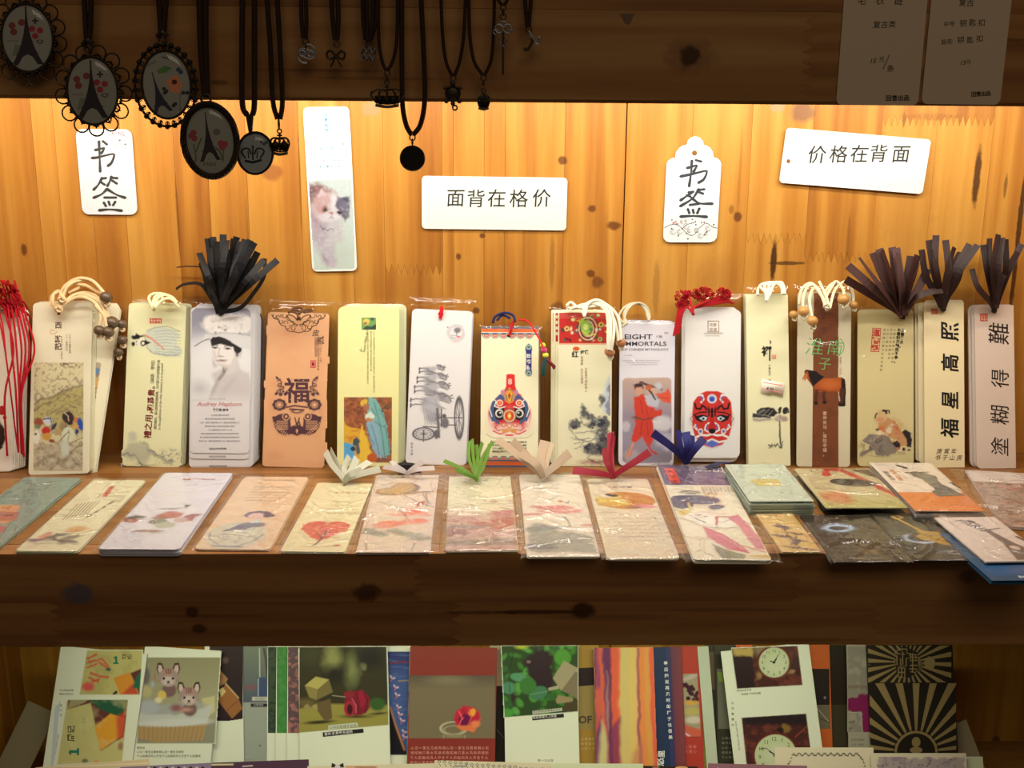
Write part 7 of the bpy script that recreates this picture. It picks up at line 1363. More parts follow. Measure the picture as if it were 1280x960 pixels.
# beauty of the hair ornament
CJ = (236, 214, 176)
t, fr, c = flat('large flat bookmark with a pale court beauty under a starry mauve sky', [(822, 583), (899, 580), (963, 699), (869, 701)], CJ, 4, seed=40, nc=7, rad=.003, sl=(.006, .008, .004, .003)); w_, h_ = fr.w*1000, fr.h*1000; u = lambda x, y: (w_*x, h_*y)
c.poly([u(0, 0), u(1, 0), u(1, .25), u(0, .25)], (112, 90, 106)); rn = random.Random(2)
for i in range(70): x, y = rn.uniform(.02, .96), rn.uniform(.02, .235); c.line([u(x, y), u(x+rn.uniform(.01, .03), y+rn.uniform(-.01, .01))], .5, (206, 190, 190))
c.poly([u(.08, .05), u(.24, .045), u(.25, .23), u(.10, .23)], (232, 84, 58)); [c.txt(q, w_*.105, h_*(.10+k*.06), 6.0, (60, 36, 36), bold=.02) for k, q in enumerate('浮世绘')]
p = Pic(0, h_*.3, w_, h_, None, .8); p.warp(1, 4, 2)
p.ell(*u(.36, .42), 20, 11, (104, 98, 112), 5, 1.3); p.ell(*u(.13, .46), 10, 13, (96, 88, 98), 0, 1.4); p.ell(*u(.62, .50), 7, 5, (100, 94, 108), -30, 1.2); p.ell(*u(.33, .34), 9, 5, (140, 128, 104), 0, 1.2); p.line([u(.2, .36), u(.33, .33), u(.5, .36)], 1.2, (214, 200, 170)); p.line([u(.52, .38), u(.64, .34)], 2.0, (226, 176, 96)); p.line([u(.6, .40), u(.72, .36)], 1.6, (226, 176, 96)); p.line([u(.2, .60), u(.24, .46)], 1.6, (214, 186, 110)); p.ell(*u(.13, .56), 5, 7, (214, 180, 90), 0, 2); p.ell(*u(.33, .60), 14, 9.5, (240, 220, 190), -18, 1.0); p.ell(*u(.52, .66), 16, 10, (240, 222, 192), 10, 2); p.ell(*u(.4, .60), 1.4, .9, (70, 50, 50)); p.ell(*u(.31, .585), 2.4, 1.0, (60, 44, 46)); p.line([u(.24, .62), u(.36, .665)], 1.6, (110, 104, 110)); p.ell(*u(.49, .705), 1.0, .8, (90, 60, 60)); p.line([u(.5, .66), u(.62, .655), u(.72, .63)], .7, (130, 100, 84))
p.poly([u(.30, .70), u(.5, .76), u(.72, .88), u(.76, .95), u(.5, .91), u(.30, .80)], (206, 100, 110), 1.4); p.poly([u(.70, .60), u(.88, .58), u(1, .80), u(.99, .92), u(.86, .90), u(.80, .70)], (214, 120, 128), 1.4); p.poly([u(.32, .86), u(.5, .92), u(.7, .96), u(.66, .99), u(.36, .99)], (130, 120, 92), 1.4); p.line([u(.5, .68), u(.56, .60), u(.70, .60)], 1.8, (190, 70, 84)); p.line([u(.32, .73), u(.5, .79), u(.7, .91)], .8, (232, 160, 156)); p.line([u(.72, .88), u(.95, .93)], 1.8, (206, 110, 100)); p.ell(*u(.9, .97), 9, 2.2, (220, 170, 90)); c.pic(p, CJ)
for k in range(9): c.txt(tiny(3+(5 if k > 4 else 2), k), w_*(.96-k*.055), h_*.27, 2.5, (140, 120, 96), vert=True)
c.done(t)
bow(t, hz(858, 580, .005), [(816, 541, .05), (848, 538, .05), (857, 540, .05), (864, 544, .05), (880, 548, .06)], .0095, (44, 42, 100), seed=9, name='blue_ribbon', var=10); g = G(); ribbon(g, [hz(884, 585, .006), hz(898, 579, .006), hz(913, 578, .004)], .006, alb((34, 34, 66)), face=(0, 0, 1)); partw(g, 'blue_ribbon', M_SATIN, t, False)
# pale green stack
t, fr, c = flat('stack of pale green cards with a gold oval patch, behind the tiny kraft card', [(906, 581), (979, 580), (1017, 626), (938, 627)], (196, 196, 164), 5, gap=.0022, seed=41, rad=.0006, sl=(.001, .004, .001, .001), off=.0016, name='card_stack', edge=(176, 180, 150), group='card packs on the right of the shelf', nc=4); w_, h_ = fr.w*1000, fr.h*1000; u = lambda x, y: (w_*x, h_*y)
c.disc(*u(.47, .47), 12.5, 4.5, (206, 176, 92)); c.rect(w_*.27, h_*.44, w_*.30+20, h_*.6, (206, 176, 92)); c.line([u(.22, .3), u(.7, .32)], .7, (170, 166, 130)); c.txt('The art of painted landscape', w_*.15, h_*.1, 3.2, (170, 172, 146), shear=.2); c.done(t)
# brown collage
t, fr, c = flat('bagged card with a black ellipse, red band and green foot', [(993, 586), (1085, 586), (1137, 636), (1031, 634)], (206, 184, 138), 1, gap=.006, seed=42, rad=.0006, sl=(.002, .002, .002, .001), name='bagged_card', edge=(30, 22, 18), group='card packs on the right of the shelf', nc=4); w_, h_ = fr.w*1000, fr.h*1000; u = lambda x, y: (w_*x, h_*y)
p = Pic(0, 0, w_, h_, (206, 184, 138), 1.0); p.warp(2, 6, 3); p.grad(h_*.6, h_, (200, 176, 124), (176, 160, 80)); p.ell(*u(.25, .75), 12, 14, (206, 130, 80), 0, 8); p.mottle((120, 96, 66), 4, .58, .7, 5, 7, 1, 1, (w_*.3, h_*.1, w_*.4, 12)); p.poly([u(.75, .02), u(1, .3), u(1, .02)], (96, 70, 40), 2); p.line([u(.36, .18), u(.42, .03), u(.6, .03), u(.75, .25), u(1.02, .72)], 7, (186, 52, 38), 1.5); p.warp(0); p.ell(*u(.62, .38), 19, 9.5, (62, 54, 50), 6, 1.2); p.ell(*u(.5, .36), 11, 8.5, (36, 32, 32), 6, 1.2); p.mottle((160, 140, 110), 3, .6, .6, 8, 6, 1, 1, (w_*.62, h_*.4, 18, 8)); p.mottle((110, 120, 60), 6, .5, .5, 9, 5, 1, 1, (w_*.75, h_*.85, 24, 10)); c.pic(p, None); c.txt('The dusk lunched over ale', w_*.15, h_*.97, 4.6, (226, 206, 160), shear=.3, sx=.9); c.done(t)
# kraft card
t, fr, c = flat('tiny bagged kraft card with a dark flower sprig, on the shelf edge', [(944, 642), (991, 642), (1025, 689), (980, 691)], (222, 178, 104), 2, seed=43, rad=.0008, sl=(.004, .002, .002, .002), name='bagged_card', group='card packs on the right of the shelf', nc=4); w_, h_ = fr.w*1000, fr.h*1000; u = lambda x, y: (w_*x, h_*y)
p = Pic(0, 0, w_, h_, None, .8); p.warp(2, 3, 3); p.mottle((232, 150, 110), 8, .6, .4, 3, 5); [p.ell(*u(x, y), a, b, (104, 74, 80), 20, 1.4, .9) for x, y, a, b in ((.42, .35, 6, 3), (.52, .40, 4, 4), (.2, .60, 5, 2.6), (.70, .55, 6, 2), (.50, .75, 3, 8), (.42, .62, 4, 3), (.66, .72, 5, 2), (.55, .92, 15, 1.8))]; p.line([u(.5, .4), u(.46, .6), u(.5, .9)], 1.2, (96, 66, 66)); p.line([u(.7, .55), u(.55, .75)], 1.0, (96, 66, 66)); c.pic(p, (222, 178, 104)); c.done(t)
# two black jewelry cards
BKC = (44, 38, 30)
t, fr, c = flat('black bagged card with a pale blue ring glow, on the shelf edge', [(1001, 645), (1086, 643), (1140, 702), (1044, 704)], (54, 45, 34), 1, seed=44, rad=.0006, sl=(.003, .001, .001, .001), name='bagged_card', group='card packs on the right of the shelf', nc=7); w_, h_ = fr.w*1000, fr.h*1000; u = lambda x, y: (w_*x, h_*y)
p = Pic(0, 0, w_, h_, (54, 45, 34), .9); p.warp(2, 6, 3); p.ell(*u(.40, .3), 12, 8, (130, 150, 170), 0, 5, .9); p.ring(*u(.40, .3), 9.5, 6, 1.6, (190, 206, 216), soft=2); p.ell(*u(.40, .3), 7.5, 4.2, (52, 44, 40), 0, 2); p.mottle((130, 108, 80), 2.4, .56, .7, 5, 8, 1, 1, (w_*.68, h_*.62, 24, 20)); p.line([u(.36, .45), u(.28, .55), u(.35, .8)], 1.4, (40, 34, 30)); p.ell(*u(.28, .75), 6, 14, (48, 40, 34), 0, 3); p.ell(*u(.6, .8), 8, 5, (120, 90, 60), 0, 3, .7); c.pic(p, None); c.txt('Elegant Jewelry', w_*.25, h_*.93, 3.6, (170, 150, 120), shear=.3); c.line([u(0, .9), u(1, .9)], .5, (40, 32, 26)); c.done(t)
t, fr, c = flat('black bagged card with a golden guitar-like charm over a white crescent glow', [(1088, 643), (1161, 642), (1222, 700), (1141, 702)], BKC, 1, seed=45, rad=.0006, sl=(.001, .002, .001, .001), name='bagged_card', group='card packs on the right of the shelf', nc=4); w_, h_ = fr.w*1000, fr.h*1000; u = lambda x, y: (w_*x, h_*y)
p = Pic(0, 0, w_, h_, (48, 44, 34), .8); p.ell(*u(.3, .55), 30, 30, (80, 80, 70), 0, 20, .6); p.ring(*u(.45, .55), 11, 8.5, 2.2, (196, 200, 206), soft=3); p.ell(*u(.5, .50), 9, 7, (56, 50, 42), 0, 3); p.warp(1.2, 3, 3); p.line([u(.34, .08), u(.46, .22), u(.62, .44)], 2.6, (200, 152, 70)); p.ring(*u(.40, .08), 4, 3, 1.4, (206, 160, 76)); [p.ell(*u(x, y), a, b, (196, 148, 70), 20, 1.2) for x, y, a, b in ((.70, .44, 10, 4), (.66, .56, 12, 6), (.80, .64, 9, 4.5), (.56, .5, 5, 4), (.86, .52, 6, 2))]; p.mottle((140, 100, 46), 2, .55, .7, 5, 8, 1, 1, (w_*.7, h_*.54, 18, 14)); p.warp(0); p.line([u(.5, .46), u(.85, .64)], .8, (96, 66, 30)); c.pic(p, None); c.txt('Crystal & Love', w_*.0+1, h_*.08, 3.8, (150, 140, 120), shear=.3); c.done(t)
# orange New York notebook
t, fr, c = flat('booklet with orange foot and grey silhouette, lying behind the black cards', [(1090, 579), (1160, 578), (1232, 637), (1144, 641)], (236, 208, 176), 2, gap=.003, seed=46, rad=.0006, sl=(.002, .001, .002, .0006), name='booklet', edge=(196, 176, 156), group='card packs on the right of the shelf', nc=4, cat='booklet'); w_, h_ = fr.w*1000, fr.h*1000; u = lambda x, y: (w_*x, h_*y)
c.poly([u(0, .64), u(1, .64), u(1, 1), u(0, 1)], (226, 122, 48))
p = Pic(w_*.2, h_*.02, w_, h_*.75, None, .8); p.poly([u(.48, .22), u(.60, .20), u(.72, .24), u(.84, .30), (w_*.80, h_*.38), u(.78, .46), u(.92, .66), u(.96, .70), u(.56, .72), u(.52, .64), u(.62, .58), u(.58, .36), u(.50, .30)], (120, 108, 92), 1.2); p.line([u(.42, .23), u(.80, .21)], 1.2, (80, 66, 56)); p.line([u(.42, .07), u(.50, .12)], 3.2, (50, 42, 44)); p.line([u(.98, .44), u(1.02, .54)], 3, (60, 50, 48)); p.mottle((96, 84, 72), 3, .56, .5, 4, 6, 1, 1, (w_*.7, h_*.5, 18, 20)); c.pic(p, None)
q = P_mm(c, (1112, 588), (1107, 592)); c.txt('NEW YORK', w_*.20, h_*.16, 6.0, (232, 130, 60), ang=90, bold=.02, sx=.95); c.txt('SKYLINE OF', w_*.08, h_*.20, 5.2, (70, 56, 48), ang=90, bold=.02, sx=.85); c.txt('scrolling world for the heart', w_*.30, h_*.955, 3.0, (240, 190, 130)); c.done(t)
# paris card
t, fr, c = flat('bagged white card with an iron tower drawing, at the lower right corner', [(1168, 648), (1242, 645), (1312, 700), (1234, 703)], (236, 208, 182), 1, seed=47, rad=.0006, sl=(.002, .004, .010, .001), name='bagged_card', group='card packs on the right of the shelf', nc=7, z0=.0035); w_, h_ = fr.w*1000, fr.h*1000; u = lambda x, y: (w_*x, h_*y)
p = Pic(w_*.1, 0, w_, h_, None, .7); p.line([u(.5, .33), u(.85, .28)], 1.4, (90, 76, 66)); p.poly([u(.56, .33), u(.66, .33), u(.78, .62), u(1.0, .86), u(1.0, 1.0), u(.82, 1.0), u(.74, .84), u(.66, .98), u(.50, .98), u(.60, .62)], (130, 112, 98), 1.0); p.ell(*u(.70, .72), 3.5, 4, (236, 208, 182), 0, 1); p.line([u(.5, .10), u(.54, .12)], 4, (50, 44, 60)); p.line([u(.53, .12), u(.58, .2)], 1.4, (60, 50, 60)); p.line([u(.95, .48), u(1.0, .58)], 2.4, (60, 50, 50)); c.pic(p, (236, 208, 182))
c.txt('PARIS', w_*.26, h_*.08, 11, (70, 70, 96), ang=62, shear=.2); c.done(t)
# lace marbled package on the right
t, fr, c = flat('pale package with lace-brown floral bands behind the tower card, right edge', [(1210, 592), (1310, 589), (1372, 660), (1262, 664)], (226, 200, 176), 2, gap=.001, seed=48, rad=.0006, sl=(.012, .003, .004, .002), name='package', cat='package', group='card packs on the right of the shelf', nc=8); w_, h_ = fr.w*1000, fr.h*1000; u = lambda x, y: (w_*x, h_*y)
p = Pic(0, h_*.22, w_, h_, (186, 156, 130), 1.2); p.warp(3, 6, 3); p.mottle((150, 116, 96), 5, .48, .8, 3, 7); p.mottle((206, 130, 104), 6, .6, .6, 5, 6); p.mottle((110, 84, 66), 3, .6, .7, 7, 8); p.warp(0); [p.line([u(0, y), u(1, y)], 1.0, (216, 192, 160)) for y in (.45, .66)]; c.pic(p, None)
p = Pic(0, 0, w_, h_*.22, None, 1.2); p.warp(5, 5, 2); p.mottle((206, 176, 150), 9, .55, .6, 3, 6); c.pic(p, (226, 200, 176)); c.done(t)
# blue book jutting over the edge
t, fr, c = flat('blue booklet poking out over the shelf edge beneath the tower card', [(1172, 668), (1262, 664), (1330, 724), (1245, 727)], (46, 84, 108), 1, gap=.0015, seed=49, rad=.0006, bag=False, name='booklet', cat='booklet', group='card packs on the right of the shelf'); w_, h_ = fr.w*1000, fr.h*1000; u = lambda x, y: (w_*x, h_*y)
p = Pic(0, h_*.5, w_, h_, (46, 84, 108), 1.0); p.ell(*u(.25, .8), 12, 9, (40, 92, 130), 0, 4); p.ell(*u(.8, .8), 20, 10, (84, 104, 134), 0, 8); c.pic(p, None); c.txt('BOOK-G', w_*.40, h_*.95, 4.6, (220, 220, 206), bold=.03, sx=1.2); c.done(t)
# ================================================================== LOWER SHELF: POSTCARDS
LG = 'postcards standing on the lower shelf'
LN = math.radians(22); LU = np.array([0, math.sin(LN), math.cos(LN)]); LNN = np.array([0, -math.cos(LN), math.sin(LN)])
def low(label, q, base, d, name='postcard', cat='postcard', y0=-.10, group=LG, n=1, edge=None, rad=.0004):
    global ZONE
    ZONE = 'low'
    fr = quad_frame(np.array(q, float), (0, y0-d, -.3), LNN); tilt = abs(fr.r[2])*fr.w/2
    k = (fr.O[2]+.2996-tilt)/fr.u[2]; O = fr.O-fr.u*k; f2 = Fr(O, fr.r, fr.u, fr.w, fr.h+k); t = thing(name, label, cat, f2, group)
    body(f2, base, t, rad)
    for i in range(1, n): body(f2, edge or base, t, rad, z=-.0006*i, dx=.0002*(i % 2))
    return t, f2, Card(f2)
CW = (206, 210, 166)
def lpic(x0, y0, x1, y1, qd, bg, step=.7):
    p = Pic(x0, y0, x1, y1, bg, step); p.clip = np.clip(.5-p._seg(qd, True), 0, 1); return p
f, on = shape(5.645, 0, 790)
# left leaning stack, its shade put into the base colour
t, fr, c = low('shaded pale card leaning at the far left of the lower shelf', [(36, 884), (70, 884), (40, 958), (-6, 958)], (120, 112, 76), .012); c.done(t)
# calendar card
t, fr, c = low('postcard with two pictures of colourful calendar sheets and green number ones', [(79, 812), (181, 813), (167, 962), (50, 962)], CW, .034, n=4, edge=(176, 170, 140)); CG_ = (176, 168, 92)
qd = f((616, 130), (1005, 130), (985, 442), (562, 440)); p = lpic(99, 812, 179, 869, qd, CG_); E_, P_, L_ = on(p); p.mottle((150, 140, 74), 12, .5, .5, 3, 4); P_([(800, 325), (915, 285), (960, 380), (940, 445), (850, 445)], (196, 130, 40)); P_([(860, 440), (940, 360), (985, 442)], (180, 70, 40), 4); P_([(920, 290), (1005, 255), (985, 442), (960, 380)], (90, 44, 34), 2); P_([(970, 300), (1000, 280), (990, 400), (935, 395)], (30, 92, 60), 2)
p.warp(1, 3, 3)
for a in ([(615, 190), (680, 160)], [(620, 215), (720, 190), (760, 235)], [(615, 250), (680, 225)], [(700, 215), (770, 260)], [(640, 290), (700, 310), (760, 320)], [(630, 325), (690, 350)], [(650, 350), (700, 330)]): L_(a, 2.6, (190, 66, 50), 1.2, .85)
E_(622, 385, 44, 32, (196, 84, 70), soft=3); E_(765, 265, 16, 12, (60, 90, 70)); L_([(800, 440), (822, 425)], 3, (50, 40, 36)); c.pic(p, CW)
qd = f((475, 478), (903, 478), (862, 912), (405, 935)); p = lpic(71, 874, 161, 957, qd, (178, 172, 100)); E_, P_, L_ = on(p); P_([(480, 480), (910, 475), (870, 740), (710, 840), (640, 500), (475, 545)], (96, 50, 38), 1.5); P_([(500, 478), (620, 478), (600, 498), (470, 545)], (150, 140, 90)); P_([(620, 475), (890, 478), (870, 560), (830, 605), (700, 540)], (36, 84, 52), 2); P_([(668, 665), (780, 575), (880, 610), (860, 730), (710, 838)], (206, 146, 40), 1.5); P_([(820, 600), (895, 560), (870, 740), (830, 760)], (186, 70, 46), 5, .9); E_(850, 805, 18, 26, (130, 84, 70), soft=3); E_(600, 910, 22, 16, (96, 110, 70), soft=2); E_(680, 912, 12, 9, (196, 110, 70), soft=2); p.mottle((196, 186, 120), 14, .5, .4, 5, 4); c.pic(p, CW)
c.txt('1', 141, 829.5, 13, (30, 110, 70), bold=.03, sx=1.3); c.line([(141.5, 829), (148, 829)], 2.2, (30, 110, 70)); c.line([(142, 822.5), (145, 821)], 1.8, (30, 110, 70)); c.txt('周记', 152, 823.5, 6.5, (60, 56, 40), bold=.02); c.txt('1', 98.5, 945, 17, (30, 110, 80), ang=-90, bold=.03, sx=1.3); c.line([(97.5, 935), (97.5, 944)], 2.6, (30, 110, 80)); c.line([(88.5, 943.5), (86.5, 939.5)], 2.2, (30, 110, 80)); c.txt('周记', 92.5, 927, 10, (60, 56, 40), ang=-90, bold=.02); c.txt('星期一二三', 103, 896, 4.4, (150, 146, 100), vert=True)
c.txt('可以随身携带', 74.5, 864, 2.9, (90, 90, 60)); c.txt('明信片也可以', 74, 868.5, 2.9, (90, 90, 60)); c.txt('慢生活', 74.5, 880, 3.2, (90, 90, 60), vert=True, step=1.9); c.txt('No hurry, take it easy', 68, 950, 3.6, (110, 120, 110), ang=-80, shear=.2); c.poly([(63, 962), (69, 884), (76, 876), (66, 962)], (176, 186, 170)); c.done(t)
# kittens
f, on = shape(5.645, 160, 790)
t, fr, c = low('postcard of two toy-like kittens bathing in a striped tub', [(181, 811), (277, 810), (262, 962), (165, 960)], CW, .031, n=2); qd = f((118, 180), (652, 180), (612, 786), (62, 786))
p = lpic(170, 821, 276, 930, qd, (146, 140, 96)); E_, P_, L_ = on(p); p.grad(820, 890, (132, 128, 84), (150, 146, 104)); E_(125, 310, 30, 60, (100, 92, 80), soft=3); P_([(90, 620), (620, 620), (612, 786), (60, 786)], (130, 128, 96), 4); P_([(520, 470), (612, 450), (615, 560), (560, 600)], (178, 172, 112), 2); E_(190, 320, 8, 30, (160, 110, 80), soft=2); E_(175, 370, 12, 20, (150, 160, 150), soft=3); E_(130, 420, 40, 40, (166, 156, 100), soft=4)
P_([(60, 660), (80, 560), (200, 530), (330, 590), (600, 510), (552, 660), (300, 690)], (176, 178, 150), 2); P_([(62, 655), (300, 668), (556, 640), (530, 765), (200, 780), (62, 745)], (160, 132, 78), 1.6); E_(330, 640, 260, 26, (188, 188, 160), rot=-2, soft=3)
for k in range(15): L_([(80+k*32, 665), (84+k*30, 768)], .8, (132, 104, 58), .9, .8)
E_(330, 540, 210, 36, (150, 150, 130), rot=-6, soft=3); E_(150, 530, 70, 50, (156, 160, 144), soft=5); FU = (150, 128, 108)
for (hx, hy_, k) in ((285, 320, 1.0), (430, 455, .98)):
    E_(hx+6, hy_+90, 50, 50, (110, 84, 72), soft=3)
    for s, a in ((-1, 58), (1, 62)): P_([(hx+s*22*k, hy_-40), (hx+s*44*k, hy_-100), (hx+s*74*k, hy_-104), (hx+s*84*k, hy_-60), (hx+s*66*k, hy_-14)], (52, 34, 30)); P_([(hx+s*34*k, hy_-40), (hx+s*50*k, hy_-86), (hx+s*68*k, hy_-88), (hx+s*74*k, hy_-54), (hx+s*60*k, hy_-18)], (190, 166, 140))
    E_(hx, hy_, 72*k, 62*k, FU, soft=2); E_(hx, hy_+26, 44, 34, (184, 166, 140), soft=4); E_(hx, hy_-40, 34, 26, (160, 120, 96), soft=3)
    for x in (-16, 0, 16): L_([(hx+x, hy_-60), (hx+x*.8, hy_-28)], 1.0, (84, 50, 40))
    for s in (-1, 1): E_(hx+s*32, hy_+8, 8.5, 9.5, (24, 18, 18), soft=.8); L_([(hx+s*58, hy_+20), (hx+s*74, hy_+24)], .8, (110, 90, 76), .8, .6)
    E_(hx, hy_+32, 10, 7, (40, 26, 26), soft=.8); L_([(hx, hy_+38), (hx-10, hy_+50)], .7, (90, 60, 50)); L_([(hx, hy_+38), (hx+10, hy_+50)], .7, (90, 60, 50))
E_(240, 445, 30, 32, (196, 170, 76), soft=2); E_(215, 480, 24, 20, (206, 196, 140), soft=3); E_(405, 548, 44, 14, (176, 130, 104), soft=3); E_(340, 535, 40, 26, (130, 84, 72), soft=5); c.pic(p, CW)
for k, (s_, n) in enumerate((('泡泡浴', 3), (tiny(17, 2), 0), (tiny(23, 4), 0))): c.txt(s_, 171, 936+k*5.1, 3.4, (84, 84, 56), bold=.01)
c.done(t)
# cardboard bits
f, on = shape(5.645, 160, 790)
t, fr, c = low('mostly hidden dark postcard with brown cardboard pieces beside the kittens', [(255, 806), (304, 806), (304, 955), (258, 955)], CW, .024)
p = lpic(262, 806, 303.5, 901, [(262, 806), (303.5, 806), (303.5, 898), (262, 904)], (44, 30, 30)); E_, P_, L_ = on(p); P_([(640, 260), (705, 330), (690, 360), (640, 385)], (150, 110, 64)); P_([(632, 480), (690, 360), (780, 470), (808, 540), (735, 612)], (140, 92, 46), 1.2); P_([(640, 410), (670, 390), (690, 420), (660, 460)], (196, 176, 104)); L_([(700, 550), (780, 480)], .8, (90, 56, 30)); L_([(690, 365), (780, 465)], 1.4, (190, 160, 100)); E_(685, 200, 22, 20, (90, 70, 60), soft=4); c.pic(p, None); c.done(t)
t, fr, c = low('grey misty postcard sliver with a blue lamp post, right of the cardboard one', [(303, 808), (338, 808), (338, 955), (304, 955)], (150, 152, 118), .022)
p = lpic(303, 808, 337.5, 955, [(303.5, 808), (337.5, 808), (337.5, 948), (304, 950)], (118, 124, 96)); E_, P_, L_ = on(p); p.grad(808, 875, (112, 120, 92), (76, 84, 84)); p.rect(300, 878, 340, 950, (142, 148, 120)); p.grad(880, 950, (130, 138, 110), (150, 152, 122), a=0); L_([(928, 115), (930, 330)], 1.3, (176, 184, 140)); P_([(912, 320), (990, 320), (995, 455), (905, 455)], (60, 74, 90)); L_([(920, 330), (918, 450)], 1.4, (150, 164, 150)); E_(865, 390, 40, 18, (120, 80, 76), soft=4); L_([(960, 120), (975, 200), (985, 310)], 3, (70, 66, 52), 2); P_([(876, 458), (998, 458), (998, 484), (876, 484)], (176, 176, 140)); P_([(866, 505), (998, 505), (998, 528), (866, 528)], (30, 28, 26)); E_(930, 802, 7, 6, (80, 84, 70)); c.pic(p, None); c.txt('时光旅行', 319, 875, 3.2, (70, 66, 50)); c.txt('去看海吧', 317, 882.3, 3.0, (170, 170, 150)); c.done(t)
for i, (xa, xb, c1, c2, lb) in enumerate(((335, 350, (56, 72, 48), (40, 44, 36), 'dark leafy postcard sliver, left of the bright green sliver'), (346, 364, (60, 120, 50), (74, 128, 62), 'bright green postcard sliver beside the box and rose picture'), (360, 378, (84, 66, 62), (160, 104, 84), 'reddish brown gravelly postcard sliver touching the box and rose picture'))):
    t, fr, c = low(lb, [(xa, 808), (xb, 808), (xb, 958), (xa-2, 958)], CW, .023+.002*i); p = lpic(xa, 808, xb, 917, [(xa+.5, 809), (xb, 809), (xb, 916), (xa+.5, 916)], c1, .8); p.warp(2, 4, i); p.mottle(c2, 4, .48, .8, 3+i, 6); c.pic(p, None); c.done(t)
# box and rose (plain cardboard box)
f, on = shape(5.645, 330, 790)
t, fr, c = low('postcard of a plain cardboard box towing a dark red rose', [(374, 808), (483, 808), (489, 962), (374, 962)], CW, .030, n=2)
p = lpic(374, 808, 486, 917, f((250, 106), (864, 103), (878, 655), (248, 710)), (52, 48, 28)); E_, P_, L_ = on(p); p.warp(3, 9, 2); E_(480, 180, 60, 90, (130, 132, 70), soft=12); E_(620, 270, 40, 90, (116, 122, 66), soft=12); E_(330, 170, 70, 60, (60, 60, 30), soft=12); E_(750, 180, 90, 80, (34, 30, 24), soft=14); E_(700, 245, 22, 22, (110, 110, 70), soft=5); E_(500, 300, 70, 60, (36, 32, 24), soft=12)
p.warp(0); P_([(248, 540), (380, 505), (880, 515), (878, 660), (248, 712)], (138, 130, 56), 3); E_(300, 500, 70, 30, (96, 84, 44), soft=6); E_(390, 636, 100, 12, (50, 44, 26), rot=-4, soft=2); E_(650, 596, 90, 10, (60, 40, 26), soft=3); E_(810, 575, 60, 9, (66, 62, 34), rot=-4, soft=2)
P_([(288, 378), (365, 314), (460, 336), (380, 405)], (166, 156, 76)); P_([(288, 378), (380, 405), (372, 480), (318, 460)], (130, 118, 60)); P_([(380, 405), (460, 336), (486, 425), (372, 480)], (110, 98, 50)); P_([(375, 500), (470, 470), (482, 610), (430, 630), (380, 560)], (96, 80, 44)); P_([(282, 520), (310, 505), (330, 540), (290, 556)], (140, 126, 70)); P_([(345, 515), (375, 510), (370, 545), (345, 540)], (150, 136, 76)); L_([(484, 448), (600, 462)], .7, (170, 160, 120))
E_(660, 500, 92, 88, (116, 26, 36), soft=2); E_(600, 440, 36, 24, (130, 34, 40)); E_(604, 540, 40, 55, (150, 40, 50)); E_(606, 545, 20, 36, (60, 16, 22)); E_(690, 470, 30, 60, (140, 30, 44)); L_([(620, 470), (650, 520), (650, 570)], 1.2, (190, 90, 90)); L_([(655, 430), (670, 500), (660, 580)], 1.2, (80, 16, 26)); L_([(700, 420), (730, 480), (715, 570)], 1.2, (80, 16, 26)); E_(800, 510, 56, 46, (52, 84, 36), soft=4); c.pic(p, CW)
c.poly(f((455, 658), (660, 638), (664, 668), (452, 690)), (176, 182, 140)); c.poly(f((414, 708), (700, 682), (704, 710), (416, 740)), (34, 32, 30)); c.txt('心中的玫瑰不必说', 412, 911.5, 4.2, (70, 66, 50), ang=-5.5); c.txt('喜欢·就勇敢去追吧', 405.5, 919.2, 4.2, (190, 186, 160), ang=-5.2, bold=.02); c.done(t)
# blue
t, fr, c = low('deep blue postcard sliver with small white birds, left of the red rose card', [(478, 806), (516, 806), (512, 958), (482, 958)], CW, .024)
p = lpic(482, 812, 516, 945, f((864, 138), (1030, 138), (1010, 868), (885, 868)), (38, 48, 96)); E_, P_, L_ = on(p); p.grad(812, 850, (34, 34, 84), (60, 80, 116)); p.mottle((80, 104, 130), 4, .55, .6, 3, 5, .3, 2); L_([(890, 218), (1025, 208)], 2, (110, 40, 50)); L_([(950, 345), (1020, 342)], 1.4, (150, 130, 80)); P_([(880, 520), (990, 800), (1010, 868), (885, 868)], (20, 18, 22), 2); L_([(890, 530), (930, 660), (990, 830)], 2.4, (160, 110, 60), 1.5)
for x, y in ((905, 325), (930, 390), (940, 445), (950, 530), (960, 580), (975, 625), (990, 705), (992, 740)): L_([(x-12, y-14), (x, y+4), (x+16, y)], 2.0, (190, 170, 166)); L_([(x, y), (x-8, y+22)], 1.4, (170, 90, 80))
c.pic(p, CW); c.done(t)
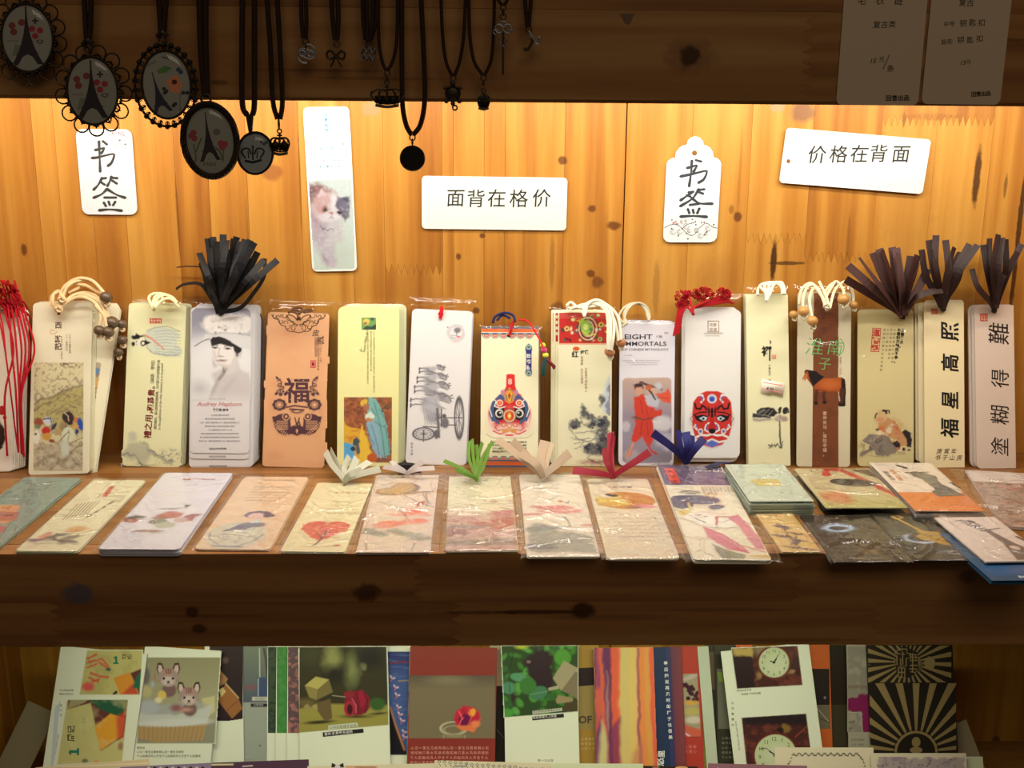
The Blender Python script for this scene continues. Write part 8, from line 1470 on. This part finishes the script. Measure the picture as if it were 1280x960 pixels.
# red with rose
RM = (126, 48, 36); f, on = shape(5.645, 490, 790)
t, fr, c = low('red postcard with a single rose resting in a small glass dish', [(513.5, 809.5), (621, 808), (619, 962), (508, 958)], RM, .031)
p = lpic(510, 843, 620, 924, f((126, 306), (728, 306), (726, 750), (116, 750)), (110, 98, 66)); E_, P_, L_ = on(p); p.grad(843, 862, (84, 74, 56), (112, 100, 68)); E_(400, 340, 120, 30, (122, 112, 76), soft=8); p.ring(434/5.645+490, 680/5.645+790, 16, 8, 1.6, (170, 166, 120)); p.ring(434/5.645+490, 690/5.645+790, 12, 5, 1.0, (150, 146, 104)); L_([(365, 730), (365, 752)], 1, (160, 156, 110)); L_([(515, 730), (515, 752)], 1, (160, 156, 110)); E_(440, 735, 70, 14, (130, 124, 84), soft=3)
p.warp(1.6, 4, 3); E_(530, 605, 92, 84, (176, 36, 50), soft=2); P_([(450, 660), (600, 650), (625, 600), (580, 710), (560, 705), (490, 690)], (206, 110, 60), 2); E_(515, 620, 44, 44, (100, 20, 60), soft=3); E_(565, 570, 22, 30, (226, 150, 50), rot=20, soft=2); E_(590, 650, 30, 24, (214, 120, 70), soft=3); L_([(470, 560), (500, 610), (470, 660)], 1.4, (226, 90, 80)); L_([(540, 540), (560, 600), (540, 650)], 1.4, (220, 80, 60)); L_([(500, 545), (520, 590)], 1.4, (140, 20, 40)); c.pic(p, RM)
for k in range(4): c.txt(tiny(20-(k == 3)*11, k+2), 513.5-k*.4, 936.5+k*6.1, 4.3, (206, 150, 120), step=1.14)
c.done(t)
t, fr, c = low('postcard sliver with beige top and black lower part between red and green cards', [(612, 806), (642, 806), (642, 960), (614, 960)], (30, 26, 20), .022); c.poly([(612, 806), (642, 806), (642, 858), (613, 857)], (150, 138, 96)); c.line([(621, 912), (633, 926)], .7, (90, 84, 66)); c.done(t)
# green leaves with plain box
f, on = shape(5.645, 620, 790)
t, fr, c = low('postcard of green leaves with a plain cardboard box lying at right', [(627, 808), (723, 807), (722, 962), (634, 960)], CW, .030, n=2)
p = lpic(626, 807, 723, 897, f((38, 98), (578, 96), (578, 560), (60, 602)), (44, 66, 30)); E_, P_, L_ = on(p); rn = random.Random(6)
for k in range(60): E_(rn.uniform(40, 570), rn.uniform(90, 590), rn.uniform(16, 50), rn.uniform(12, 34), rn.choice(((62, 116, 40), (74, 134, 48), (50, 92, 40), (40, 70, 32), (84, 146, 60))), rot=rn.uniform(0, 180), soft=2.5)
p.warp(3, 6, 3); P_([(190, 215), (270, 130), (330, 105), (400, 170), (390, 260), (420, 330), (380, 420), (280, 380), (230, 290)], (46, 30, 32), 5); E_(120, 460, 20, 50, (48, 36, 32), soft=5); p.warp(0); E_(300, 430, 66, 46, (64, 112, 70), rot=-20, soft=1.5); L_([(240, 440), (360, 420)], .8, (110, 150, 100)); E_(90, 395, 44, 44, (74, 124, 84), soft=1.5); E_(160, 320, 60, 30, (80, 136, 86), rot=10, soft=1.5); E_(225, 380, 60, 60, (58, 110, 44), rot=30, soft=2); E_(470, 180, 60, 60, (76, 140, 44), soft=3); E_(70, 570, 60, 30, (70, 140, 50), soft=3); L_([(95, 350), (100, 520)], 1.2, (50, 96, 50)); L_([(130, 120), (95, 260)], .8, (30, 34, 24)); E_(180, 105, 40, 14, (170, 180, 40), soft=3); E_(230, 210, 14, 10, (130, 104, 90), soft=2)
P_([(400, 325), (480, 202), (578, 255), (578, 300), (460, 415)], (150, 142, 98)); P_([(460, 415), (560, 280), (580, 285), (580, 480), (520, 440)], (118, 106, 72)); P_([(368, 395), (440, 376), (445, 400), (372, 415)], (160, 150, 110)); P_([(420, 480), (440, 445), (545, 465), (540, 495), (430, 505)], (140, 124, 80)); P_([(480, 505), (580, 480), (580, 560), (470, 565)], (70, 60, 36), 3); c.pic(p, CW)
c.poly(f((256, 556), (466, 534), (468, 556), (258, 580)), (176, 176, 140)); c.poly(f((256, 596), (478, 576), (480, 602), (256, 624)), (36, 34, 32)); c.txt('我们都曾是懵懂的孩子', 666, 891, 3.5, (70, 70, 50), ang=-5); c.txt('偷偷想着天上的星', 666, 898.4, 3.7, (180, 180, 150), ang=-4.5, bold=.02); c.txt('第  一次出发', 672, 952, 3.8, (110, 112, 84)); c.done(t)
# mustard
t, fr, c = low('mustard postcard sliver with stencilled letters, left of the striped one', [(716, 806), (750, 806), (750, 958), (722, 958)], (150, 118, 44), .024); c.poly([(723, 835), (746, 834), (746, 858), (723, 858)], (40, 28, 26)); c.poly([(723, 858), (746, 856), (746, 912), (723, 912)], (136, 118, 60)); c.txt('OF', 723, 904, 13, (60, 54, 40), bold=.03)
for k in range(3): c.txt(tiny(4, k), 726, 925+k*6, 3.4, (196, 176, 120), step=1.4)
c.done(t)
# purple orange streaks
t, fr, c = low('card of vertical purple, orange and yellow streaks like a sunset blur', [(742.5, 809.5), (816, 809), (822, 960), (745, 957)], (200, 130, 80), .032); f, on = shape(5.645, 740, 790)
p = lpic(742, 809, 823, 960, [(743, 810), (816, 810), (821.5, 958), (745.5, 956)], (196, 120, 66)); E_, P_, L_ = on(p); p.warp(2, 14, 3)
for xs, w, col in (((25, 28), 6, (90, 50, 80)), ((50, 45), 8, (150, 70, 84)), ((90, 60), 12, (96, 52, 82)), ((125, 150), 12, (100, 50, 74)), ((60, 90), 5, (196, 90, 60)), ((160, 170), 10, (206, 90, 56)), ((190, 190), 5, (214, 104, 60)), ((245, 240), 17, (196, 176, 96)), ((290, 290), 10, (206, 176, 90)), ((325, 335), 4, (150, 80, 84)), ((350, 370), 8, (214, 130, 60)), ((390, 410), 9, (206, 146, 66)), ((415, 440), 5, (214, 90, 60))): L_([(xs[0], 100), ((xs[0]+xs[1])/2, 500), (xs[1]+10, 950)], w, col, 3)
P_([(105, 280), (120, 500), (115, 700), (100, 560)], (170, 130, 110), 4, .8); P_([(70, 620), (110, 760), (108, 950), (40, 950)], (186, 176, 110), 5); P_([(110, 700), (200, 600), (205, 950), (110, 950)], (110, 50, 76), 5, .8); P_([(20, 420), (60, 380), (80, 560), (30, 700)], (206, 96, 60), 6, .8); P_([(290, 850), (350, 760), (360, 950), (270, 950)], (186, 116, 76), 6, .7); c.pic(p, None); c.done(t)
t, fr, c = low('narrow navy card with a white vertical line of characters', [(816, 809), (836, 809), (843, 960), (821, 960)], (38, 52, 70), .030); c.poly([(832, 810), (837, 809), (844, 960), (838, 960)], (50, 56, 84))
for k, q in enumerate('最后她说再见时的样子也很美'): c.txt(q, 829.5+k*.5, 831+k*7.7, 5.2, (206, 210, 190), bold=.02, ang=0)
c.txt('悠', 829, 958, 11, (206, 210, 180), bold=.02, ang=-90); c.txt('里', 830, 947, 9, (206, 210, 180), bold=.03, ang=-90); c.done(t)
t, fr, c = low('maroon card sliver right of the narrow navy one', [(834, 808), (852, 808), (858, 958), (840, 958)], (110, 56, 52), .028); p = Pic(835, 809, 857, 955, None, 1); p.grad(835, 855, (70, 56, 74), (130, 62, 56), 0, .7); p.clip = np.clip(.5-p._seg([(835, 810), (850, 810), (857, 955), (841, 955)], True), 0, 1); c.pic(p, (110, 56, 52)); c.done(t)
t, fr, c = low('red card sliver with a picture of dark cherries and cake', [(848, 808), (874, 808), (880, 958), (855, 958)], (166, 58, 42), .026)
p = lpic(850, 842, 876, 921, f((628, 296), (742, 290), (768, 735), (645, 738)), (150, 140, 100)); E_, P_, L_ = on(p); rn = random.Random(2); [E_(rn.uniform(635, 750), rn.uniform(370, 480), 16, 15, (60, 26, 34)) for _ in range(16)]; E_(690, 320, 60, 16, (170, 160, 130), rot=-20); E_(700, 500, 50, 16, (196, 150, 60), soft=3); E_(710, 560, 60, 30, (170, 160, 80), soft=4); E_(720, 620, 60, 26, (190, 180, 140), soft=3); P_([(640, 650), (768, 690), (768, 735), (645, 738)], (190, 90, 60), 2); L_([(650, 710), (690, 735)], 2, (200, 180, 170)); c.pic(p, (166, 58, 42)); c.txt('人间烟', 855, 935, 4.4, (206, 130, 110), step=1.25); c.txt('在我心', 855.5, 941, 4.4, (206, 130, 110), step=1.25); c.done(t)
t, fr, c = low('lime edged card sliver beside the plain white one', [(870, 808), (880, 808), (890, 958), (878, 958)], (150, 144, 50), .024); c.done(t)
t, fr, c = low('plain pale card standing slightly tilted left of the clock postcard', [(871, 808), (886, 808), (897, 958), (884, 958)], (176, 184, 142), .027); c.done(t)
t, fr, c = low('dark brown photo sliver behind the plain pale card', [(880, 806), (900, 806), (908, 958), (890, 958)], (60, 46, 34), .018); c.poly([(886, 815), (895, 815), (895, 862), (889, 862)], (96, 80, 54)); c.done(t)
t, fr, c = low('olive postcard sliver with tiny rows of characters left of the clocks', [(893, 806), (926, 806), (932, 958), (897, 958)], (52, 52, 34), .020); c.poly([(896, 836), (930, 836), (930, 911), (898, 911)], (104, 104, 76)); c.poly([(897, 840), (902, 840), (904, 852), (899, 852)], (120, 150, 50)); [c.txt(tiny(4, k), 902, 924+k*6, 3.6, (150, 150, 110), step=1.2) for k in range(5)]; c.poly([(920, 806), (940, 806), (940, 812), (920, 812)], (190, 90, 40)); c.done(t)
# clocks
f, on = shape(5.645, 880, 790)
t, fr, c = low('tilted white postcard with two photographs of a round alarm clock', [(900.5, 811.5), (1011, 806), (1031, 962), (919, 962)], CW, .032, n=2)
for k, (qd, bx, cc_, rr, rx) in enumerate(((f((193, 115), (660, 98), (695, 374), (233, 400)), (914, 806, 1004, 861), (494, 215), 18.8, 1), (f((265, 605), (720, 576), (765, 930), (300, 935)), (926, 891, 1016, 956), (505, 870), 26, 2))):
    p = lpic(*bx, qd, (66, 32, 26)); E_, P_, L_ = on(p); p.warp(2, 6, 3); p.mottle((110, 56, 40), 8, .5, .7, 3+k, 5)
    if k == 0: P_([(193, 110), (350, 110), (345, 180), (210, 165)], (170, 146, 70), 4); P_([(200, 165), (345, 180), (360, 390), (230, 400)], (40, 22, 24), 2); E_(400, 130, 40, 50, (120, 104, 70), soft=5); E_(390, 300, 20, 30, (140, 110, 60), soft=4); E_(640, 220, 20, 60, (60, 40, 34), soft=4); E_(620, 280, 20, 14, (150, 120, 70), soft=3)
    else: P_([(265, 600), (720, 580), (720, 660), (290, 650)], (36, 24, 24), 5); E_(580, 680, 34, 30, (120, 90, 40), soft=3); L_([(640, 740), (710, 680), (730, 640)], 1.6, (130, 60, 40)); E_(540, 690, 24, 18, (40, 24, 22))
    p.warp(0); x, y = cc_; E_(x, y, (rr+3)*5.645, (rr+2.2)*5.645, (96, 34, 24)); E_(x, y, rr*5.645, rr*5.645, (176, 186, 128)); E_(x+20, y+20, rr*3.6, rr*3.6, (186, 192, 140), soft=8); c.pic(p, CW)
    X_, Y_ = x/5.645+880, y/5.645+790
    for h in range(12): a = math.radians(h*30-(0 if k == 0 else 8)); s_ = str(h or 12); c.txt(s_, X_+rr*.78*math.sin(a)-2*len(s_)*.7, Y_-rr*.78*math.cos(a)+1.8, 5.2 if k == 0 else 7, (90, 96, 66), bold=.01)
    if k == 0: c.line([(X_-5, Y_-2), (X_, Y_)], 1.4, (50, 40, 36)); c.line([(X_, Y_), (X_+5.5, Y_-10)], .9, (50, 40, 36)); c.line([(X_, Y_), (X_+3, Y_-5)], 1.8, (50, 40, 36)); c.disc(X_, Y_, 1.6, 1.6, (40, 30, 28), 10)
    else: c.line([(X_-20, Y_-8), (X_-12, Y_-9), (X_-1, Y_-1)], .9, (50, 40, 36)); c.line([(X_-1, Y_-1), (X_-8, Y_-5)], 1.6, (50, 40, 36)); c.disc(X_-1, Y_, 2, 2, (40, 34, 26), 10)
c.txt('时间从来不语', 921, 864.5, 3.0, (90, 90, 60), ang=-4); c.txt('却回答了所有问题', 926.5, 869, 3.0, (90, 90, 60), ang=-4); c.txt('别慌慢慢来', 914, 877, 3.4, (110, 110, 80), vert=True, step=2.0); c.txt('No hurry, take your time', 925.5, 938, 3.6, (130, 134, 100), ang=-98, shear=.2); c.done(t)
t, fr, c = low('orange and black camera postcard sliver right of the clocks', [(1000, 806), (1037, 806), (1041, 958), (1005, 958)], (176, 84, 30), .022); c.poly([(1000, 836), (1036.5, 836), (1037, 881), (1000, 881)], (34, 24, 20)); c.poly([(1000, 881), (1037, 881), (1038, 911), (1000, 911)], (96, 88, 60)); c.line([(1022, 886), (1036, 902)], 1, (150, 146, 110)); c.line([(1020, 896), (1037, 903)], 1, (60, 50, 40)); c.disc(1031, 872, 1.6, 2, (110, 104, 96), 8); c.done(t)
t, fr, c = low('near black brown card sliver left of the magenta one', [(1032, 806), (1061, 806), (1064, 958), (1036, 958)], (34, 24, 14), .020); c.poly([(1036, 881), (1062, 881), (1064, 958), (1039, 958)], (52, 46, 26)); c.done(t)
t, fr, c = low('pale and magenta postcard sliver with handwritten note box', [(1059, 806), (1090, 806), (1096, 958), (1060, 958)], (150, 144, 110), .026)
p = lpic(1059, 808, 1087, 915, [(1059.5, 808), (1085, 808), (1090, 916), (1060, 916)], (130, 124, 96)); p.warp(2, 5, 3); p.mottle((160, 150, 116), 8, .5, .6, 3); p.line([(1058, 858), (1088, 860)], 4, (110, 90, 64), 3, .7); p.poly([(1059, 872), (1072, 872), (1074, 868), (1088, 867), (1091, 914), (1078, 915), (1077, 890), (1059, 889)], (116, 24, 64), 1.5); c.pic(p, (150, 144, 110)); c.line([(1060, 890), (1076.5, 891), (1078, 915)], .7, (176, 170, 130)); c.txt('ed', 1061, 904, 6.5, (50, 40, 40), shear=.3); c.txt('tr', 1061, 912.5, 6.5, (50, 40, 40), shear=.3); c.txt(tiny(5, 1), 1064, 926, 3.2, (90, 84, 60)); c.txt(tiny(5, 2), 1064, 932, 3.2, (90, 84, 60)); c.done(t)
# sunburst
f, on = shape(5.645, 1060, 790); GD = (132, 112, 62)
t, fr, c = low('black card with gold sunbursts radiating around maze-like characters', [(1083, 806), (1190, 806), (1199, 958), (1089, 958)], (30, 24, 16), .030)
def clipq(P, X0, X1, Y0, Y1):
    P = list(P)
    for ax, lim, sg in ((0, X0, 1), (0, X1, -1), (1, Y0, 1), (1, Y1, -1)):
        Q = []
        for i in range(len(P)):
            a, b = P[i-1], P[i]; ia, ib = sg*(a[ax]-lim) >= 0, sg*(b[ax]-lim) >= 0
            if ia != ib: k = (lim-a[ax])/(b[ax]-a[ax]); Q.append((a[0]+k*(b[0]-a[0]), a[1]+k*(b[1]-a[1])))
            if ib: Q.append(b)
        P = Q
        if not P: return []
    return P
cx, cy = f((420, 215))[0]
for k in range(26):
    a = 2*math.pi*k/26+.05; da = .055; ra = 14 if k % 2 else 15; P = [(cx+ra*math.cos(a-da), cy+ra*.9*math.sin(a-da)), (cx+80*math.cos(a-da), cy+80*math.sin(a-da)), (cx+80*math.cos(a+da), cy+80*math.sin(a+da)), (cx+ra*math.cos(a+da), cy+ra*.9*math.sin(a+da))]
    P = clipq(P, 1085, 1189, 807, 853); 
    if len(P) > 2: c.poly(P, GD)
cx, cy = f((480, 850))[0]
for k in range(-7, 8):
    a = -math.pi/2+k*.242; da = .05; P = [(cx+27*math.cos(a-da), cy+27*math.sin(a-da)), (cx+130*math.cos(a-da), cy+130*math.sin(a-da)), (cx+130*math.cos(a+da), cy+130*math.sin(a+da)), (cx+27*math.cos(a+da), cy+27*math.sin(a+da))]
    P = clipq(P, 1087, 1195, 854, 958)
    if len(P) > 2: c.poly(P, GD)
c.ring(cx, cy, 25.5, 25.5, 3.0, GD, 40, (-180, 0)); c.ring(cx, cy, 28, 28, .8, (30, 24, 16), 40, (-180, 0)); c.disc(cx, cy-13, 5.5, 6.5, GD, 16); c.disc(cx, cy-3, 8, 4, GD, 16)
c.disc(1162, 829, 7, 8.5, GD, 14); c.disc(1149, 832, 5, 7, (90, 76, 44), 14)
x0, y0 = f((320, 110))[0]; c.poly([(x0+2, y0+14), (x0+12, y0-3), (x0+30, y0+6), (x0+32, y0+28), (x0+20, y0+38), (x0+4, y0+34)], (30, 24, 16))
for P in ([(330, 150), (360, 110), (400, 160), (330, 150)], [(370, 120), (415, 120), (415, 150), (440, 150), (440, 185), (410, 185), (410, 240), (370, 240), (370, 185)], [(355, 250), (355, 320), (400, 320), (400, 255), (355, 250)], [(355, 285), (400, 285)], [(430, 160), (480, 160), (480, 190)], [(455, 150), (455, 280)], [(435, 200), (490, 200)], [(435, 235), (490, 235)], [(430, 260), (490, 262), (475, 285), (440, 280)], [(345, 165), (345, 235), (320, 210), (345, 190)], [(385, 140), (385, 230)], [(440, 175), (500, 180), (500, 240)], [(378, 255), (378, 318)]): c.line(f(*P), 1.5, GD)
c.txt('朋友圈', 1084.5, 822, 3.2, (96, 84, 50), vert=True, step=1.2); c.done(t)
t, fr, c = low('shaded pale card edge leaning right of the sunburst card', [(1186, 905), (1200, 905), (1240, 962), (1190, 962)], (128, 116, 76), .016); c.done(t)  # pale card darkened in its base colour to stand for shade
# ---- front tier, only the tops reach into the picture
FT = 'card tops along the bottom edge of the picture'
def front(label, q, base, d, ink=None):
    t, fr, c = low(label, q, base, d, 'greeting_card', 'card', -.15, FT); 
    if ink: ink(c)
    c.done(t)
CRM = (206, 196, 148)
front('cream card top at the bottom left corner region with a wavy pale edge', [(44, 957), (186, 951), (188, 1000), (44, 1000)], (206, 186, 130), .010, lambda c: c.line([(50, 959.5), (185, 954)], 1.5, (226, 206, 150)))
front('lavender card top printed with tiny cats, under the kittens postcard', [(150, 956.5), (264, 956), (264, 1000), (150, 1000)], (130, 114, 120), .014, lambda c: [c.disc(186+k*7.5, 959.5, 2, 1.4, (40, 34, 38) if k % 2 else (196, 186, 150), 8) for k in range(10)])
front('plum purple card top under the grey lamp post sliver', [(258, 948), (386, 955), (386, 1000), (258, 1000)], (78, 52, 62), .006, lambda c: (c.line([(260, 956), (292, 955.5)], 2.2, (196, 186, 130)), c.line([(303, 958), (316, 957)], 1.6, (190, 180, 150))))
front('cream card top with black cat ears and beige band at bottom centre left', [(384, 955), (545, 957), (545, 1000), (384, 1000)], CRM, .012, lambda c: (c.poly([(414, 959), (415, 953.5), (420, 956), (424, 956), (429, 953.5), (430, 959)], (44, 38, 36)), c.disc(422, 958, 3.5, 2, (200, 196, 180), 10), c.poly([(432, 957), (472, 957.5), (472, 962), (432, 962)], (206, 160, 110)), c.line([(444, 959), (470, 959)], .8, (60, 50, 46))))
def lacy(c):
    rn = random.Random(4)
    for k in range(22): x = 549+k*6.8; y = 951.5+k*.5; c.ring(x, y+rn.uniform(0, 1.5), 1.8, 1.5, .6, (70, 66, 50), 9); c.line([(x, y+3), (x+2, y+6)], .6, (70, 66, 50))
    c.line([(565, 962), (568, 957.5), (582, 957.5), (584, 954)], 1.4, (130, 134, 120))
front('slanted cream card top with a curly black border, under the red rose card', [(544, 947), (703, 958), (703, 1000), (541, 1000)], CRM, .010, lacy)
front('plain cream card top under the mustard and streaked cards', [(689, 953), (804, 956), (804, 1000), (689, 1000)], (200, 206, 150), .014)
front('dark card top with an orange patch below the maroon sliver', [(803, 958), (872, 957.5), (872, 1000), (803, 1000)], (50, 36, 30), .008, lambda c: (c.disc(852, 959.5, 8, 1.8, (206, 160, 90), 12), c.disc(820, 959, 5, 1.2, (150, 110, 70), 10)))
front('mauve card top under the clock postcard', [(885, 955), (1009, 956.5), (1009, 1000), (885, 1000)], (136, 96, 94), .016, lambda c: c.disc(897, 960, 1, .8, (220, 200, 190), 6))
def wreath(c):
    rn = random.Random(9)
    for k in range(70):
        t_ = k/69; x = 985+t_*96; y = 943+1.6*math.sin(k*1.1)+(12*(1-t_*14) if t_ < .07 else 0)+(14*((t_-.93)/.07) if t_ > .93 else 0)
        c.disc(x, y, 1.5, .8, (110, 106, 80), 6, rn.uniform(0, 180))
front('cream card with a leafy wreath border, overlapping the second clock', [(968, 933), (1092, 936), (1094, 1000), (970, 1000)], CRM, .008, wreath)
def floral(c):
    p = Pic(1096, 946, 1206, 962, None, .8); p.warp(4, 7, 2); p.rect(1098, 947, 1206, 966, (166, 154, 130), 3); p.mottle((136, 118, 120), 9, .52, .7, 4); c.pic(p, CRM); rn = random.Random(3); [c.disc(rn.uniform(1102, 1200), rn.uniform(948, 959), 1.2, .7, (70, 56, 50), 6, rn.uniform(0, 180)) for _ in range(18)]
front('cream card with a mottled grey floral panel, under the sunburst card', [(1088, 940), (1208, 943), (1210, 1000), (1091, 1000)], CRM, .012, floral)
front('plain pale green card top peeking right of the floral panel card', [(1180, 945), (1227, 947), (1233, 1000), (1180, 1000)], (190, 196, 140), .006)
